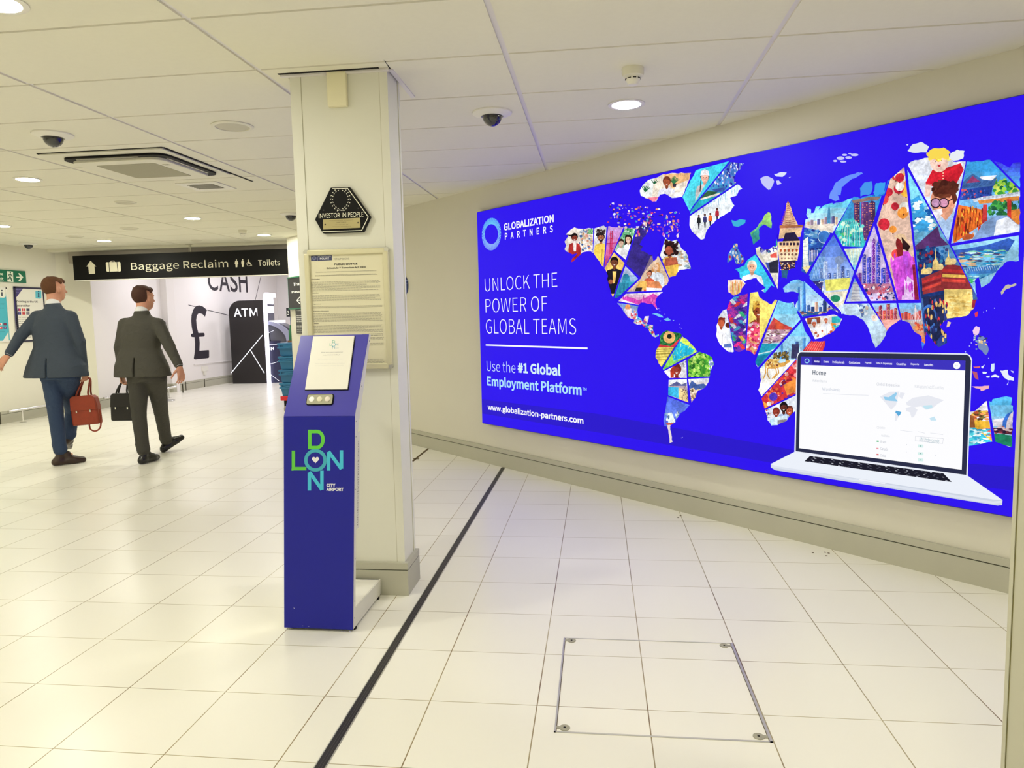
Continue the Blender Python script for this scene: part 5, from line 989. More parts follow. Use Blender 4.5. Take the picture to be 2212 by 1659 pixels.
# the laptop drawn on the advert ---------------------------------------------
J = I+3
Lp = lambda pts: g('L', pts)
def lq(pts, c, l=J): PB.poly(Lp(pts), c, l)
lq([(300,912),(320,120),(328,92),(352,70),(1740,90),(1768,105),(1785,140),(1748,1110)], (232,236,246)); lq([(312,905),(328,122),(334,100),(352,80),(1738,100),(1760,112),(1776,150),(1736,1104)], (40,44,72), J+1); lq([(340,880),(356,115),(1730,150),(1698,1060)], (253,253,255), J+2)
lq([(354,185),(356,115),(1730,150),(1728,232)], (60,50,190), J+3); lq([(450,186),(451,118),(522,120),(521,188)], (46,36,160), J+4)
PB.ring(g1('L', 407, 152), 5.4, 3.7, (150,214,246), J+5)
for s_, x0_, x1_, y_ in (('Home',466,510,156),('Users',545,588,158),('Professionals',619,720,162),('Contractors',757,851,166),('Payroll',890,945,169),('Time & Expenses',980,1119,174),('Countries',1153,1237,178),('Reports',1273,1342,181),('Benefits',1386,1461,185)):
    PB.text(s_, g1('L', x0_, y_+9), g1('L', x1_, y_-8), (232,232,250), J+5, off=.012)
PB.disc(g1('L', 1657, 191), 7.6, (252,252,255), J+5)
PB.text('UK', g1('L', 1647, 197), g1('L', 1668, 186), (130,190,210), J+6)
PB.text('Home', g1('L', 453, 267), g1('L', 566, 235), (70,84,104), J+5, off=.006); 
for s_, b_, c_ in (('Action Items', (452,326,572,312), (190,196,206)), ('Add professionals', (530,403,680,382), (172,184,204)), ('Global Expansion', (988,364,1180,342), (186,190,204)), ('Manage and Add Countries', (1306,384,1548,362), (206,210,220)), ('COUNTRY', (990,716,1060,706), (200,204,214)), ('Australia', (1026,781,1096,768), (196,200,212)), ('Brazil', (1022,835,1068,820), (170,176,190)), ('Canada', (1020,894,1082,878), (170,176,190)), ('China', (1018,950,1064,934), (170,176,190)), ('Add Professionals', (1344,824,1512,800), (160,186,196))): PB.text(s_, g1('L', b_[0], b_[1]), g1('L', b_[2], b_[3]), c_, J+5)
for x0_, x1_, y_ in ((540,920,430),(1184,1290,735),(1330,1390,745),(1436,1544,757)): PB.line(g1('L', x0_, y_-4), g1('L', x1_, y_+10), .9, (218,222,230), J+5)
PB.path(Lp([(1312,780),(1544,800),(1540,842),(1310,818),(1312,780)]), .6, (196,200,210), J+5)
# little map on the screen
pale = (232,234,242)
lq([(1015,450),(1100,410),(1180,408),(1165,460),(1150,520),(1110,560),(1060,500)], pale, J+5); lq([(1045,450),(1090,455),(1150,415),(1160,425),(1140,460),(1165,490),(1100,485),(1060,480)], (150,206,238), J+6); lq([(1185,415),(1225,420),(1200,470),(1175,450)], pale, J+5); lq([(1150,565),(1180,580),(1195,585),(1172,615),(1150,655),(1140,650),(1145,600)], pale, J+5); lq([(1148,568),(1195,578),(1185,600),(1170,614),(1158,595),(1144,585)], (90,170,220), J+6)
lq([(1235,500),(1290,460),(1420,440),(1550,480),(1500,510),(1450,550),(1400,560),(1360,530),(1300,540),(1240,520)], pale, J+5); lq([(1375,525),(1450,520),(1455,540),(1410,556),(1385,545)], (196,230,242), J+6); lq([(1230,545),(1290,530),(1330,560),(1300,620),(1280,625),(1265,580),(1235,570)], pale, J+5); lq([(1430,630),(1470,615),(1488,650),(1440,650)], (200,230,244), J+6)
for x_, y_, c_ in ((997,823,(90,190,130)),(995,883,(236,150,160)),(996,934,(214,70,80))): PB.poly(Lp([(x_-9,y_-6),(x_+9,y_-5),(x_+9,y_+6),(x_-9,y_+5)]), c_, J+5)
for y_ in (862, 926, 978): PB.poly(Lp([(1332,y_-13),(1378,y_-11),(1378,y_+13),(1332,y_+11)]), (214,240,236), J+5); PB.disc(g1('L', 1355, y_), .9, (70,120,120), J+6, 8)
for x_, y_ in ((1238,850),(1236,913),(1482,941)): PB.disc(g1('L', x_, y_), .8, (190,196,206), J+5, 8)
# keyboard deck
lq([(300,912),(1745,1108),(2038,1312),(2034,1356),(1990,1358),(140,1062),(104,1040),(104,1012)], (236,241,250), J-1)
lq([(104,1012),(112,1020),(160,1032),(1960,1308),(2036,1312),(2034,1350),(2000,1360),(1940,1350),(140,1064),(104,1040)], (206,214,228), J+.5); lq([(104,1022),(1955,1324),(2036,1318),(2034,1335),(1950,1345),(104,1038)], (222,228,240), J+.7)
lq([(385,990),(432,945),(1545,1090),(1615,1162)], (24,24,40), J+2); rn2 = random.Random(3)
for i in range(5):
    for k in range(15):
        u = (k+.5+.25*(i % 2))/15; v = (i+.6)/5
        if u > .97 or (i == 4 and 4 < k < 9): continue
        x_ = (432+(1545-432)*u)*(1-v)+(385+(1615-385)*u)*v; y_ = (945+145*u)*(1-v)+(990+172*u)*v
        PB.poly(Lp([(x_-7,y_-3.4),(x_+9,y_-1.6),(x_+10,y_+2.8),(x_-7,y_+1)]), (200,204,216) if rn2.random() < .55 else (90,92,110), J+3)
lq([(826,1134),(834,1132),(1066,1170),(1070,1176),(1058,1186),(850,1156)], (214,220,232), J+2); lq([(832,1134),(1062,1172),(1056,1180),(848,1150)], (240,243,250), J+3)
# words on the left
W5 = (250, 250, 255)
def tt(s, x0, y0, x1, y1, c=W5, **k): PB.text(s, g1('T', x0, y1), g1('T', x1, y0), c, J, **k)
# each line runs downhill or uphill in the photo only through perspective; boxes use the wall's own axes
def wl(s, pl, pr, top, bot, c=W5, **k):
    """pl/pr: left and right ends in the photo; top and bottom measured at the left end"""
    a = PB.P(*pl); b = PB.P(*pr); zt = PB.P(pl[0], top)[1]; zb = PB.P(pl[0], bot)[1]
    PB.text(s, (a[0], zb), (b[0], zt), c, J, px=False, **k)
wl('GLOBALIZATION', (1090, 490), (1198, 480), 483, 498.5, off=.012); wl('PARTNERS', (1092.5, 512), (1196, 500), 503.5, 518, off=.012, space=1.5)
wl('UNLOCK THE', (1049, 615), (1205.5, 608), 602, 630, off=-.006); wl('POWER OF', (1050.5, 660), (1184, 660), 646, 675.5, off=-.006); wl('GLOBAL TEAMS', (1051.5, 705), (1246, 705), 690, 720.5, off=-.006)
a_, b_ = PB.P(1051, 745), PB.P(1271, 754); PB.poly([(a_[0], a_[1]-.008), (b_[0], a_[1]-.008), (b_[0], a_[1]+.006), (a_[0], a_[1]+.006)], W5, J, px=False)
CY = (176, 226, 252)
wl('Use the', (1053, 790), (1115, 795), 778, 801, (206,226,250), off=-.004); wl('#1 Global', (1120, 790), (1213, 800), 782, 805, (214,240,250), off=.014); wl('Employment Platform', (1054, 825), (1258, 845), 811, 838, CY, off=.012); wl('TM', (1260, 838), (1269, 840), 837, 843, CY)
wl('www.globalization-partners.com', (1055, 877), (1262, 905), 872, 888, W5, off=.012)
# ring of rays
cc = PB.P(1063, 506); rn = random.Random(2); RX, RY = (PB.P(1083.5, 506)[0]-PB.P(1042, 506)[0])/2, (PB.P(1063, 471)[1]-PB.P(1063, 541)[1])/2
for k in range(64):
    an = math.tau*k/64; wob = .66+.05*math.cos(an*2+.6)
    p_, q2 = (cc[0]+RX*math.cos(an), cc[1]+RY*math.sin(an)), (cc[0]+RX*wob*.98*math.cos(an+.05), cc[1]+RY*wob*math.sin(an+.05)); f = (math.sin(an)+1)/2
    PB.line(p_, q2, RX*.055, (110+40*(1-f), 190+20*f, 250), J, px=False)
PB.build('printed_face', M['lightbox'], t)

# ================================================================== LEFT WALL
XL = -8.66
t = thing('emergency_exit_sign', 'green emergency exit sign with running figure and arrow on the left wall', 'exit sign', (XL, 9.75, 2.15))
MB().box((XL, 9.28, 2.070), (XL+.02, 10.122, 2.247)).build('sign_panel', mat('exit_green', (16, 110, 76), .4), t)
a = Art((XL+.02, 0, 0), (0, 1, 0), (0, 0, 1), lift=.001); gw = (236, 240, 220)
def ze(x, y): return (x*120/995, 560+y*120/995)
a.poly([ze(*p) for p in ((122,214),(232,224),(240,410),(132,400))], gw)
gg = (10, 84, 60)
a.disc(ze(185, 242), 1.5, gg, 1); a.path([ze(*p) for p in ((180,262),(178,310),(198,350),(212,398))], 2.4, gg, 1); a.path([ze(*p) for p in ((176,310),(160,350),(132,352))], 2.0, gg, 1); a.path([ze(*p) for p in ((150,300),(160,270),(196,270),(206,300),(228,300))], 1.5, gg, 1)
a.poly([ze(*p) for p in ((320,252),(350,250),(416,322),(362,394),(326,392),(362,334),(292,334),(290,312),(362,310))], gw)
a.text('Fire', ze(-60, 280), ze(52, 238), gw, off=.01); a.text('Exit', ze(-60, 376), ze(58, 322), gw, off=.01)
a.build('lettering', M['print'], t)
def poster(name, label, y0, y1, z0, z1, frame, paper):
    t = thing(name, label, 'poster', (XL, (y0+y1)/2, z0), 'information posters on the left wall')
    MB().box((XL, y0, z0), (XL+.018, y1, z0+.022)).box((XL, y0, z1-.022), (XL+.018, y1, z1)).box((XL, y0, z0), (XL+.018, y0+.022, z1)).box((XL, y1-.022, z0), (XL+.018, y1, z1)).build('frame', mat(name+'_frame', frame, .4), t)
    MB().box((XL, y0+.01, z0+.01), (XL+.012, y1-.01, z1-.01)).build('paper', mat(name+'_paper', paper, .45, coat=.4), t)
    return t, Art((XL+.012, 0, 0), (0, 1, 0), (0, 0, 1), lift=.0008)
t, a = poster('visitor_poster', 'black framed white poster reading Coming to the UK as a visitor, behind the left man', 9.885, 10.46, 1.18, 2.01, (30, 26, 52), (232, 230, 216))
a.poly([ze(*p) for p in ((240,490),(770,516),(772,545),(410,528),(275,705),(300,1400),(290,1400))], (56, 46, 108))
a.text('HOME OFFICE', ze(265, 548), ze(388, 532), (190, 186, 220), 1); a.text('Border Force', ze(270, 596), ze(345, 582), (150, 146, 190), 1)
a.poly([ze(*p) for p in ((640,565),(738,562),(742,690),(720,708),(636,700),(632,580))], (92, 190, 206)); a.disc(ze(690, 575), 1.6, (24, 50, 90), 1); a.poly([ze(*p) for p in ((674,600),(702,600),(702,668),(710,680),(672,680),(680,668),(680,612),(674,610))], (24, 50, 90), 1)
a.text('Coming to the UK', ze(300, 782), ze(676, 742), (64, 56, 60), off=.012); a.text('as a visitor', ze(306, 848), ze(535, 812), (64, 56, 60), off=.012)
for (x, y, c1, c2) in ((342,905,(44,40,110),(200,60,80)), (422,905,(214,40,50),(240,236,230)), (500,905,(40,40,60),(60,60,90)), (348,970,(44,40,110),(90,80,150)), (426,970,(206,60,60),(120,40,60)), (500,970,(60,60,80),(150,140,150))):
    a.poly([ze(x-28, y-24), ze(x+28, y-22), ze(x+29, y+24), ze(x-27, y+22)], c1); a.poly([ze(x-8, y-22), ze(x+8, y-22), ze(x+9, y+22), ze(x-7, y+22)], c2, 1)
textlines(a, ze(325, 1420), ze(660, 1020), 11, (140, 134, 126), 41, .3)
a.build('poster_print', M['print'], t)
t, a = poster('arrivals_poster', 'turquoise information poster cut off by the left edge of the photo', 9.15, 9.745, 1.19, 1.99, (232, 230, 220), (58, 178, 196))
a.poly([(9.172, 1.212), (9.30, 1.212), (9.172, 1.42)], (226, 226, 214), px=False)
a.poly([ze(*p) for p in ((-10,518),(98,530),(100,668),(70,690),(-10,685))], (236, 236, 222)); a.disc(ze(32, 562), 1.8, (30, 40, 60), 1); a.poly([ze(*p) for p in ((14,590),(44,590),(46,640),(54,655),(14,655),(22,640),(22,600),(14,600))], (30, 40, 60), 1)
a.poly([ze(*p) for p in ((150,1300),(45,1470),(160,1478))], (232, 230, 218)); 
for (x, y, c1, c2) in ((8,1162,(240,236,230),(206,30,50)), (88,1162,(90,40,80),(190,40,60)), (12,1228,(214,40,60),(246,240,236)), (90,1228,(80,80,140),(220,160,170))):
    a.poly([ze(x-28, y-24), ze(x+28, y-22), ze(x+29, y+24), ze(x-27, y+22)], c1); a.disc(ze(x, y), 1.4, c2, 1, 10)
a.text('Arriving?', ze(-60, 815), ze(75, 785), (30, 120, 140)); textlines(a, ze(-80, 890), ze(70, 860), 1, (30, 120, 140), 3, .3); textlines(a, ze(-80, 1310), ze(90, 1285), 1, (30, 120, 140), 4, .3)
a.build('poster_print', M['print'], t)
# ---- low chrome trolley rails along the skirting
def rail(label, pts, posts):
    t = thing('trolley_rail', label, 'guard rail', (pts[0][0], pts[0][1], 0), 'low chrome trolley rails')
    P = [Vector((p[0], p[1], .195)) for p in pts]
    MB().tube(P, .019, 14).build('rail_tube', M['chrome'], t)
    for f in posts:
        p = P[0]+(P[-1]-P[0])*f
        MB().tube([(p.x, p.y, 0), (p.x, p.y, .19)], .011, 12).lathe([(.045, 0), (.045, .006), (.013, .012)], (p.x, p.y, 0), 20).build('rail_post', M['chrome'], t)
rail('low chrome trolley rail along the left wall, the nearer of the two', [(-8.45, 9.36), (-8.42, 10.9)], (.16, .5, .86))
rail('low chrome trolley rail beside the far wall behind the two men', [(-8.16, 11.0), (-8.05, 12.9)], (.12, .45, .88))
pb = onZ(357, 866, 0)
t = thing('queue_barrier', 'slim steel queue barrier post on a round base, mostly hidden by the right man', 'barrier post', pb)
MB().lathe([(.0, 0), (.17, 0), (.17, .006), (.16, .014), (.03, .03), (0, .03)], pb, 32, cap=False).build('base', M['steel'], t)
MB().tube([(pb.x, pb.y, .02), (pb.x, pb.y, .95)], .022).build('post', M['steel'], t)
# ================================================================== BEYOND THE SIGN
E3, F3 = Vector((E_[0], E_[1], 0)), Vector((F_[0], F_[1], 0)); dE = (F3-E3).normalized(); nE = Vector((dE.y, -dE.x, 0))
def zd(x, y): return (300+x*220/1259, 590+y*220/1259)
a = Art(E3, dE, (0, 0, 1), lift=.001); ink = (40, 34, 44)
pound = [(840,455),(818,540),(790,510),(760,497),(735,500),(716,525),(708,580),(715,660),(735,740),(800,738),(812,748),(812,775),(800,784),(745,788),(752,860),(748,960),(862,950),(868,960),(868,1040),(858,1050),(690,1068),(678,1055),(692,960),(694,870),(688,792),(655,790),(642,780),(642,760),(655,748),(668,746),(652,660),(646,590),(650,520),(672,450),(700,410),(745,398),(790,412),(820,436)]
a.poly([zd(*p) for p in pound], ink)
a.path([zd(612, 393), zd(690, 412)], 1.6, ink); a.path([zd(838, 455), zd(1105, 520)], 1.4, ink); a.path([zd(1430, 240), (561, 600), (549, 648)], 1.0, ink) if False else a.line((563.5, 597), (551.5, 648), 1.1, ink)
o = a.build('wall_graphic', M['print']); tag(o, 'big black pound symbol with thin lines painted on the far white wall', 'wall graphic')
a = Art(E3, dE, (0, 0, 1), lift=.001)
for ch, x0_, x1_, yb, yt in (('C', 450, 469, 627.5, 585), ('A', 474, 494.5, 629, 585.5), ('S', 498, 511.5, 630.5, 586), ('H', 517, 533, 631, 586)):
    a.text(ch, (x0_, yb), (x1_, yt), ink, off=.012, fn=None)
o = a.build('wall_lettering', M['print']); tag(o, 'black word CASH painted high on the far white wall, cut by the hanging sign', 'wall lettering')
sk_ = on(441, 796, E3, nE)
t = thing('wall_socket', 'small white box socket low on the far wall under the pound symbol', 'socket', sk_)
TW2 = Matrix(((dE.x, nE.x, 0, sk_.x), (dE.y, nE.y, 0, sk_.y), (0, 0, 1, sk_.z), (0, 0, 0, 1)))
MB().box((-.1, 0, -.055), (.1, .04, .055), T=TW2).build('face_plate', M['white'], t, bevel=.004); MB().box((-.05, 0, -.14), (.03, .035, -.055), T=TW2).build('cable_box', M['white'], t, bevel=.004)
o = struct('trim_4', MB().box((.1, 0, 0), (2.4, .018, .02), T=Matrix(((dE.x, nE.x, 0, E3.x), (dE.y, nE.y, 0, E3.y), (0, 0, 1, onZ(1,1,1).z*0+.50), (0, 0, 0, 1)))), M['wallfar'])
cb = Vector((-8.80, 13.2, 1.35))
t = thing('noticeboard', 'small dark framed board on the far wall, half hidden behind the right man', 'notice board', (-8.63, 13.55, 1.3))
q1 = on(369, 697, (-8.68, 13.4, 0), (1, .0, 0))
MB().box((-8.70, 13.2, 1.16), (-8.66, 13.66, 1.44)).build('frame', mat('dark_frame', (58, 52, 52), .5), t); MB().box((-8.662, 13.23, 1.19), (-8.655, 13.63, 1.41)).build('board', mat('dark_board', (84, 76, 74), .6), t)
# ---- cash machine
YA = 15.5
xa0, xa1 = onY(499, 760, YA).x, onY(573, 760, YA).x
t = thing('cash_machine', 'tall black ATM booth with a glowing white edge and a curved grey machine front', 'cash machine', ((xa0+xa1)/2, YA, 0))
rz = .27; pr = [(xa0, 0), (xa1, 0), (xa1, 1.88)]+[(xa0+rz+rz*math.cos(math.radians(90+k*9)), 1.88-rz+rz*math.sin(math.radians(90+k*9))) for k in range(11)]
MB().prism(pr, YA, YA+.14).build('side_panel', mat('booth_black', (34, 30, 32), .3), t, bevel=.004)
a = Art((0, YA, 0), (1, 0, 0), (0, 0, 1), lift=.002)
a.text('ATM', (505.5, 684.5), (555.5, 665.5), (246, 244, 250), off=.004); a.line((499.5, 805.5), (567, 724), 1.7, (240, 240, 246)); a.line((541.5, 757), (571, 806), 1.7, (240, 240, 246))
a.build('lettering', M['lit'], t)
# lit portal facing right
fd = Vector((-.205, .98, 0)).normalized(); fn = Vector((fd.y, -fd.x, 0)); f0 = Vector((xa1+.02, YA-.03, 0))
TF = Matrix(((fd.x, -fn.x, 0, f0.x), (fd.y, -fn.y, 0, f0.y), (0, 0, 1, 0), (0, 0, 0, 1)))
def arch(w0, w1, zt, r, n=8): return [(w0, 0), (w0, zt-r)]+[(w0+r-r*math.cos(math.radians(90*k/n)), zt-r+r*math.sin(math.radians(90*k/n))) for k in range(1, n+1)]+[(w1, zt)]
glow = mat('portal_glow', (255, 255, 255), .4, emit=(236, 232, 255), estr=2.6)
out, inn = arch(0, .95, 2.05, .22), arch(.09, .95, 1.96, .14)
mb = MB()
for (p0, p1), (r0, r1) in zip(zip(out, out[1:]), zip(inn, inn[1:])):
    for y_ in (-.07,): mb.add([(p0[0], -.07, p0[1]), (p1[0], -.07, p1[1]), (r1[0], -.07, r1[1]), (r0[0], -.07, r0[1]), (p0[0], .0, p0[1]), (p1[0], .0, p1[1]), (r1[0], .0, r1[1]), (r0[0], .0, r0[1])], [(0,1,2,3),(4,7,6,5),(0,4,5,1),(1,5,6,2),(2,6,7,3),(3,7,4,0)], T=TF)
mb.build('light_edge', glow, t)
MB().box((.05, .0, 0), (.25, .05, 1.78), T=TF).box((.25, .0, 0), (1.0, .05, 1.96), T=TF).build('front_panel', mat('booth_front', (34, 36, 70), .3), t)
MB().box((.16, -.02, 1.80), (.9, .0, 1.965), T=TF).build('screen', mat('screen_glow', (255, 255, 255), .4, emit=(240, 240, 255), estr=1.6), t); MB().box((.16, -.02, 1.60), (.9, .0, 1.75), T=TF).build('screen', bpy.data.materials['screen_glow'], t)
mb = MB()
arc = [(-.02, 1.40)]+[(-.02-.55*math.sin(math.radians(a_)), .95+.45*math.cos(math.radians(a_))) for a_ in range(6, 76, 8)]+[(-.56, .96), (-.02, .93)]
oc = arc[:-1]; ic = [(min(x_+.10, -.02), z_-.055-.02*(k_ == 0)) for k_, (x_, z_) in enumerate(oc)]; nb_ = len(oc)
for k_ in range(nb_-1):
    q8 = [(d_, p_[0], p_[1]) for d_ in (.10, .2) for p_ in (oc[k_], oc[k_+1], ic[k_+1], ic[k_])]
    mb.add(q8, [(0,1,2,3),(4,5,6,7),(0,1,5,4),(2,3,7,6),(1,2,6,5),(3,0,4,7)], T=TF)
mb.build('machine_cheek', mat('machine_grey_light', (150, 152, 176), .4), t)
arc2 = [(x_-.07, z_-.02) if k_ else (x_, z_) for k_, (x_, z_) in enumerate(arc)]
MB().add([(.2, x_, z_) for x_, z_ in arc2]+[(.85, x_, z_) for x_, z_ in arc2], [list(range(len(arc))), list(range(len(arc), 2*len(arc)))]+[(i, (i+1) % len(arc), len(arc)+(i+1) % len(arc), len(arc)+i) for i in range(len(arc))], T=TF).build('machine_front', mat('machine_grey', (84, 84, 92), .45), t)
MB().box((.25, -.30, 1.37), (.8, -.06, 1.42), T=TF).build('machine_light', bpy.data.materials['screen_glow'], t)
MB().box((.14, -.30, 0), (.9, .0, .95), T=TF).build('lower_cabinet', bpy.data.materials['booth_front'], t)
a = Art(f0+fn*.30, fd, (0, 0, 1), lift=.002)
for A_1, B_1 in (((578, 720), (591, 714)), ((579, 744), (600, 743.5)), ((581, 787), (602, 781)), ((582, 807), (603, 823))): a.line(A_1, B_1, .9, (236, 236, 250))
a.text('SH', (577.5, 758.5), (591, 749), (240, 240, 250), off=.012); a.build('front_lettering', M['lit'], t)
# ================================================================== CRATES ON A DOLLY, POST
DX_, DY_ = -4.80, 10.55
dl = thing('crate_dolly', 'low red wheeled dolly carrying the stack of blue crates', 'dolly', (DX_, DY_, 0))
xl, xr = onY(606, 870, DY_).x, onY(606, 870, DY_).x+.36
zt_ = onY(612, 856, DY_).z
MB().box((xl, DY_, zt_-.07), (xr, DY_+.6, zt_)).build('deck', mat('dolly_red', (206, 26, 40), .45), dl, bevel=.008)
for a1 in (xl+.06, xr-.06):
    for b1 in (DY_+.06, DY_+.54):
        w_ = MB().box((a1-.02, b1-.02, .07), (a1+.02, b1+.02, zt_-.07)).build('castor_bracket', M['black'], dl)
        MB().lathe([(0, -.014), (.05, -.014), (.05, .014), (0, .014)], n=20, T=Matrix.Translation((a1, b1, .05)) @ Matrix.Rotation(math.pi/2, 4, 'Y'), cap=False).build('wheel', mat('castor_grey', (150, 140, 126), .5), w_)
cr_ = [mat('crate_blue_%d' % k, c_, .45) for k, c_ in enumerate(((34, 108, 150), (30, 100, 144)))]
z0_ = zt_; ztop = onY(600, 741, DY_).z; hC = (ztop-z0_)/4
for k in range(4):
    za_, zb_ = z0_+hC*k+.002, z0_+hC*(k+1)-.002; x0_, x1_, y0_, y1_ = xl-.005, xr+.0, DY_-.01, DY_+.6
    pos = ['bottom crate', 'second crate from the bottom', 'third crate from the bottom', 'top crate'][k]
    t = thing('plastic_crate', 'blue plastic crate, the '+pos+' of the stack beside the wall sign', 'crate', ((x0_+x1_)/2, y0_, za_), 'stacked blue crates')
    mb = MB(); tp = .035
    vs = [(x0_+tp, y0_+tp, za_), (x1_-tp, y0_+tp, za_), (x1_-tp, y1_-tp, za_), (x0_+tp, y1_-tp, za_), (x0_+.012, y0_+.012, zb_-.03), (x1_-.012, y0_+.012, zb_-.03), (x1_-.012, y1_-.012, zb_-.03), (x0_+.012, y1_-.012, zb_-.03)]
    mb.add(vs, [(0,3,2,1),(4,5,6,7),(0,1,5,4),(1,2,6,5),(2,3,7,6),(3,0,4,7)]); mb.build('body', cr_[k % 2], t, bevel=.004)
    MB().box((x0_, y0_, zb_-.085), (x1_, y1_, zb_-.062)).box((x0_, y0_, zb_-.03), (x1_, y1_, zb_)).build('rim', cr_[k % 2], t, bevel=.004)
    mb = MB()
    for q_ in range(5): mb.box((x0_+.03+q_*.08, y0_+.002, zb_-.062), (x0_+.045+q_*.08, y0_+.02, zb_-.03))
    mb.build('rib', cr_[(k+1) % 2], t)
    MB().box((x0_+.1, y0_-.004, zb_-.058), (x1_-.1, y0_+.01, zb_-.036)).build('handle', cr_[(k+1) % 2], t)
pS = onZ(626, 856, 0); YS = 10.95
ps = [onY(x, y, YS) for x, y in ((618, 665), (627.5, 684), (621, 684), (628, 742))]
t = thing('floor_post', 'slim post with a small black sign showing the number 3 above the crates', 'sign post', (ps[0].x+.06, YS, 0))
MB().tube([(ps[0].x+.07, YS+.02, 0), (ps[0].x+.07, YS+.02, ps[0].z)], .02).build('pole', mat('post_blue', (40, 70, 110), .4), t)
MB().box((ps[0].x, YS, ps[1].z), (ps[0].x+.13, YS+.02, ps[0].z)).build('sign_plate', mat('navy_plate', (26, 26, 44), .4), t)
MB().lathe([(0, 0), (.035, 0), (.035, .16), (.015, .2), (.015, .24), (0, .24)], (ps[0].x+.085, YS-.06, 1.10), 18, cap=False).build('sanitiser_bottle', mat('bottle_green', (30, 110, 66), .3), t)
MB().box((ps[0].x+.04, YS-.10, 1.07), (ps[0].x+.14, YS+.02, 1.10)).build('shelf', mat('shelf_brown', (120, 84, 60), .5), t)
a = Art((0, YS, 0), (1, 0, 0), (0, 0, 1), lift=.002); a.text('3', (620.5, 680.5), (624.5, 671.5), (240, 240, 240), off=.01); a.build('lettering', M['print'], t)
# ---- signs on the 45 degree wall
def wsign(name, label, cat, tl, br_, depth, m, rim=None):
    p0_ = on(tl[0], tl[1], WP, WN)-WP; p1_ = on(br_[0], br_[1], WP, WN)-WP
    s0, s1, z1_, z0_ = p0_.dot(WU), p1_.dot(WU), p0_.z, p1_.z
    t = thing(name, label, cat, wp(s0, z0_))
    MB().box((s0, -depth, z0_), (s1, 0, z1_), T=TW).build('sign_panel', m, t)
    if rim: MB().box((s0-.012, -depth-.01, z1_), (s1, 0, z1_+.016), T=TW).box((s0-.012, -depth-.01, z0_-.016), (s1, 0, z0_), T=TW).box((s0-.006, -depth-.002, z0_-.01), (s0, 0, z1_+.01), T=TW).build('frame', rim, t)
    return t, Art(WP+WN*depth, WU, (0, 0, 1), lift=.0015), s0, s1, z0_, z1_
t, a, s0, s1, z0_, z1_ = wsign('transfer_sign', 'black sign with green frame reading Transfer Passengers and an arrow, half behind the pillar', 'sign', (626, 602), (668, 664), .03, mat('sign_black', (34, 34, 32), .45), mat('sign_green', (30, 110, 76), .35))
a.text('Transfer', (633.5, 618), (668, 606), (240, 240, 234), off=.01); a.text('Passengers', (630.5, 635), (676, 624), (240, 240, 234), off=.01)
a.line((642, 649), (656, 648), 1.8, (240, 240, 234)); a.path([(648, 641.5), (641.5, 649), (648, 656)], 1.8, (240, 240, 234)); a.build('lettering', M['print'], t)
t, a, s0, s1, z0_, z1_ = wsign('notice_sign', 'small dark notice with white text below the transfer passengers sign', 'sign', (639.5, 664), (672, 721), .012, mat('sign_charcoal', (62, 62, 58), .5))
a.text('Transfer Desk', (641, 672), (668, 668), (226, 226, 218)); textlines(a, (641.5, 697), (668, 679), 4, (190, 190, 184), 8, .4); textlines(a, (642, 719), (668, 702), 4, (190, 190, 184), 9, .4); a.build('lettering', M['print'], t)
dz = on(870, 617, WP, WN)-WP
t = thing('round_sign', 'round dark blue sign on the angled wall, mostly hidden by the pillar', 'sign', wp(dz.dot(WU), dz.z))
TD_ = TW @ Matrix.Translation((dz.dot(WU)-.005, 0, dz.z)) @ Matrix.Rotation(math.pi/2, 4, 'X')
MB().lathe([(0, .0), (.128, .0), (.128, .012), (.124, .016), (0, .016)], n=48, T=TD_, cap=False).build('sign_disc', mat('sign_blue', (38, 56, 116), .4), t)
a = Art(WP+WN*.017, WU, (0, 0, 1), lift=.0012); a.line((873, 607), (884, 606), 1, (190, 200, 230)); a.line((873, 613), (880, 613), .6, (140, 150, 190)); a.build('lettering', M['print'], t)

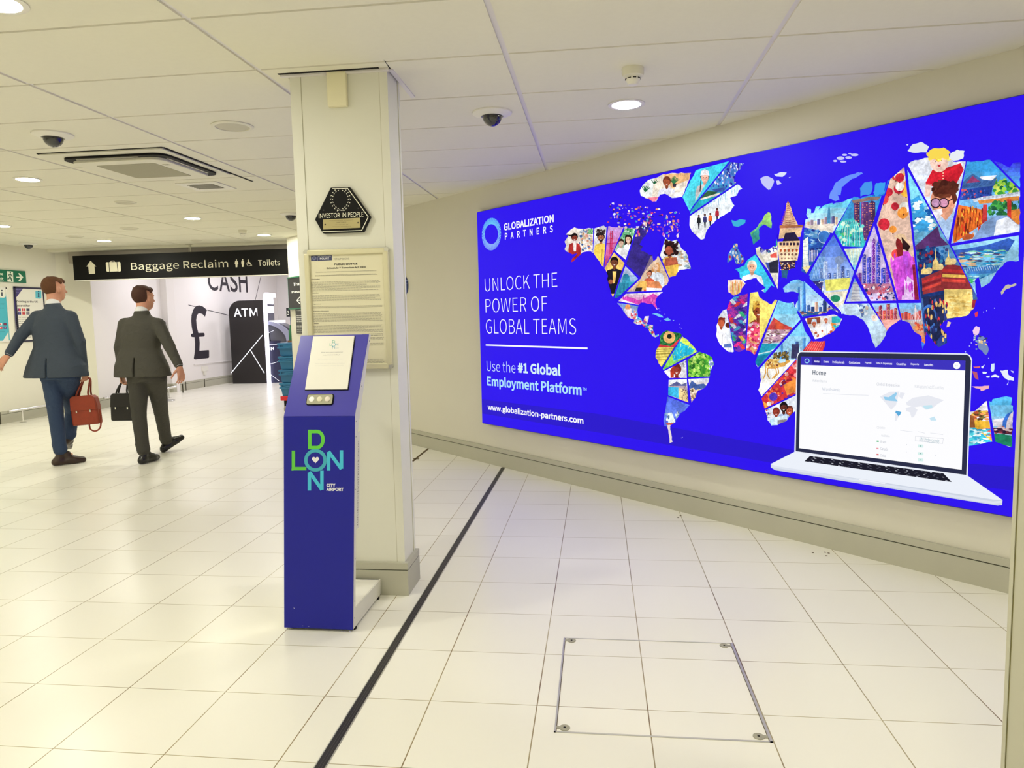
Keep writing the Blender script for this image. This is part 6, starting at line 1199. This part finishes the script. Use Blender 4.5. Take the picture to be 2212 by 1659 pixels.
# ================================================================== PEOPLE
def V3(p): return np.array(tuple(p), dtype=np.float64)
class Field:
    def __init__(s, lo, hi, h):
        s.lo = np.array(lo, float); s.h = h; s.n = np.ceil((np.array(hi)-s.lo)/h).astype(int)+1
        s.f = np.full(tuple(s.n), .05, dtype=np.float32)
    def block(s, lo, hi):
        a = np.clip(np.floor((np.array(lo)-s.lo)/s.h).astype(int), 0, s.n-1); b = np.clip(np.ceil((np.array(hi)-s.lo)/s.h).astype(int)+1, 1, s.n)
        g_ = [s.lo[i]+s.h*np.arange(a[i], b[i]) for i in range(3)]
        return tuple(slice(a[i], b[i]) for i in range(3)), np.meshgrid(*g_, indexing='ij')
    def put(s, sl, d, k):
        o = s.f[sl]; d = d.astype(np.float32)
        if k > 0:
            h_ = np.clip(.5+.5*(o-d)/k, 0, 1); s.f[sl] = o*(1-h_)+d*h_-k*h_*(1-h_)
        else: s.f[sl] = np.minimum(o, d)
    def cap(s, a, b, ra, rb, k=.02):
        a, b = V3(a), V3(b); m = max(ra, rb)+.06
        sl, (X, Y, Z) = s.block(np.minimum(a, b)-m, np.maximum(a, b)+m)
        ab = b-a; L2 = max(ab @ ab, 1e-9); t_ = np.clip(((X-a[0])*ab[0]+(Y-a[1])*ab[1]+(Z-a[2])*ab[2])/L2, 0, 1)
        d = np.sqrt((X-a[0]-t_*ab[0])**2+(Y-a[1]-t_*ab[1])**2+(Z-a[2]-t_*ab[2])**2)-(ra+(rb-ra)*t_)
        s.put(sl, d, k)
    def ell(s, c, r, ax=None, k=.02, sub=False, cond=None):
        c = V3(c); r = np.array(r, float); ax = np.eye(3) if ax is None else np.array([V3(v) for v in ax]); m = r.max()+.06
        sl, (X, Y, Z) = s.block(c-m, c+m); D = [X-c[0], Y-c[1], Z-c[2]]
        q_ = [sum(ax[i][j]*D[j] for j in range(3)) for i in range(3)]
        k0 = np.sqrt(sum((q_[i]/r[i])**2 for i in range(3))); k1 = np.sqrt(sum((q_[i]/r[i]**2)**2 for i in range(3)))+1e-6
        d = k0*(k0-1)/k1
        if cond is not None: d = np.maximum(d, cond(*q_))
        if sub: s.f[sl] = np.maximum(s.f[sl], -d.astype(np.float32))
        else: s.put(sl, d, k)
    def loft(s, rings, side, fwd, k=.02, wav=0):
        """rings: (centre, half width, half depth) from low to high; elliptical cross-sections"""
        zs = [r[0][2] for r in rings]; m = .12
        allc = np.array([V3(r[0]) for r in rings]); R_m = max(max(r[1], r[2]) for r in rings)
        sl, (X, Y, Z) = s.block(allc.min(0)-R_m-m, allc.max(0)+R_m+m)
        cx = np.interp(Z, zs, allc[:, 0]); cy_ = np.interp(Z, zs, allc[:, 1]); rx = np.interp(Z, zs, [r[1] for r in rings]); ry = np.interp(Z, zs, [r[2] for r in rings])
        u = (X-cx)*side[0]+(Y-cy_)*side[1]; v = (X-cx)*fwd[0]+(Y-cy_)*fwd[1]
        if wav: rx = rx*(1+wav*np.sin(np.arctan2(v, u)*7+Z*9)); 
        d = (((np.abs(u)/rx)**2.3+(np.abs(v)/ry)**2.3)**(1/2.3)-1)*np.minimum(rx, ry)
        d = np.maximum(d, np.maximum(zs[0]-Z, Z-zs[-1])); s.put(sl, d, k)
    def mesh(s, name, m, parent):
        f = s.f; f[0] = f[-1] = .05; f[:, 0] = f[:, -1] = .05; f[:, :, 0] = f[:, :, -1] = .05
        ins = f < 0; nx, ny, nz = np.array(f.shape)-1
        cn = np.zeros((nx, ny, nz), np.int8)
        for i in (0, 1):
            for j in (0, 1):
                for k in (0, 1): cn += ins[i:nx+i, j:ny+j, k:nz+k]
        act = (cn > 0) & (cn < 8); ids = -np.ones(act.shape, np.int64); I_ = np.argwhere(act); ids[act] = np.arange(len(I_))
        acc = np.zeros((len(I_), 3)); cnt = np.zeros(len(I_))
        co = [(i, j, k) for i in (0, 1) for j in (0, 1) for k in (0, 1)]
        for a in co:
            for b in co:
                if sum(b)-sum(a) == 1 and sum(abs(b[i]-a[i]) for i in range(3)) == 1:
                    fa = f[I_[:, 0]+a[0], I_[:, 1]+a[1], I_[:, 2]+a[2]]; fb = f[I_[:, 0]+b[0], I_[:, 1]+b[1], I_[:, 2]+b[2]]
                    c = (fa < 0) != (fb < 0); t_ = np.where(c, fa/np.where(c, fa-fb, 1), 0)
                    acc += np.where(c[:, None], np.array(a)+t_[:, None]*(np.array(b)-np.array(a)), 0); cnt += c
        vs = s.lo+(I_+acc/cnt[:, None])*s.h; fs = []
        for ax in range(3):
            o1, o2 = [(ax+1) % 3, (ax+2) % 3]; e = [0, 0, 0]; e[ax] = 1
            A1 = ins[:nx, :ny, :nz]; B1 = ins[e[0]:nx+e[0], e[1]:ny+e[1], e[2]:nz+e[2]]; C = np.argwhere(A1 != B1)
            C = C[(C[:, o1] > 0) & (C[:, o2] > 0)]
            d1 = np.zeros(3, int); d1[o1] = 1; d2 = np.zeros(3, int); d2[o2] = 1
            q_ = [C, C-d1, C-d1-d2, C-d2]; q_ = np.stack([ids[v[:, 0], v[:, 1], v[:, 2]] for v in q_], 1)
            fl = A1[C[:, 0], C[:, 1], C[:, 2]]; q_[~fl] = q_[~fl][:, ::-1]; fs.append(q_)
        fs = np.concatenate(fs); fs = fs[(fs >= 0).all(1)]
        me = bpy.data.meshes.new(name); me.from_pydata(vs.tolist(), [], fs.tolist()); me.update(); me.materials.append(m)
        me.polygons.foreach_set('use_smooth', [True]*len(me.polygons))
        o = bpy.data.objects.new(name, me); COL.objects.link(o)
        if parent: o.parent = parent; o.matrix_parent_inverse = parent.matrix_basis.inverted()
        md = o.modifiers.new('smooth', 'SMOOTH'); md.factor = .5; md.iterations = 3
        return o
def nrm(v): v = V3(v); return v/np.linalg.norm(v)
def hand(Fd, wr, d, palm, curl, spread=1, thumb=1, tc=40):
    """wrist, pointing direction, direction the palm faces; curl in degrees per joint; thumb = side it leaves from"""
    d = nrm(d); n = nrm(palm-d*(palm @ d)); s_ = np.cross(d, n); wr = V3(wr)
    for q_ in (-.024, -.008, .008, .024): Fd.cap(wr+s_*q_*.7+d*.008, wr+d*.088+s_*q_*1.25, .0145, .0125, .012)
    for i, (q_, L_) in enumerate(((-.031, .062), (-.0105, .078), (.0105, .083), (.031, .075))):
        p = wr+d*.09+s_*q_*thumb; v = d+s_*q_*thumb*2.2*spread; v = v/np.linalg.norm(v); a = math.radians(curl*.7)
        for j, fr_ in enumerate((.45, .31, .26)):
            v = v*math.cos(a)+n*math.sin(a) if j == 0 else v*math.cos(a)+np.cross(np.cross(v, n), v)*math.sin(a)
            v = v/np.linalg.norm(v); p2 = p+v*L_*fr_*1.08; Fd.cap(p, p2, .0096-.0012*j, .0088-.0013*j, .003); p = p2; a = math.radians(curl)
    p = wr+d*.022+s_*.026*thumb; v = nrm(d*.62+s_*thumb*.72+n*.3)
    for j, (L_, r_) in enumerate(((.042, .0135), (.034, .0108), (.028, .0096))):
        p2 = p+v*L_; Fd.cap(p, p2, r_, r_*.88, .006); p = p2; v = nrm(v+n*math.tan(math.radians(tc*.5))*.6+d*.35)
def person_fig(label, J, look, side, suit, trous, skin, hair, shoe, shirt, hands, jk, pantcuff=.075, tex=None):
    """J: joints in metres; side = unit vector to the figure's right, fwd = the way it walks"""
    side = nrm(side); fwd = np.array([-side[1], side[0], 0.]); up = np.array([0, 0, 1.])
    t = thing('person', label, 'person', (float(J['hipL'][0]+J['hipR'][0])/2, float(J['hipL'][1]+J['hipR'][1])/2, 0))
    allp = np.array([V3(v) for v in J.values()]); lo = allp.min(0)-.22; hi = allp.max(0)+.22; lo[2] = 0
    lk = nrm(look); ls = np.array([lk[1], -lk[0], 0.]); H0 = V3(J['head']); top = H0[2]+.118
    Fd = Field(lo, hi, .0065)
    # skin: head with face, neck, trunk, limbs, hands: one continuous surface
    Fd.ell(H0+up*.03, (.076, .098, .092), (ls, lk, up), .02); Fd.ell(H0+lk*.022-up*.035, (.06, .075, .078), (ls, lk, up), .03)
    Fd.ell(H0+lk*.05-up*.082, (.034, .034, .026), (ls, lk, up), .025)                       # chin
    Fd.cap(H0+lk*.094+up*.012, H0+lk*.112-up*.022, .0075, .013, .01)                          # nose
    for sg in (-1, 1):
        Fd.ell(H0+lk*.008+ls*sg*.079-up*.005, (.009, .02, .032), (ls, lk, up), .008)          # ear
        Fd.ell(H0+lk*.088+ls*sg*.032+up*.014, (.017, .010, .010), (ls, lk, up), 0, sub=True)  # eye socket
        Fd.ell(H0+lk*.080+ls*sg*.032+up*.013, (.013, .012, .009), (ls, lk, up), .002)
        Fd.cap(H0+lk*.094+ls*sg*.018+up*.032, H0+lk*.086+ls*sg*.046+up*.032, .006, .005, .01)
    Fd.cap(H0+lk*.093-ls*.02-up*.052, H0+lk*.093+ls*.02-up*.052, .0065, .0065, .006)
    nb = V3(J['neck']); Fd.cap(H0-lk*.012-up*.06, nb, .056, .062, .03)
    pel = (V3(J['hipL'])+V3(J['hipR']))/2; 
    Fd.cap(nb-up*.1, pel+up*.1, .09, .09, .03); Fd.cap(J['hipL'], J['hipR'], .07, .07, .02); Fd.cap(pel+up*.12, pel+up*.02, .085, .08, .02)
    for q_ in 'LR':
        Fd.cap(nb-up*.08, J['sh'+q_], .06, .045, .02); Fd.cap(J['sh'+q_], J['el'+q_], .044, .034, .02); Fd.cap(J['el'+q_], J['wr'+q_], .034, .0235, .015)
        Fd.cap(J['hip'+q_], J['kn'+q_], .065, .042, .015); Fd.cap(J['kn'+q_], J['an'+q_], .042, .03, .01); Fd.cap(J['an'+q_], V3(J['an'+q_])*.6+V3(J['toe'+q_])*.4+up*.012, .028, .02, .01)
    for q_, (dr, pm, cu, th, tc_) in hands.items(): hand(Fd, J['wr'+q_], V3(dr), V3(pm), cu, thumb=th, tc=tc_)
    Fd.mesh('body', skin, t)
    # hair
    Fh = Field(H0-.16, H0+.18, .006)
    Fh.ell(H0+up*.036-lk*.008, (.088, .110, .100), (ls, lk, up), 0, cond=lambda a, b, c: np.maximum(np.minimum(b-(-.01), .105*.0-.0+ (.045-c)), -(c+.125+b*.25)))
    rr_ = np.random.RandomState(3)
    for q_ in range(26):
        a = rr_.rand()*6.28; e = rr_.rand()*1.1; p_ = H0+up*(.045+.088*math.sin(e))+(ls*math.cos(a)*.078+lk*math.sin(a)*.098)*math.cos(e)
        if (p_-H0) @ lk > .04 and (p_-H0)[2] < .07: continue
        Fh.cap(p_, p_+up*.006+ls*(rr_.rand()-.5)*.02, .014, .009, .014)
    Fh.mesh('hair', hair, t)
    # shirt collar
    Fc = Field(nb-.14, nb+.16, .006)
    Fc.cap(nb-up*.03, nb+up*.022-lk*.004, .07, .064, 0); Fc.mesh('shirt_collar', shirt, t)
    # trousers
    Fp = Field(lo, [hi[0], hi[1], pel[2]+.25], .008)
    Fp.loft([(pel-up*.05, .175, .125), (pel+up*.03, .178, .128), (pel+up*.14, .165, .115)], side, fwd, .03)
    for q_ in 'LR':
        k_, a_ = V3(J['kn'+q_]), V3(J['an'+q_]); Fp.cap(V3(J['hip'+q_])-up*.02, k_, .100, .070, .03); Fp.cap(k_, a_+nrm(k_-a_)*.02, .070, .060, .008)
        for z_, o_ in ((.0, .006), (.045, -.006)): Fp.cap(a_+nrm(k_-a_)*(z_+.03)+side*(.018+o_), a_+nrm(k_-a_)*(z_+.035)-side*(.018-o_), .046, .046, .012)
    Fp.mesh('trousers', trous, t)
    # jacket
    zl = min(V3(J['wrL'])[2], V3(J['wrR'])[2], jk[0][0][2])-.2
    Fj = Field([lo[0], lo[1], zl], [hi[0], hi[1], nb[2]+.1], .008)
    Fj.loft(jk, side, fwd, .02, wav=.018)
    for q_ in 'LR':
        S, E_1, W_1 = V3(J['sh'+q_]), V3(J['el'+q_]), V3(J['wr'+q_]); Fj.cap(nb-up*.05, S, .052, .056, .04); Fj.cap(S, E_1, .064, .054, .02); Fj.cap(E_1, W_1-nrm(W_1-E_1)*.03, .053, .042, .012)
        pass
    Fj.cap(nb-up*.06, nb-up*.012-lk*.002, .092, .077, .015)
    # centre vent at the back
    v0_ = V3(jk[0][0])-fwd*jk[0][2]; sl, (X, Y, Z) = Fj.block(v0_-np.array([.06, .06, .02]), v0_+np.array([.06, .06, .24]))
    dd = np.abs((X-v0_[0])*side[0]+(Y-v0_[1])*side[1])-.004-(.24-(Z-v0_[2]))*.03; Fj.f[sl] = np.where(Z-v0_[2] < .2, np.maximum(Fj.f[sl], -dd), Fj.f[sl])
    Fj.mesh('jacket', suit, t)
    for q_ in 'LR':   # shirt cuff
        W_1, E_1 = V3(J['wr'+q_]), V3(J['el'+q_]); d = nrm(W_1-E_1)
        MB().tube([W_1-d*.045, W_1-d*.008], .036, 18).build('shirt_cuff', shirt, t)
    for q_ in 'LR':   # shoes
        A_1, T_1, Hl = V3(J['an'+q_]), V3(J['toe'+q_]), V3(J['heel'+q_]); Fs = Field(np.minimum(np.minimum(A_1, T_1), Hl)-.1, np.maximum(np.maximum(A_1, T_1), Hl)+.09, .006)
        d = nrm(T_1-Hl); mid = Hl+(T_1-Hl)*.62; ups = nrm(np.cross(np.cross(d, up), d))
        Fs.cap(Hl+ups*.035, mid+ups*.035, .036, .041, .02); Fs.cap(mid+ups*.034, T_1+ups*.028-d*.036, .045, .034, .02); Fs.cap(Hl+ups*.05+d*.02, A_1-nrm(V3(J['kn'+q_])-A_1)*.02, .036, .038, .03); Fs.cap(A_1+ups*-.03+d*.06, Hl+d*.13+ups*.055, .034, .034, .03)
        # flat sole
        sl = (slice(None),)*3; g_ = [Fs.lo[i]+Fs.h*np.arange(Fs.n[i]) for i in range(3)]; X, Y, Z = np.meshgrid(*g_, indexing='ij')
        pl_ = (X-Hl[0])*ups[0]+(Y-Hl[1])*ups[1]+(Z-Hl[2])*ups[2]; Fs.f = np.maximum(Fs.f, -(pl_-.004)).astype(np.float32)
        Fs.mesh('shoe', shoe, t)
    return t
def cloth(name, c, sc_=14):
    m = mat(name, c, .85, noise=.10, nscale=sc_, bump=.8); nt = m.node_tree
    for n in nt.nodes:
        if n.type == 'BUMP': n.inputs['Distance'].default_value = .012
        if n.type == 'TEX_NOISE': n.inputs['Detail'].default_value = 3; n.inputs['Distortion'].default_value = 1.2
    return m
def jt(px, py, Y): return V3(onY(px, py, Y))
sk_m = mat('skin', (204, 146, 118), .5)
# the man on the left
J1 = dict(head=jt(117, 626, 6.74), neck=jt(116, 662, 6.70), shL=jt(81, 685, 6.68), shR=jt(152, 685, 6.70), elL=jt(44, 726, 6.56), wrL=jt(17, 768, 6.45), elR=jt(172, 738, 6.72), wrR=jt(181, 799, 6.76),
          hipL=jt(112, 808, 6.66), hipR=jt(148, 808, 6.68), knL=jt(120, 890, 6.66), anL=jt(131, 978, 6.60), knR=jt(157, 888, 6.98), anR=jt(149, 944, 6.90), toeR=jt(150, 972, 7.06), heelR=jt(140, 962, 6.86))
b0 = V3(onZ(131, 1005, 0)); J1['heelL'] = b0+np.array([-.03, -.03, 0]); J1['toeL'] = b0+np.array([.155, .175, 0]); J1['anL'][:2] = b0[:2]+np.array([.0, .01]); 
c1 = lambda z, dx=0, dy=0: np.array([(J1['hipL'][0]+J1['hipR'][0])/2*(1-z)+J1['neck'][0]*z+dx, 6.67+dy, 0])
def ring(J, py, xl_, xr_, Y, d): a = onY(xl_, py, Y); b = onY(xr_, py, Y); return (np.array([(a.x+b.x)/2, Y, (a.z+b.z)/2]), abs(b.x-a.x)/2, d)
jk1 = [ring(J1, 814, 61, 184, 6.68, .17), ring(J1, 790, 67, 180, 6.68, .16), ring(J1, 748, 80, 160, 6.69, .125), ring(J1, 712, 76, 158, 6.70, .13), ring(J1, 686, 82, 152, 6.70, .115), ring(J1, 664, 104, 130, 6.70, .07)]
person_fig('person in dark blue suit walking away, left arm swung out, holding a tan bag', J1, (.45, .9, 0), (1, .12, 0), cloth('suit_blue_grey', (58, 68, 82)), cloth('trousers_blue', (44, 62, 92)), sk_m, mat('hair_auburn', (96, 58, 28), .8, noise=.3, nscale=60, bump=.5), mat('shoe_brown', (52, 34, 22), .35), mat('shirt_white', (226, 226, 228), .7),
    dict(L=((-.55, -.25, -.8), (.3, .95, -.1), 18, -1, 20), R=((.1, .02, -1), (-1, .1, 0), 78, -1, 50)), jk1)
# the man on the right
J2 = dict(head=jt(310, 645, 6.80), neck=jt(307, 678, 6.76), shL=jt(270, 701, 6.74), shR=jt(342, 701, 6.76), elL=jt(259, 751, 6.72), wrL=jt(264, 806, 6.80), elR=jt(366, 748, 6.70), wrR=jt(388, 793, 6.64),
          hipL=jt(298, 812, 6.72), hipR=jt(336, 812, 6.74), knL=jt(300, 896, 6.74), anL=jt(309, 978, 6.70), knR=jt(348, 890, 7.06), anR=jt(359, 954, 7.34))
b0 = V3(onZ(309, 1002, 0)); J2['heelL'] = b0+np.array([0, -.02, 0]); J2['toeL'] = b0+np.array([.02, .24, 0]); J2['anL'][:2] = b0[:2]+np.array([0, .02])
J2['heelR'] = V3(onZ(357, 976, 0)); J2['toeR'] = J2['heelR']+np.array([.13, .19, .125]); J2['anR'][:2] = J2['heelR'][:2]+np.array([.0, .03]); J2['anR'][2] = .115
jk2 = [ring(J2, 813, 253, 366, 6.74, .165), ring(J2, 790, 254, 360, 6.74, .155), ring(J2, 752, 264, 342, 6.75, .125), ring(J2, 722, 263, 347, 6.76, .13), ring(J2, 700, 270, 341, 6.76, .115), ring(J2, 681, 294, 320, 6.76, .07)]
person_fig('person in a dark grey suit walking away, black briefcase in the left hand', J2, (.35, .94, 0), (1, .05, 0), cloth('suit_charcoal', (70, 68, 60)), cloth('trousers_charcoal', (64, 62, 56)), sk_m, mat('hair_brown', (70, 38, 22), .8, noise=.3, nscale=60, bump=.5), mat('shoe_black', (20, 17, 15), .25), bpy.data.materials['shirt_white'],
    dict(L=((0, .03, -1), (1, .1, 0), 78, 1, 50), R=((.2, -.1, -1), (-.9, .35, 0), 28, -1, 25)), jk2)
# ---- the bags they carry
def smooth_pts(P, n=5):
    P = [Vector(p) for p in P]; o = []
    for i in range(len(P)-1):
        a, b, c, d = P[max(i-1, 0)], P[i], P[i+1], P[min(i+2, len(P)-1)]
        for k in range(n):
            u = k/n; o.append(.5*((2*b)+(c-a)*u+(2*a-5*b+4*c-d)*u*u+(3*b-a-3*c+d)*u**3))
    return o+[P[-1]]
def bag(name, label, cat, c, w_, h_, d_, mt, top, tilt, strap):
    t = thing(name, label, cat, c)
    T = Matrix.Translation(c) @ Matrix.Rotation(tilt, 4, 'Y') @ Matrix.Rotation(.25, 4, 'Z'); tw = w_*.5
    poly = [(-tw, -h_/2), (tw, -h_/2), (tw*1.0, h_*.15), (tw*.9, h_*.42), (tw*.7, h_/2), (-tw*.7, h_/2), (-tw*.9, h_*.42), (-tw*1.0, h_*.15)]
    MB().prism(poly, -d_/2, d_/2, T=T).build('bag_body', mt, t, bevel=.018)
    MB().prism([(-tw*.96, h_*.02), (tw*.96, h_*.02), (tw*.9, h_*.44), (tw*.7, h_*.52), (-tw*.7, h_*.52), (-tw*.9, h_*.44)], -d_/2-.008, -d_/2+.01, T=T).build('flap', mt, t, bevel=.004)
    tp = T.inverted() @ Vector(top)
    for y_ in (-d_*.3, d_*.3):
        MB().tube(smooth_pts([T @ Vector((-tw*.5, y_, h_*.42)), T @ Vector((-tw*.42, y_, h_*.60)), T @ Vector((tp.x-.032, tp.y+y_*.3, tp.z-.016)), T @ Vector((tp.x, tp.y+y_*.25, tp.z)), T @ Vector((tp.x+.032, tp.y+y_*.3, tp.z-.016)), T @ Vector((tw*.42, y_, h_*.60)), T @ Vector((tw*.5, y_, h_*.42))]), .0085, 10).build('handle', mt, t)
    for x_ in (-tw*.5, tw*.5): MB().box((x_-.006, -d_/2-.013, -.018), (x_+.006, -d_/2-.006, .006), T=T).build('buckle', M['chrome'], t)
    if strap: MB().tube(smooth_pts([T @ Vector(p) for p in ((tw*.1, 0, -h_*.46), (tw*.2, -.02, -h_*.66), (tw*.6, -.03, -h_*.74), (tw*.98, -.03, -h_*.62), (tw*1.02, 0, -h_*.3), (tw*.97, 0, 0))]), .008, 8).build('strap', mt, t)
    return t
bag('tan_bag', 'reddish tan leather bag hanging from the right hand of the left man', 'bag', onY(186, 886, 6.80), .26, .30, .11, mat('leather_tan', (150, 54, 26), .45, noise=.3, nscale=20, bump=.2), onY(187, 817, 6.79), -.06, True)
bag('briefcase', 'soft black briefcase held in the left hand of the right man', 'briefcase', onY(267, 879, 6.82), .23, .28, .09, mat('leather_black', (22, 18, 17), .5, noise=.2, nscale=20), onY(268, 826, 6.83), .03, False)
#PART4
